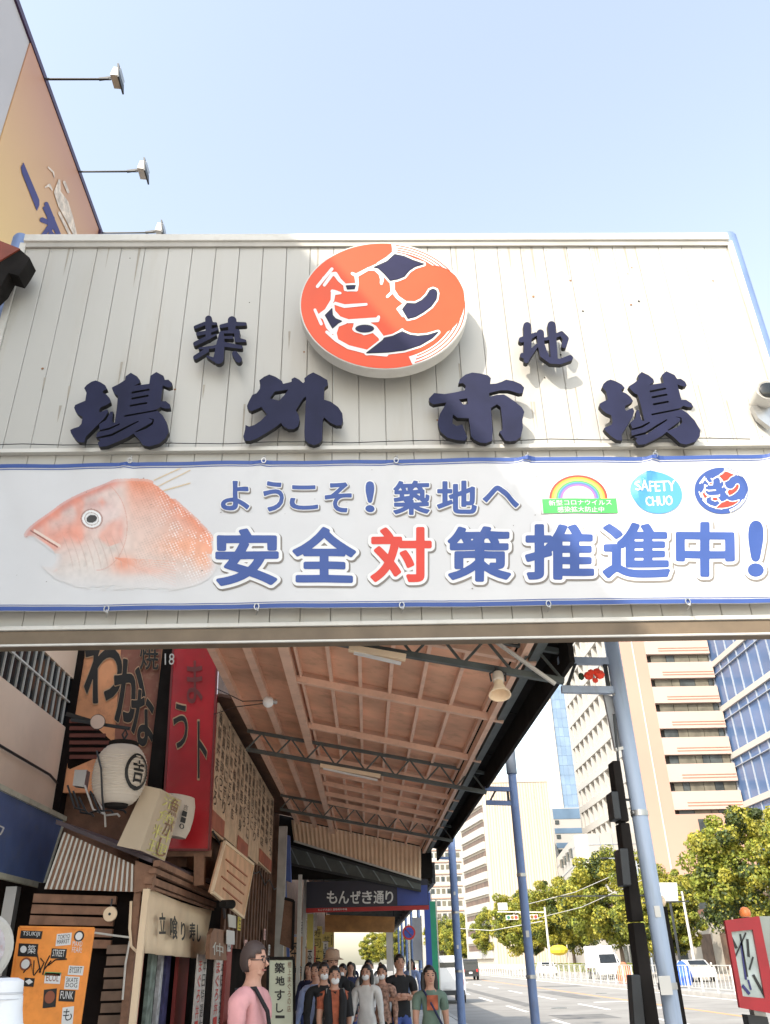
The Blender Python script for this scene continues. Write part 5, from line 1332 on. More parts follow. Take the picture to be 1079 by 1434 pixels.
MB().bar(P(1060, 1412, Y=6.62), Vector((P(1060, 1412, Y=6.62).x, 6.62, 0)), .08).build('stand', M_steel, rb_)
MB().hexa(quad_px([(1047, 1421), (1075, 1424), (1080, 1445), (1052, 1445)], Y=6.55), (0, .1, 0)).build('lower_case', M_dark, rb_)

# ================================================================ BUILDINGS ACROSS THE ROAD
M_pinkw = mat('facade_pink', (.46, .28, .215), .7, 0, .04, .1)
M_strip = mat('facade_cream', (.50, .39, .33), .7, 0, .04, .1)
M_win = mat('window_dark', (.06, .07, .07), .25, 0, .5, .6)
M_curt_shade = mat('blind_and_reveal_shade', (.13, .12, .09), .6, 0, .3, .8)
M_bglass = mat('blue_glass', (.085, .145, .28), .22, .0, .15, .12)
M_mull = mat('mullion_grey', (.30, .34, .40), .5)
M_wall = mat('white_facade', (.44, .42, .39), .7, 0, .05, .08)
M_creamb = mat('cream_tower', (.50, .45, .38), .7, 0, .05, .05)


def cyc(i): return rng.rand()


b1 = thing('office_building', 'pinkish office block with long horizontal window bands beside the blue glass tower', 'building', (47, 130, 0))
BX = [39.6, 44.0, 53.1]
o = MB(); _f = [(39.6, 121.03), (53.1, 121.03), (53.1, 150), (50.2, 150)]
o.add([(x, y, z) for z in (0, 62) for x, y in _f], [(3, 2, 1, 0), (4, 5, 6, 7)] + [(i, (i + 1) % 4, 4 + (i + 1) % 4, 4 + i) for i in range(4)])
o.build('core', mat('core_dark', (.05, .05, .05), .8), b1)
bx(39.2, 43.2, 120, 121.02, 0, 62).build('pier_wall', M_pinkw, b1)
bx(41.2, 41.35, 119.93, 119.998, 0, 62).build('pier_groove', M_trimw, b1)
fl = [18.2 + k * 3.78 for k in range(12)]
for k, z in enumerate(fl):
    bx(43.2 + .004, 53.1, 120.0, 121.02, z + 1.3, z + 3.76).build('spandrel', M_strip, b1)
    for d in (1.75, 2.15): bx(45.2, 53.0, 119.95, 119.997, z + d, z + d + .12).build('groove_line', mat('groove_rust', (.36, .17, .12), .7), b1)
    x = 44.0
    while x < 52.9:
        w = rng.uniform(.9, 2.6); x1 = min(x + w, 52.9)
        bx(x, x1 - .08, 120.55, 120.62, z + .02, z + 1.28).build('window', M_curt_shade if rng.rand() < .55 else M_win, b1); x = x1
bx(43.2, 53.1, 120.003, 121.0, 14.5, 18.9).build('lower_wall', M_pinkw, b1)
for x in (46.2, 50): bx(x, x + 1.4, 119.9, 119.999, 14, 18.2).build('tall_window', M_win, b1)
bx(39.2, 53.1, 120.002, 121, 0, 14.496).build('base_wall', M_pinkw, b1)
# blue glass tower right
b2 = thing('glass_tower', 'blue glass office tower with white floor bands at the right edge of the photo', 'building', (60, 105, 0))
bx(53.75, 75, 60, 121, 0, 66).build('core', mat('core_dark', (0, 0, 0)), b2)
bx(53.1, 53.74, 120.9, 121.9, 0, 66).build('corner_fin', M_wall, b2)
zz = [6.5, 13.3, 20.1, 26.9, 33.7, 40.5, 47.3, 54.1]
for k, z in enumerate(zz):
    bx(53.0, 53.74, 60, 120.9, z - .55, z + .25).build('floor_band', M_wall, b2)
    bx(53.05, 53.72, 60, 120.9, z + .8 + 4.2, z + .9 + 4.2).build('transom', M_mull, b2)
    for j in range(20):
        y0 = 60 + j * 3.045
        p = bx(53.35, 53.45, y0, y0 + 2.96, z + .254, z + 6.24).build('glass_panel', M_bglass, b2)
        bx(53.15, 53.46, y0 + 2.963, y0 + 3.04, z + .254, z + 6.24).build('mullion', M_mull, b2)
# grid building
b3 = thing('grid_building', 'white office block with a grid of deep window bays behind the thick near post', 'building', (56, 180, 0))
bx(51.2, 70, 140, 200, 0, 95).build('core', M_win, b3)
bx(50.0, 51.25, 200.0, 201.2, 0, 95).build('end_wall', M_wall, b3)
rowz = [P(791 + k * 4.4, 985 + k * 29.7, Y=200).z for k in range(-5, 8)]
for z in rowz: bx(50.0, 51.19, 140, 199.99, z - .9, z + .5).build('floor_slab', M_wall, b3)
for k in range(len(rowz) - 1):
    for j in range(14):
        y = 142 + j * 4.25
        bx(50.1, 51.18, y, y + 1.0, rowz[k + 1] + .504, rowz[k] - .904).build('pier', M_wall, b3)
        MB().hexa([(50.9, y + 1.0, rowz[k] - .95), (50.9, y + 3.2, rowz[k] - .95), (50.9, y + 1.7, rowz[k + 1] + .55), (50.9, y + 1.0, rowz[k + 1] + .55)], (.2, 0, 0)).build('reveal_shade', M_curt_shade, b3)  # diagonal shade of the deep reveal, put in as a slanted panel
# low white tiled block
b4 = thing('tiled_block', 'low white tiled block with small slit windows in front of the grid building', 'building', (42, 170, 0))
o = MB(); ft = [(34.5 + 6, 188), (36.2, 152), (38.0, 150), (54, 150), (54, 195)]
o.add([(x, y, z) for z in (0, 20.4) for x, y in ft], [tuple(range(5))[::-1], tuple(range(5, 10))] + [(i, (i + 1) % 5, 5 + (i + 1) % 5, 5 + i) for i in range(5)])
o.build('wall', M_wall, b4)
for k in range(7): MB().bar((38.0, 149.96, 3 + k * 2.6), (54, 149.96, 3 + k * 2.6), .06, .1).bar((36.2, 151.96, 3 + k * 2.6), (40.4, 188, 3 + k * 2.6), .06, .1).build('joint_line', M_mull, b4)
for k in range(7): bx(40 + k * 2.2, 40.08 + k * 2.2, 149.93, 149.99, 0, 20.3).build('joint_line', M_mull, b4)
for r_ in range(4):
    for k in range(4):
        t = (k + 1) / 6; x = 36.2 + 4.2 * t; y = 152 + 36 * t
        bx(x - .35, x + .3, y - .8, y + .8, 17.4 - r_ * 4.2, 18.9 - r_ * 4.2).build('slit_window', M_win, b4)
bx(53.9, 70, 139, 140 - .01, 0, 3).build('plinth', M_wall, b4)
# slim blue tower
b5 = thing('slim_tower', 'slim pale blue glass tower rising into the sky behind the arcade roof edge', 'building', (75, 310, 0))
o = MB(); _f = [(69.3, 301), (90, 301), (100, 330), (79, 330)]
o.add([(x, y, z) for z in (0, 150) for x, y in _f], [(3, 2, 1, 0), (4, 5, 6, 7)] + [(i, (i + 1) % 4, 4 + (i + 1) % 4, 4 + i) for i in range(4)])
o.build('core', mat('core_blue', (.18, .30, .46), .3, 0, .1, .05), b5)
bx(68.3, 69.2, 300, 301, 0, 151).build('edge_fin', M_creamb, b5)
for k in range(42):
    z = 8 + k * 3.4
    for j in range(6):
        x = 69.3 + j * 1.7
        bx(x, x + 1.66, 300.6, 300.9, z, z + 3.34).build('glass_panel', mat('pale_glass_%d' % ((k * 7 + j) % 3), (.17 + .015 * ((k * 7 + j) % 3), .25 + .015 * ((k * 7 + j) % 3), .36 + .015 * ((k * 7 + j) % 3)), .4, 0, .12, .2), b5)
# cream tower with slanted stripes
b6 = thing('cream_tower_block', 'tall cream tower block with dark balcony stripes on its left face', 'building', (33, 205, 0))
fp = [(26.2, 190), (40.8, 190), (44, 225), (22.9, 213)]
o = MB(); o.add([(x, y, z) for z in (0, 37.2) for x, y in fp], [(3, 2, 1, 0), (4, 5, 6, 7)] + [(i, (i + 1) % 4, 4 + (i + 1) % 4, 4 + i) for i in range(4)]); o.build('wall', M_creamb, b6)
for k in range(24):
    x = 26.6 + k * .6; bx(x, x + (.10 if k % 3 else .2), 189.9, 189.99, 1, 36.4).build('groove', mat('groove_tan', (.46, .36, .26), .7), b6)
bx(26.1, 40.9, 189.85, 190.4, 36.5, 37.8).build('parapet', M_wall, b6)
dv = (Vector((22.9, 213, 0)) - Vector((26.2, 190, 0))); nrm = Vector((-dv.y, dv.x, 0)).normalized()
if nrm.x > 0: nrm = -nrm
for k in range(11):
    z = 3.5 + k * 3.0
    a = Vector((26.2, 190, z)) + dv * .06 + nrm * .05; b = Vector((26.2, 190, z)) + dv * .92 + nrm * .05
    MB().hexa([a, b, b + Vector((0, 0, 1.1)), a + Vector((0, 0, 1.1))], -nrm * .04).build('window_band', mat('band_brown', (.13, .08, .06), .5, 0, .4, .8), b6)
    MB().hexa([a + nrm * .5 - Vector((0, 0, 1.5)), b + nrm * .5 - Vector((0, 0, 1.5)), b + nrm * .5 - Vector((0, 0, .05)), a + nrm * .5 - Vector((0, 0, .05))], -nrm * .5).build('balcony', M_wall, b6)
for k in range(6): tag(MB().bar((27 + k * 2.4, 191, 37.8), (27 + k * 2.4, 191, 38.9), .15).build('roof_mast', M_mull, b6), None)
# window annex under the cream tower's left
b7 = thing('far_apartment_block', 'distant pale apartment block with thin window rows seen left of the slim far posts', 'building', (30, 310, 0))
bx(19, 36, 300, 320, 0, 36).build('wall', M_wall, b7)
for k in range(9):
    z = 3 + k * 3.7
    bx(19, 36, 299.6, 299.99, z + 2.2, z + 2.5).build('ledge', M_pinkw, b7)
    for j in range(9): bx(19.6 + j * 1.8, 20.8 + j * 1.8, 299.9, 299.98, z, z + 1.5).build('window', M_curt_shade if (j + k) % 3 else M_win, b7)
b8 = thing('blue_banded_block', 'narrow pale block with blue window bands between the cream tower and the slim tower', 'building', (52, 240, 0))
bx(49.5, 58, 230, 245, 0, 37).build('wall', M_wall, b8)
for k in range(8):
    z = 34.2 - k * 3.6
    bx(49.9, 57.8, 229.9, 229.99, z, z + (2.6 if k == 0 else 1.3)).build('window_band', mat('band_blue', (.13, .20, .29), .3, 0, .2, .2), b8)
    bx(50.2, 51.3, 229.85, 229.97, z - 1.3, z - .3).build('window', M_win, b8)
bx(50.5, 53, 228, 229.8, 8, 20).build('dark_shaft', M_win, b8)
b9 = thing('roadside_building', 'low cream building with brown openings behind the street trees on the right', 'building', (38, 70, 0))
bx(33.5, 50, 60, 96, 0, 5.2).build('wall', M_creamb, b9)
bx(33.3, 50, 59.9, 96, 5.204, 5.6).build('roof', mat('roof_brown_edge', (.25, .12, .08), .6), b9)
for k in range(6): bx(33.44, 33.49, 62 + k * 5.5, 65 + k * 5.5, .4, 3.4).build('opening', mat('opening_brown', (.16, .10, .07), .6, 0, .5, 1), b9)
for k in range(4): bx(35 + k * 3.6, 37 + k * 3.6, 59.94, 59.99, .4, 3.6).build('opening', mat('opening_brown', (0, 0, 0)), b9)
b10 = thing('street_shop_block', 'grey low block with many small windows behind the traffic signals', 'building', (42, 110, 0))
bx(34.5, 50, 110, 126, 0, 9).build('wall', mat('block_grey', (.42, .40, .37), .7, 0, .08, .3), b10)
for r_ in range(3):
    for k in range(8): bx(35 + k * 1.8, 36.2 + k * 1.8, 109.93, 109.99, 1 + r_ * 2.7, 2.9 + r_ * 2.7).build('window', M_win, b10)
    for k in range(5): bx(34.43, 34.49, 111.5 + k * 2.8, 113.4 + k * 2.8, 1 + r_ * 2.7, 2.9 + r_ * 2.7).build('window', M_win, b10)

# ================================================================ TREES
M_leafA = mat('leaf_yellow_green', (.40, .37, .05), .55, 0, .45, 1.2, trans=.35)
M_leafB = mat('leaf_green', (.24, .27, .04), .55, 0, .45, 1.2, trans=.35)
M_leafC = mat('leaf_dark_green', (.055, .08, .02), .6, 0, .4, 1.2, trans=.25)
M_bark = mat('bark', (.16, .12, .09), .9, 0, .3, 6, .4)


def make_tree(h, rad_, seed, lab, leaves=9000, size=.26, low=.2):
    r = np.random.RandomState(seed)
    t = thing('street_tree', lab, 'tree', (0, 0, 0), 'street trees across the road')
    o = MB()
    th = h * .55
    trunk = [(r.uniform(-.1, .1) * k, r.uniform(-.1, .1) * k, th * k / 4) for k in range(5)]
    o.path(trunk, [h * .022, h * .018, h * .015, h * .012, h * .007], 8)
    tips = []
    for k in range(13):
        z0 = th * r.uniform(.40, .98); a = r.uniform(0, 6.28); e = r.uniform(.35, 1.1); L = rad_ * r.uniform(.55, .95)
        p0 = Vector((trunk[3][0] * z0 / th, trunk[3][1] * z0 / th, z0)); p1 = p0 + Vector((math.cos(a) * L * .5, math.sin(a) * L * .5, L * .5 * e)); p2 = p1 + Vector((math.cos(a + .3) * L * .5, math.sin(a + .3) * L * .5, L * .6 * e))
        o.path([p0, p1, p2], [h * .009, h * .006, h * .003], 5); tips += [p1, p2]
        for q in range(2):
            a2 = a + r.uniform(-1, 1); p3 = p1 + Vector((math.cos(a2) * L * .4, math.sin(a2) * L * .4, L * .35)); o.path([p1, p3], [h * .004, h * .002], 4); tips.append(p3)
    o.build('trunk', M_bark, t, smooth=True)
    # clump centres: limb tips plus random points in an uneven crown
    cz = h * (1 + low) / 2; rz = h * (1 - low) / 2
    cl = [np.array(p) for p in tips]
    while len(cl) < 240:
        d = r.normal(size=3); d /= np.linalg.norm(d); q = d * r.uniform(.45, .97) ** .6
        cl.append(np.array([q[0] * rad_, q[1] * rad_, cz + q[2] * rz]))
    cl = np.array(cl); cs = r.uniform(.5, 1.25, len(cl)) * rad_ * .165
    n = leaves; ci = r.randint(0, len(cl), n)
    d = r.normal(size=(n, 3)); d /= np.linalg.norm(d, axis=1)[:, None]
    pos = cl[ci] + d * (cs[ci] * r.uniform(.35, 1.0, n) ** .5)[:, None] * np.array([1, 1, .75])
    pos[:, 2] = np.maximum(pos[:, 2], h * low * .75)
    nrm_ = d + r.normal(size=(n, 3)) * .7 + np.array([0, 0, .3]); nrm_ /= np.linalg.norm(nrm_, axis=1)[:, None]
    up_ = np.cross(nrm_, r.normal(size=(n, 3))); up_ /= np.linalg.norm(up_, axis=1)[:, None]; sd_ = np.cross(nrm_, up_)
    s_ = (size * r.uniform(.6, 1.3, n))[:, None]
    V = np.stack([pos - sd_ * s_ * .5, pos + up_ * s_ * .7 + nrm_ * s_ * .12, pos + sd_ * s_ * .5, pos - up_ * s_ * .7 + nrm_ * s_ * .12], 1).reshape(-1, 3)
    me = bpy.data.meshes.new('crown'); me.from_pydata(V.tolist(), [], np.arange(4 * n).reshape(-1, 4).tolist())
    cmat = r.choice(3, len(cl), p=[.45, .35, .2]); mi = np.where(r.rand(n) < .75, cmat[ci], r.randint(0, 3, n))
    for m in (M_leafA, M_leafB, M_leafC): me.materials.append(m)
    me.polygons.foreach_set('material_index', mi.astype('i'))
    c = link('crown', me, None, t); return t


TA = make_tree(12.5, 6.3, 11, '', 60000, .205, .2)
TB = make_tree(11.5, 5.4, 23, '', 50000, .21, .16)
TC = make_tree(12.0, 5.8, 31, '', 50000, .21, .2)
plc = [(TA, 29.8, 66, .93, 'biggest yellow green tree at the right edge of the photo'), (TB, 27.8, 86, .80, 'tree standing behind the red framed box left of the biggest tree'), (TC, 29.6, 108, 1.10, 'tall tree just left of the thick near post'),
       (TA, 29.5, 133, 1.0, 'tree left of the traffic signals in front of the white tiled block'), (TB, 28.5, 165, 1.1, 'tree right behind the slim post with a dark sleeve'), (TC, 28.0, 195, 1.05, 'tree standing before the right part of the cream tower block'), (TA, 27.6, 225, 1.05, 'tree before the left part of the cream tower block'),
       (TB, 26.5, 262, 1.1, 'distant tree just right of the far blue post'), (TC, 25.0, 300, 1.2, 'far tree seen between the far blue post and the van'), (TA, 9.0, 335, 1.0, 'tree closing the far end of the pavement behind the arcade'), (TB, 2.0, 340, 1.0, 'second tree closing the far end of the arcade'), (TC, 33.5, 58, .55, 'small tree behind the fence right of the thick near post'), (TB, 19.0, 345, 1.1, 'tree at the far end of the road')]
used = set()
for k, (T_, x, y, s_, lab) in enumerate(plc):
    if T_.name in used: copy_tree(T_, (x, y, 0), k * 1.7, lab, None, s_)
    else:
        used.add(T_.name); T_.location = (x, y, 0); T_.scale = (s_,) * 3; T_['label'] = lab
# hedges
for k, (x, y0, y1, lab) in enumerate(((27.9, 44, 62, 'low hedge behind the median fence at the right'), (27.9, 96, 160, 'long low hedge under the street trees'))):
    r = np.random.RandomState(50 + k); n = 5000
    pos = np.stack([x + r.uniform(-.6, .6, n), r.uniform(y0, y1, n), r.uniform(.1, 1.0, n)], 1)
    a = r.normal(size=(n, 3)); a /= np.linalg.norm(a, axis=1)[:, None]; b = np.cross(a, r.normal(size=(n, 3))); b /= np.linalg.norm(b, axis=1)[:, None]
    V = np.stack([pos - a * .12, pos + b * .12, pos + a * .12, pos - b * .12], 1).reshape(-1, 3)
    me = bpy.data.meshes.new('hedge'); me.from_pydata(V.tolist(), [], np.arange(4 * n).reshape(-1, 4).tolist()); me.materials.append(M_leafB)
    tag(link('hedge', me, None), lab, 'hedge', kind='stuff')

# ================================================================ MEDIAN FENCE
for s_ in range(9):
    y0 = 36 + s_ * 14
    t = thing('median_fence', ('nearest', 'second', 'third', 'fourth', 'fifth', 'sixth', 'seventh', 'eighth', 'farthest')[s_] + ' stretch of the thin white rail fence along the middle of the road', 'fence', (16.35, y0, 0), 'white rail fence along the middle of the road')
    bx(16.33, 16.37, y0, y0 + 13.96, 1.14, 1.18).build('top_rail', M_trimw, t)
    bx(16.335, 16.365, y0, y0 + 13.96, .18, .21).build('bottom_rail', M_trimw, t)
    for k in range(7): bx(16.31, 16.39, y0 + k * 2, y0 + k * 2 + .08, .02, 1.138).build('post', M_trimw, t)
    if s_ < 5:
        for k in range(28):
            if k % 4: bx(16.34, 16.36, y0 + k * .5 + .01, y0 + k * .5 + .03, .21, 1.139).build('baluster', M_trimw, t)

# ================================================================ VEHICLES
M_cwhite = mat('car_white', (.72, .72, .72), .3, 0, .02, coat=.6)
M_cblack = mat('car_black', (.012, .012, .014), .25, 0, .02, coat=.6)
M_tyre = mat('tyre', (.012, .012, .012), .8)
M_tail = mat('tail_lamp', (.45, .02, .02), .3)


def profile_body(o, pts, w, taper=.9):
    """side profile (y, z) extruded across x with the upper part drawn in"""
    zm = max(z for y, z in pts); n = len(pts); vs = []
    for s_ in (-1, 1):
        for y, z in pts: vs.append((s_ * w / 2 * (1 - (1 - taper) * max(0, (z - .95)) / (zm - .95 + 1e-6)), y, z))
    return o.add(vs, [tuple(range(n)), tuple(range(2 * n - 1, n - 1, -1))] + [(i, (i + 1) % n, n + (i + 1) % n, n + i) for i in range(n)])


def make_vehicle(name, lab, cat, m, L, Hh, w, kind):
    """nose towards +y"""
    t = thing(name, lab, cat)
    if kind == 'van': pts = [(-L / 2, .35), (-L / 2, .9), (-L / 2 + .06, Hh - .08), (-L / 2 + .2, Hh), (L / 2 - 1.5, Hh), (L / 2 - .75, 1.25), (L / 2 - .1, .95), (L / 2, .7), (L / 2, .35)]
    elif kind == 'truck': pts = [(L / 2 - 1.7, .4), (L / 2 - 1.7, 2.1), (L / 2 - .5, 2.1), (L / 2 - .1, 1.3), (L / 2, .8), (L / 2, .4)]
    else: pts = [(-L / 2, .3), (-L / 2 + .02, .85), (-L / 2 + .5, .95), (-L / 2 + .95, Hh - .04), (-.1, Hh), (.45, Hh - .05), (1.15, .98), (L / 2 - .15, .8), (L / 2, .55), (L / 2, .3)]
    profile_body(MB(), pts, w).build('body', m, t, smooth=False, bevel=.05)
    gl_ = M_glassd; zt = Hh if kind != 'truck' else 2.1
    yb = -L / 2 if kind != 'car' else -L / 2 + .5
    if kind == 'van':
        MB().hexa([(-w * .40, yb - .012 + .03, 1.12), (w * .40, yb - .012 + .03, 1.12), (w * .37, yb + .045, zt - .28), (-w * .37, yb + .045, zt - .28)], (0, .02, 0)).build('rear_window', gl_, t)
        MB().hexa([(-w * .42, L / 2 - .72, 1.27), (w * .42, L / 2 - .72, 1.27), (w * .38, L / 2 - 1.42, zt - .1), (-w * .38, L / 2 - 1.42, zt - .1)], (0, .03, .02)).build('windscreen', gl_, t)
    if kind == 'car':
        MB().hexa([(-w * .40, yb - .01, 1.0), (w * .40, yb - .01, 1.0), (w * .35, yb + .40, zt - .1), (-w * .35, yb + .40, zt - .1)], (0, -.02, .02)).build('rear_window', gl_, t)
        MB().hexa([(-w * .40, 1.14, 1.02), (w * .40, 1.14, 1.02), (w * .36, .52, zt - .08), (-w * .36, .52, zt - .08)], (0, .03, .02)).build('windscreen', gl_, t)
    if kind == 'truck':
        MB().hexa([(-w * .42, L / 2 - .09, 1.3), (w * .42, L / 2 - .09, 1.3), (w * .4, L / 2 - .46, 2.0), (-w * .4, L / 2 - .46, 2.0)], (0, .03, 0)).build('windscreen', gl_, t)
        bx(-w / 2 - .05, w / 2 + .05, -L / 2, L / 2 - 1.8, .9, Hh).build('cargo_box', M_cwhite, t, bevel=.03)
    for s_ in (-1, 1):
        X = s_ * w / 2
        if kind != 'truck':
            y0, y1 = (-L / 2 + .3, L / 2 - 1.45) if kind == 'van' else (-L / 2 + 1.0, .7)
            MB().hexa([(X * .985, y0, 1.08), (X * .985, y1, 1.08), (X * .925, y1 - (.2 if kind == 'car' else .1), zt - .2), (X * .925, y0 + .1, zt - .2)], (s_ * .018, 0, 0)).build('side_window', gl_, t)
        bx(*sorted((X - s_ * .28, X - s_ * .1)), -L / 2 - .02, -L / 2 + .05, .75, 1.0).build('tail_lamp', M_tail, t)
        bx(*sorted((X - s_ * .35, X - s_ * .08)), L / 2 - .08, L / 2 + .02, .6, .8).build('headlight', M_white, t)
        for y in (-L / 2 + .75, L / 2 - .8):
            wl = MB().lathe([(.3, -.1), (.32, -.06), (.32, .06), (.3, .1)], (X - s_ * .09, y, .32), (1, 0, 0), 20).build('wheel', M_tyre, t, smooth=True)
            MB().lathe([(.18, -.02), (.2, 0), (.18, .02)], (X + s_ * .015, y, .32), (1, 0, 0), 16).build('rim', M_steel, wl, smooth=True)
        MB().ball((X + s_ * .12, L / 2 - 1.2, 1.15), .09, 8, (.9, .5, 1)).build('wing_mirror', m, t)
    bx(-w * .46, w * .46, -L / 2 - .05, -L / 2 + .03, .36, .55).build('bumper', M_dark, t)
    bx(-.17, .17, -L / 2 - .058, -L / 2 - .05, .6, .76).build('number_plate', M_white, t)
    return t


van = make_vehicle('white_van', 'white van parked at the kerb seen from behind, just left of the far blue post', 'van', M_cwhite, 4.4, 1.98, 1.7, 'van'); van.location = (3.75, 46.5, -.12)
c1 = make_vehicle('black_van', 'black van driving away up the road right of the far blue post', 'van', M_cblack, 4.6, 1.9, 1.75, 'van'); c1.location = (10.6, 99, -.12)
tr = make_vehicle('white_truck', 'small white box truck coming towards the camera behind the median fence', 'truck', M_cwhite, 5.0, 2.7, 1.8, 'truck'); tr.location = (21.6, 86, -.12); tr.rotation_euler = (0, 0, math.pi)
v2 = copy_tree(van, (24.8, 96, -.12), math.pi, 'white van behind the box truck on the far lanes')
v3 = make_vehicle('white_car', 'white car waiting behind the fence left of the thick near post', 'car', M_cwhite, 4.3, 1.45, 1.7, 'car'); v3.location = (21.0, 110, -.12); v3.rotation_euler = (0, 0, math.pi)
v4 = copy_tree(v3, (24.5, 70, -.12), math.pi, 'white car on the far lane close to the black boxes')
v5 = copy_tree(v3, (7.4, 160, -.12), 0, 'distant pale car ahead of the black van')

# traffic signals, gantry and wires
for k, (x, y, x1, zz_, lab) in enumerate(((19.0, 97, 13.9, 6.0, 'traffic signals on a mast arm above the far junction'), (27.4, 78, 16.5, 6.2, 'long mast arm crossing behind the thick near post'))):
    t = thing('signal_mast', lab, 'traffic signal', (x, y, 0))
    MB().lathe([(.14, 0), (.09, 6.5)], (x, y, 0), n=12).build('pole', M_trimw, t)
    MB().bar((x, y, zz_), (x1, y, zz_ + .15), .1).build('arm', M_dark if k else M_trimw, t)
    if k == 0:
        for xx in (15.4, 17.5):
            h_ = bx(xx - .65, xx + .65, y - .2, y, zz_ - .65, zz_ - .2).build('signal_head', M_trimw, t)
            for j, mm in enumerate((mat('signal_green', (.03, .15, .1), .3), mat('signal_amber', (.2, .12, .02), .3), mat('signal_red', (.8, .03, .02), .3, emit=.6))):
                MB().lathe([(.17, 0), (.17, .04)], (xx - .4 + j * .4, y - .24, zz_ - .42), (0, 1, 0), 14).build('lens', mm, h_)
        bx(14.0, 15.0, y - .1, y - .05, zz_ + .3, zz_ + 1.0).build('name_plate', M_white, t)
rsg = thing('direction_sign', 'white slatted direction sign board on a mast right of the thick near post', 'road sign', (21, 60, 0))
q = quad_px([(918, 1236), (948, 1236), (950, 1262), (920, 1262)], Y=60)
for k in range(5):
    a = q[0].lerp(q[3], k / 5); b = q[1].lerp(q[2], k / 5); MB().hexa([a, b, b + Vector((0, 0, -.24)), a + Vector((0, 0, -.24))], (0, .06, 0)).build('slat', M_trimw, rsg)
MB().bar((q[0].x + .8, 60.1, 0), (q[0].x + .8, 60.1, q[0].z), .12).bar(P(900, 1264, Y=60), P(965, 1262, Y=60), .08).build('mast', M_dark, rsg)
lampt = thing('street_lamp', 'street lamp with a short arm above the trees left of the thick near post', 'street lamp', (27.2, 103, 0))
a = P(862, 1203, Y=103); MB().path([(a.x + 2.4, 103, 0), (a.x + 2.4, 103, a.z - .3), (a.x + 1.8, 103, a.z), (a.x - .8, 103, a.z + .1)], [.12, .08, .07, .05], 8).build('pole', M_mull, lampt)
MB().ball((a.x - 1.2, 103, a.z + .1), .3, 10, (1.6, .6, .4)).build('lamp_head', M_dark, lampt)
for k, (a, b) in enumerate((((740, 1266), (900, 1208)), ((752, 1286), (905, 1230)), ((640, 1300), (760, 1290)))):
    p, q_ = P(*a, Y=120), P(*b, Y=80); m = (p + q_) / 2 - Vector((0, 0, .5))
    tag(MB().path([p, m, q_], .035, 4).build('overhead_wire', M_trimw, None, loc=p), ('upper', 'middle', 'lowest and most distant')[k] + ' overhead wire strung in front of the trees', 'wire')
# umbrella-yellow stall roof & street goods across the road
ys_ = thing('yellow_canopy', 'small rounded yellow canopy behind the white truck', 'canopy', (30, 97, 0))
c_ = P(782, 1323, Y=97); MB().ball(c_ + Vector((0, 0, -.5)), 1.0, 12, (1, .8, .5)).build('cover', mat('cover_yellow', (.75, .55, .04), .6), ys_)
for s_ in (-1, 1): MB().bar((c_.x + s_ * .9, 97, 0), (c_.x + s_ * .9, 97, c_.z), .06).build('post', M_trimw, ys_)
for k, (px, Y, c, lab) in enumerate(((958, 58, (.04, .12, .5), 'blue and white bag of goods behind the fence'), (876, 66, (.55, .16, .08), 'red striped stand behind the fence next to the black boxes'))):
    c_ = P(px, 1372, Y=Y); o = MB(); o.path([(c_.x, Y, 0), (c_.x, Y, .5), (c_.x, Y, 1.0), (c_.x, Y, 1.3)], [.45, .55, .4, .12], 10)
    tag(o.build('covered_goods', mat('goods_cover_%d' % k, c, .7, 0, .5, 4), None, loc=(c_.x, Y, 0)), lab, 'goods')

# ================================================================ PEOPLE
def face_frame(): return None


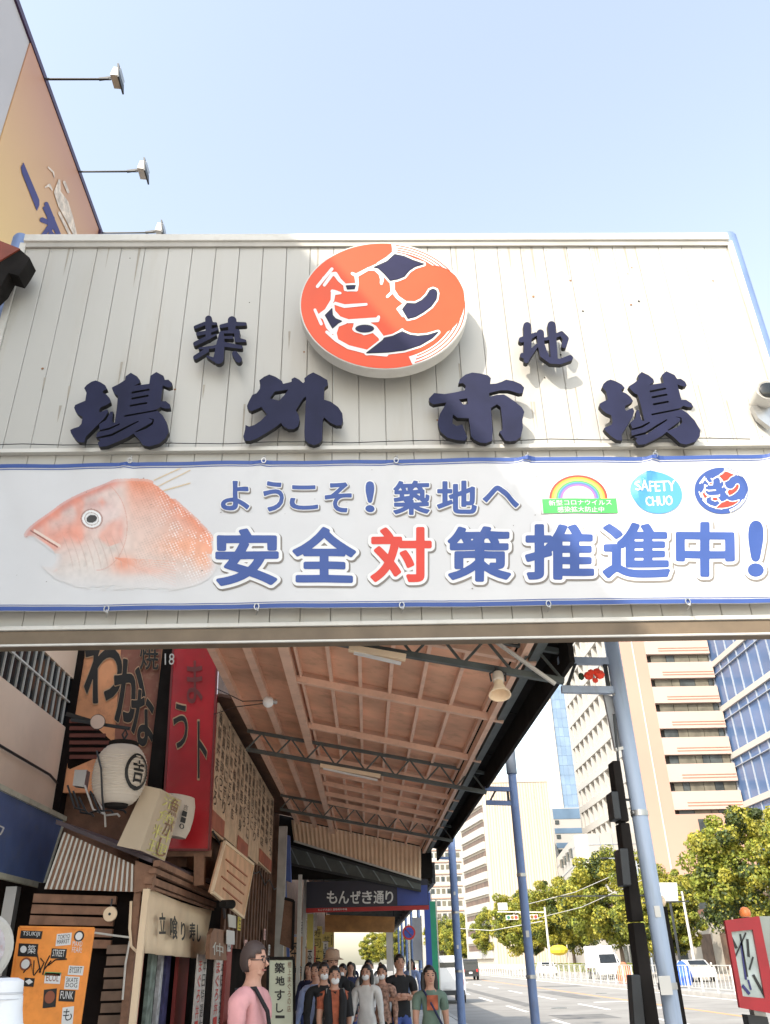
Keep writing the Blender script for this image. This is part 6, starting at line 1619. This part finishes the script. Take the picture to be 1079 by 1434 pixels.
def person(lab, h, shirt, trousers, pose='walk', hair='short', hat=None, mask=False, sleeves='short', skirt=False, female=False, bag=None, jacket=None, glasses=False, pattern=None, age=0, lean=0):
    """figure facing -y, feet at z = 0"""
    k = h / 1.70
    t = thing('person', lab, 'person')
    sw = .175 if female else .20
    V = {}; E = []; Rr = {}; Mx = {}

    def v(n, x, y, z, r, ry=None): V[n] = Vector((x * k, y * k, z * k)); Rr[n] = (r * k, (ry or r) * k)
    def e(a, b, m): E.append((a, b)); Mx[(a, b)] = m
    v('pel', 0, 0, .93, .135, .10); v('spi', 0, .005, 1.10, .125 if not female else .11, .095); v('che', 0, .01, 1.28, .168 if not female else .142, .112)
    v('neb', 0, .015, 1.43, .066); v('nek', 0, .005, 1.49, .056); v('hea', 0, -.005, 1.565, .072, .085); v('hed', 0, .0, 1.625, .078, .09)
    e('pel', 'spi', 1); e('spi', 'che', 0); e('che', 'neb', 0); e('neb', 'nek', 2); e('nek', 'hea', 2); e('hea', 'hed', 2)
    stride = {'walk': .16, 'stand': .02, 'fold': .02, 'side': .1}[pose]
    for s, sd in ((-1, 'L'), (1, 'R')):
        f = -stride * s
        v('hip' + sd, .088 * s, 0, .86, .095); v('kne' + sd, .095 * s, f * .6 - .02, .48, .062); v('ank' + sd, .10 * s, f + .03, .09, .042); v('toe' + sd, .11 * s, f - .11, .04, .036)
        e('pel', 'hip' + sd, 1); e('hip' + sd, 'kne' + sd, 1); e('kne' + sd, 'ank' + sd, 1); e('ank' + sd, 'toe' + sd, 3)
        v('clv' + sd, .10 * s, .015, 1.385, .082); v('sho' + sd, sw * s, .02, 1.372, .075)
        if pose == 'fold': el = (sw + .05, .0, 1.10); wr = (.02, -.20, 1.135 + .02 * s); hn = (-.06, -.205, 1.135 + .02 * s)
        elif pose == 'hold': el = (sw + .04, 0, 1.10); wr = (.10, -.2, 1.1); hn = (.06, -.26, 1.1)
        else:
            sg = f * -.9; el = (sw + .05, .02 + sg * .3, 1.09); wr = (sw + .06, -.04 + sg, .84 + abs(sg) * .12); hn = (sw + .055, -.06 + sg * 1.1, .76 + abs(sg) * .12)
        v('elb' + sd, el[0] * s, el[1], el[2], .05 if sleeves == 'long' else .044); v('wri' + sd, wr[0] * s, wr[1], wr[2], .034, .030); v('han' + sd, hn[0] * s, hn[1], hn[2], .036, .022)
        v('upa' + sd, (sw + .03) * s, .02 + (el[1] - .02) * .5, 1.24, .070 if not female else .06)
        e('che', 'clv' + sd, 0); e('clv' + sd, 'sho' + sd, 0); e('sho' + sd, 'upa' + sd, 0); e('upa' + sd, 'elb' + sd, 2 if sleeves == 'short' else 0); e('elb' + sd, 'wri' + sd, 2 if sleeves == 'short' else 0); e('wri' + sd, 'han' + sd, 2)
    names = list(V); ix = {n: i for i, n in enumerate(names)}
    me = bpy.data.meshes.new('sk'); me.from_pydata([V[n] for n in names], [(ix[a], ix[b]) for a, b in E], [])
    o = bpy.data.objects.new('sk', me); COL.objects.link(o)
    sk = o.modifiers.new('s', 'SKIN'); sk.use_smooth_shade = True
    for i, n in enumerate(names): me.skin_vertices[0].data[i].radius = Rr[n]
    me.skin_vertices[0].data[0].use_root = True
    o.modifiers.new('ss', 'SUBSURF').levels = 2
    dg = bpy.context.evaluated_depsgraph_get(); bm_ = bpy.data.meshes.new_from_object(o.evaluated_get(dg)); bpy.data.objects.remove(o)
    o = bpy.data.objects.new('body', bm_); COL.objects.link(o); o.parent = t
    bm_.materials.clear()
    for m in (shirt, trousers, M_skin, M_edge): bm_.materials.append(m)
    segs = [(V[a], V[b], Mx[(a, b)], (Rr[a][0] + Rr[b][0]) / 2) for a, b in E]
    for p in bm_.polygons:
        c = p.center; best = None
        for a, b, m, r in segs:
            d = b - a; tt_ = max(0, min(1, (c - a).dot(d) / d.length_squared)); dd = (c - a - d * tt_).length - r
            if best is None or dd < best[0]: best = (dd, m)
        m = best[1]
        if m == 1 and c.z > (.86 + .01 * math.sin(c.x * 40 / k)) * k: m = 0
        if m == 0 and c.z > 1.432 * k and abs(c.x) < .085 * k: m = 2
        p.material_index = m; p.use_smooth = True
    from mathutils import noise as _ns
    cov = {}
    for p in bm_.polygons:
        for vi in p.vertices: cov[vi] = cov.get(vi, 1) and p.material_index in (0, 1)
    nn = [v_.normal.copy() for v_ in bm_.vertices]
    for v_ in bm_.vertices:
        if cov.get(v_.index): v_.co += nn[v_.index] * (.012 * k * (_ns.noise(v_.co * 13 / k + Vector((h * 9, 0, 0))) + .5 * _ns.noise(Vector((v_.co.x * 30, v_.co.y * 30, v_.co.z * 14)) / k)) + .006 * k)
    # hands: four unequal fingers and a thumb, slightly curled, rooted in the palm
    fm = MB()
    for s, sd in ((-1, 'L'), (1, 'R')):
        w_, h_ = V['wri' + sd], V['han' + sd]; d = (h_ - w_).normalized(); sx = d.cross(Vector((s * .25, 1, .1))).normalized(); fw = d.cross(sx).normalized()
        for j, L in enumerate((.062, .072, .068, .054)):
            b = h_ + sx * (j - 1.5) * .017 * k; m_ = b + d * L * .55 * k + fw * .006 * k; fm.path([b, m_, m_ + (d * .8 + fw * .6).normalized() * L * .5 * k], [.0095 * k, .0085 * k, .0065 * k], 6)
        b = w_.lerp(h_, .6) + sx * .028 * k; m_ = b + (d * .6 + sx * .8).normalized() * .035 * k; fm.path([b, m_, m_ + (d + sx * .15).normalized() * .03 * k], [.0115 * k, .010 * k, .008 * k], 6)
    fm.build('fingers', M_skin, t, smooth=True)
    # head: face, ears, hair
    hc = V['hed'].lerp(V['hea'], .35)
    hb = MB().ball(hc + Vector((0, .008 * k, .01 * k)), .098 * k, 18, (.80, .98, 1.22)).ball(hc + Vector((0, -.035 * k, -.07 * k)), .05 * k, 10, (1, .8, .7)); hd = hb.build('head', M_skin, t, smooth=True)
    fy_ = hc.y - .088 * k
    for s in (-1, 1):
        MB().ball((s * .032 * k, fy_ + .012 * k, hc.z + .012 * k), .0125 * k, 8, (1.2, .5, .7)).build('eye', M_blk, hd)
        MB().bar((s * .018 * k, fy_ + .004 * k, hc.z + .036 * k), (s * .048 * k, fy_ + .014 * k, hc.z + .034 * k), .008 * k).build('eyebrow', M_hair, hd)
        MB().ball((s * .080 * k, hc.y + .012 * k, hc.z - .005 * k), .022 * k, 8, (.4, .8, 1.3)).build('ear', M_skin, hd)
    MB().path([(0, fy_ + .002 * k, hc.z + .01 * k), (0, fy_ - .018 * k, hc.z - .022 * k), (0, fy_ - .002 * k, hc.z - .03 * k)], [.006 * k, .014 * k, .010 * k], 6).build('nose', M_skin, hd)
    if mask: MB().ball((0, fy_ + .034 * k, hc.z - .050 * k), .062 * k, 12, (1.0, .78, .82)).build('face_mask', mat('mask_white', (.75, .75, .76), .8), hd)
    else: MB().bar((-.022 * k, fy_ + .008 * k, hc.z - .058 * k), (.022 * k, fy_ + .008 * k, hc.z - .058 * k), .012 * k).build('mouth', mat('lips', (.32, .10, .08), .5), hd)
    hm = M_hair if not age else mat('hair_brown_grey', (.055, .035, .03), .6)
    if hair:
        vs = MB().ball(hc + Vector((0, .014 * k, .020 * k)), .102 * k, 24, (.84, .99, 1.18))
        o = MB()
        keepf = []
        for f in vs.f:
            c = sum((Vector(vs.v[i]) for i in f), Vector()) / len(f) - hc
            if c.z > .084 * k or (c.y > .012 * k and c.z > (-.07 if hair == 'short' else -.14) * k) or (c.y > -.035 * k and c.z > .025 * k) or (c.y > -.062 * k and c.z > .062 * k): keepf.append(f)
        o.v = vs.v; o.f = keepf
        ho = o.build('hair', hm, hd, smooth=True); md = ho.modifiers.new('thick', 'SOLIDIFY'); md.thickness = .007 * k; md.offset = 1
        if hair == 'long':
            for s in (-1, 0, 1): MB().path([(s * .070 * k, hc.y + .03 * k, hc.z + .05 * k), (s * .088 * k, hc.y + .03 * k + (.05 if s == 0 else 0) * k, hc.z - .08 * k), (s * .095 * k, hc.y + .03 * k + (.05 if s == 0 else -.03) * k, hc.z - .28 * k)], [.04 * k, .042 * k, .02 * k], 8).build('hair_lock', hm, hd, smooth=True)
    if hat:
        if hat == 'bucket_white':
            MB().lathe([(.112 * k, .0), (.118 * k, .05 * k), (.113 * k, .12 * k), (.08 * k, .135 * k), (.005, .138 * k)], hc + Vector((0, .01 * k, .0)), n=28).build('hat', mat('cap_white', (.74, .75, .77), .8, 0, .04, 8), t, smooth=True)
            for z in (.03, .055, .062): MB().lathe([(.120 * k, z * k), (.120 * k, (z + .003) * k)], hc + Vector((0, .01 * k, 0)), n=28).build('stitching', mat('stitch_grey', (.45, .46, .5), .8), t)
        else:
            MB().lathe([(.17 * k, .0), (.172 * k, .008 * k), (.115 * k, .03 * k), (.105 * k, .13 * k), (.06 * k, .15 * k), (.004, .15 * k)], hc + Vector((0, .01 * k, .045 * k)), n=24).build('hat', hat, t, smooth=True)
    if glasses:
        o = MB()
        for s in (-1, 1):
            c = Vector((s * .034 * k, fy_ - .004 * k, hc.z + .01 * k)); o.path([c + Vector((.028 * k * math.cos(a), 0, .02 * k * math.sin(a))) for a in np.linspace(0, 2 * math.pi, 11)], .0025 * k, 4)
            o.path([c + Vector((s * .028 * k, 0, 0)), (s * .082 * k, hc.y + .01 * k, hc.z + .012 * k)], .003 * k, 4)
        o.build('glasses', M_dark, hd)
    if jacket:
        for s in (-1, 1):
            MB().path([(s * .10 * k, -.02 * k, 1.43 * k), (s * .115 * k, -.085 * k, 1.30 * k), (s * .10 * k, -.10 * k, 1.08 * k), (s * .11 * k, -.10 * k, .82 * k)], [.05 * k, .062 * k, .06 * k, .065 * k], 8).build('jacket_front', jacket, t, smooth=True)
            MB().path([(s * (sw + .01) * k, .02 * k, 1.40 * k), (s * (sw + .055) * k, .02 * k, 1.1 * k)], [.068 * k, .062 * k], 8).build('jacket_sleeve', jacket, t, smooth=True)
        MB().path([(0, .06 * k, 1.43 * k), (0, .08 * k, 1.2 * k), (0, .08 * k, .82 * k)], [.13 * k, .15 * k, .15 * k], 10).build('jacket_back', jacket, t, smooth=True)
    if bag:
        c, mm = bag
        if c == 'strap':
            MB().path([(-.10 * k, .10 * k, 1.42 * k), (-.10 * k, -.06 * k, 1.43 * k), (-.02 * k, -.13 * k, 1.28 * k), (.13 * k, -.115 * k, 1.02 * k), (.19 * k, .0, .9 * k)], .016 * k, 6).build('strap', mm, t)
            MB().box(.14 * k, .26 * k, -.10 * k, .12 * k, .62 * k, .90 * k).build('bag', mm, t, bevel=.02)
        elif c == 'back':
            for s in (-1, 1): MB().path([(s * .11 * k, .1 * k, 1.42 * k), (s * .12 * k, -.045 * k, 1.445 * k), (s * .125 * k, -.12 * k, 1.3 * k), (s * .14 * k, -.04 * k, 1.08 * k)], .019 * k, 6).build('strap', mm, t)
            MB().box(-.15 * k, .15 * k, .12 * k, .30 * k, .98 * k, 1.42 * k).build('backpack', mm, t, bevel=.04)
        else:
            MB().path([((sw + .06) * k, -.06 * k, .76 * k), ((sw + .06) * k, -.06 * k, .6 * k)], .01, 5).box((sw - .02) * k, (sw + .12) * k, -.2 * k, .08 * k, .35 * k, .62 * k).build('tote_bag', mm, t, bevel=.02)
    if skirt: MB().lathe([(.15 * k, 1.0 * k), (.18 * k, .8 * k), (.25 * k, .45 * k)], (0, 0, 0), n=20).build('skirt', trousers, t, smooth=True)
    return t


def cl_(name, c, var=.15, sc=6): return mat(name, c, .85, 0, var, sc, .15)


C_pink = cl_('shirt_pink', (.62, .30, .30)); C_jean = cl_('jeans_blue', (.06, .10, .32)); C_blk = cl_('cloth_black', (.012, .012, .014)); C_wht = cl_('cloth_white', (.62, .60, .58)); C_lb = cl_('shirt_light_blue', (.30, .38, .62)); C_pat = cl_('blouse_patterned', (.34, .20, .15), .7, 22); C_grn = cl_('tshirt_green_grey', (.13, .19, .15)); C_gry = cl_('cloth_grey', (.22, .22, .22)); C_rb = cl_('top_rust', (.38, .10, .05), .4, 14); C_nvy = cl_('cloth_navy', (.02, .025, .07)); C_khk = cl_('cloth_khaki', (.25, .19, .12))


def put(p, px, Y, rz=0.):
    a = P(px, 1350, Y=Y); p.location = (a.x, Y, 0); p.rotation_euler = (0, 0, rz); return p


put(person('man in a pink shirt and glasses with a black shoulder strap, seen from the side', 1.735, C_pink, C_gry, 'stand', 'short', glasses=True, bag=('strap', C_blk), age=1), 357, 7.3, R(72))
put(person('man in a black T-shirt with folded arms and blue jeans', 1.69, C_blk, C_jean, 'fold', 'short'), 560, 15.4, R(14))
put(person('woman in a white jacket with long black hair and a mask', 1.56, C_wht, C_wht, 'walk', 'long', mask=True, sleeves='long', female=True, bag=('tote', C_nvy)), 513, 14.5, R(-14))
put(person('person in a brown patterned blouse beside the woman in white', 1.55, C_pat, C_blk, 'stand', 'short', mask=True, female=True, sleeves='long'), 535, 15.3, R(-10))
put(person('woman in a rust red top and black open jacket wearing a white mask', 1.55, C_rb, C_blk, 'walk', 'short', mask=True, female=True, jacket=C_blk, bag=('back', C_gry)), 469, 12.6, R(12))
put(person('tall person in a brown brimmed hat behind the masked woman in rust red', 1.72, C_blk, C_gry, 'walk', 'short', hat=mat('hat_brown', (.36, .24, .17), .8, 0, .1), sleeves='long'), 466, 14.6, R(15))
put(person('man in a light blue long sleeved shirt at the left of the crowd', 1.60, C_lb, C_gry, 'walk', 'short', sleeves='long'), 443, 14.2, R(-20))
put(person('person in dark clothes and a white mask behind the masked woman in rust red', 1.60, C_blk, C_blk, 'walk', 'short', mask=True, sleeves='long'), 454, 13.4, R(10))
pg_ = put(person('person in a grey green T-shirt with a dark print, nearest the blue posts', 1.53, C_grn, C_nvy, 'walk', 'long', female=True, bag=('strap', C_nvy)), 601, 12.0, R(8))
MB().hexa([(-.07, -.125, 1.24), (.07, -.125, 1.24), (.07, -.120, 1.08), (-.07, -.120, 1.08)], (0, .01, 0)).build('shirt_print', C_rb, None)
_pr = bpy.data.objects['shirt_print']; _pr.parent = pg_
near = put(person('person in a white cap with neck flap at the bottom left corner', 1.545, C_gry, C_gry, 'stand', 'short', hat='bucket_white', bag=('back', mat('strap_olive', (.10, .10, .08), .8))), 10, 4.9, R(150))
MB().lathe([(.105, 1.50), (.112, 1.44), (.125, 1.38), (.17, 1.32), (.205, 1.26), (.20, 1.22)], near.location, n=24).build('neck_flap', mat('cap_white', (0, 0, 0)), near, smooth=True)
crowd = [(480, 18, 'C_blk', 'dark clothed passer-by with short hair between the hat and the woman in white'), (491, 21, 'C_nvy', 'navy clothed passer-by left of the woman in white'), (516, 19.5, 'C_wht', 'white clothed passer-by directly behind the woman in white'), (576, 28, 'C_lb', 'blue clothed passer-by right of the man with folded arms'), (433, 18, 'C_nvy', 'navy clothed passer-by along the left shop fronts'), (460, 24, 'C_khk', 'khaki clothed passer-by behind the brown hat'), (533, 38, 'C_gry', 'grey clothed passer-by near the bright end of the arcade'), (495, 42, 'C_nvy', 'farthest navy clothed passer-by in the arcade'), (447, 30, 'C_lb', 'blue clothed passer-by far back on the left')]
protos = {}
for k, (px, Y, c, lab) in enumerate(crowd):
    if c not in protos:
        p = person(lab, 1.58 + .03 * (k % 5), globals()[c], (C_blk, C_jean, C_gry)[k % 3], 'walk', ('short', 'long')[k % 2], mask=k % 2 == 0, sleeves='long', female=k % 2 == 1); protos[c] = p; p['group'] = 'passers-by deep in the arcade'
        put(p, px, Y, R((k * 37) % 50 - 25))
    else:
        a = P(px, 1350, Y=Y); q_ = copy_tree(protos[c], (a.x, Y, 0), R((k * 61) % 60 - 30 + (180 if k % 3 == 0 else 0)), lab)

# ================================================================ SMALL THINGS
kb = MB().box(0, .15, 0, .98, -.12, .01).mesh('kerb_stone')
pav = bpy.data.objects['pavement']
M_kerb = mat('kerb_concrete', (.42, .40, .37))
for k in range(60):
    link('kerb_stone', kb, M_kerb, pav, Vector((2.752, 14.2 + k, 0)))
kb2 = MB().box(0, .16, 0, .98, -.14, .05).mesh('kerb_stone')
med = bpy.data.objects['median']
for k in range(80):
    link('kerb_stone', kb2, M_kerb, med, Vector((15.93, 30 + k, 0)))
for k, (x, y, lab) in enumerate(((7.6, 38, 'iron manhole cover in the near lane of the road'), (12.8, 52, 'iron manhole cover in the far lane of the road'))):
    t = thing('manhole_cover', lab, 'manhole cover', (x, y, -.12))
    MB().lathe([(.36, 0), (.36, .008)], (x, y, -.119), n=28).build('rim', M_steel, t)
    MB().lathe([(.31, 0), (.31, .012)], (x, y, -.118), n=28).build('lid', M_truss, t)
M_patch = mat('asphalt_patch', (.17, .165, .155), .95, 0, .25, 2, .4)
for x0, x1, y0, y1 in ((6.3, 8.2, 31, 33.5), (10.2, 11.3, 46, 58), (4.0, 5.4, 60, 72), (12.4, 15.2, 66, 69), (6.6, 7.2, 40, 90)):
    tag(bx(x0, x1, y0, y1, -.1195, -.1165).build('road_patch', M_patch), kind='structure')
# price cards, cables and little goods along the left shop front
r3 = random.Random(11)
for k in range(9):
    y = 15.3 + k * 1.05; z = r3.uniform(1.45, 2.3); X = -2.30 if y > 15 else -2.5
    t = thing('price_card', ['white', 'yellow', 'pale pink'][k % 3] + ' price card, %s one along the left shop front' % ORD[k], 'card', (X, y, z))
    bx(X, X + .012, y, y + .34, z, z + .22).build('card', (M_white, mat('card_yellow', (.75, .62, .12), .6), mat('card_pink', (.75, .45, .42), .6))[k % 3], t)
    text_px(MB(), r3.choice(['特売', '五百円', '新鮮', '生', '本日']), [(X + .016, y + .03, z + .2), (X + .016, y + .31, z + .2), (X + .016, y + .31, z + .03), (X + .016, y + .03, z + .03)], (0, 0, 0)).build('writing', M_blk, t)
for k in range(6):
    y = 13 + k * 2.0
    MBp = MB().path([(-2.27, y, 3.38), (-2.22, y + .7, 3.22 - .06 * (k % 2)), (-2.24, y + 1.4, 3.3), (-2.27, y + 2.0, 3.38)], .014, 5)
    tag(MBp.build('cable', M_dark, None, loc=(-2.27, y, 3.3)), 'black slack cable under the tan boards, %s span' % ORD[k], 'cable')
for k in range(5):
    y = 15.4 + k * 1.9
    t = thing('goods_crate', ['blue', 'white', 'yellow', 'red', 'green'][k] + ' crate of goods on the pavement by the left shops', 'crate', (-2.0, y, 0))
    m = mat('crate_%d' % k, [(.06, .12, .45), (.6, .6, .6), (.7, .5, .08), (.5, .05, .04), (.06, .3, .12)][k], .5)
    bx(-2.25, -1.75, y, y + .6, 0, .75).build('stack', m, t, bevel=.01)
    bx(-2.22, -1.78, y + .03, y + .57, .754, .86).build('contents', (M_cream, M_signred, M_white)[k % 3], t)
# rust spots, screw heads and stains on the gate face
M_rust = mat('rust_stain', (.26, .13, .06), .8, 0, .4, 30)
M_stain = mat('grime_stain', (.34, .31, .26), .8, 0, .1, 10)
r4 = np.random.RandomState(17)
for k in range(26):
    x = r4.uniform(GX0 + .2, GX1 - .2); z = r4.uniform(6.45, 9.1); r_ = r4.uniform(.006, .016)
    MB().lathe([(r_, -.004), (r_ * .8, -.0055)], (x, YS - .004, z), (0, 1, 0), 8).build('rust_spot', M_rust if r4.rand() < .5 else M_edge, gate)
for k in range(34):
    x = r4.uniform(GX0 + .1, GX1 - .1); z = r4.choice([9.24, r4.uniform(7.0, 8.2), 6.9]); L = r4.uniform(.2, .7); w = r4.uniform(.006, .016)
    yy = YS - .0058
    MB().add([(x - w, yy, z), (x + w, yy, z), (x + w * .4, yy, z - L * .7), (x, yy, z - L), (x - w * .5, yy, z - L * .6)], [(0, 1, 2, 3, 4)]).build('grime_streak', M_stain, gate)
for k in range(npan + 1):
    for z in (9.17, 6.42):
        MB().lathe([(.007, -.006), (.005, -.009)], (min(max(GX0 + k * pw + .03, GX0 + .02), GX1 - .02), YS - .003, z), (0, 1, 0), 6).build('screw_head', M_steel, gate)
# dirt specks on the banner
for k in range(40):
    x = r4.uniform(-3.5, 4.0); z = r4.uniform(4.65, 6.05); r_ = r4.uniform(.003, .010)
    y = YB + wave(x, z) - .006
    MB().add([(x - r_, y, z), (x, y, z - r_ * .7), (x + r_ * 1.4, y, z + r_ * .3), (x + r_ * .3, y, z + r_)], [(0, 1, 2, 3)]).build('dirt_speck', M_grey, cloth)
# bolts and stickers on the near posts
for o_, (X, Y, r_) in zip([o for o in bpy.data.objects if o.name.startswith('canopy_post') and o.parent is None][:3], ((2.56, 8.05, .073), (2.45, 14.1, .068), (2.42, 24.9, .105))):
    for z in (1.9, 3.2)[:2 if r_ > .1 else 1]:
        bx(X - .03, X + .02, Y - r_ - .004, Y - r_ + .02, z, z + .09).build('sticker', M_trimw, o_)
    for z in (1.38, 2.78, 3.9):
        MB().lathe([(.014, 0), (.014, .02)], (X - r_ * .9, Y - r_ * .5, z), (-1, -.5, 0), 6).build('bolt', M_steel, o_)
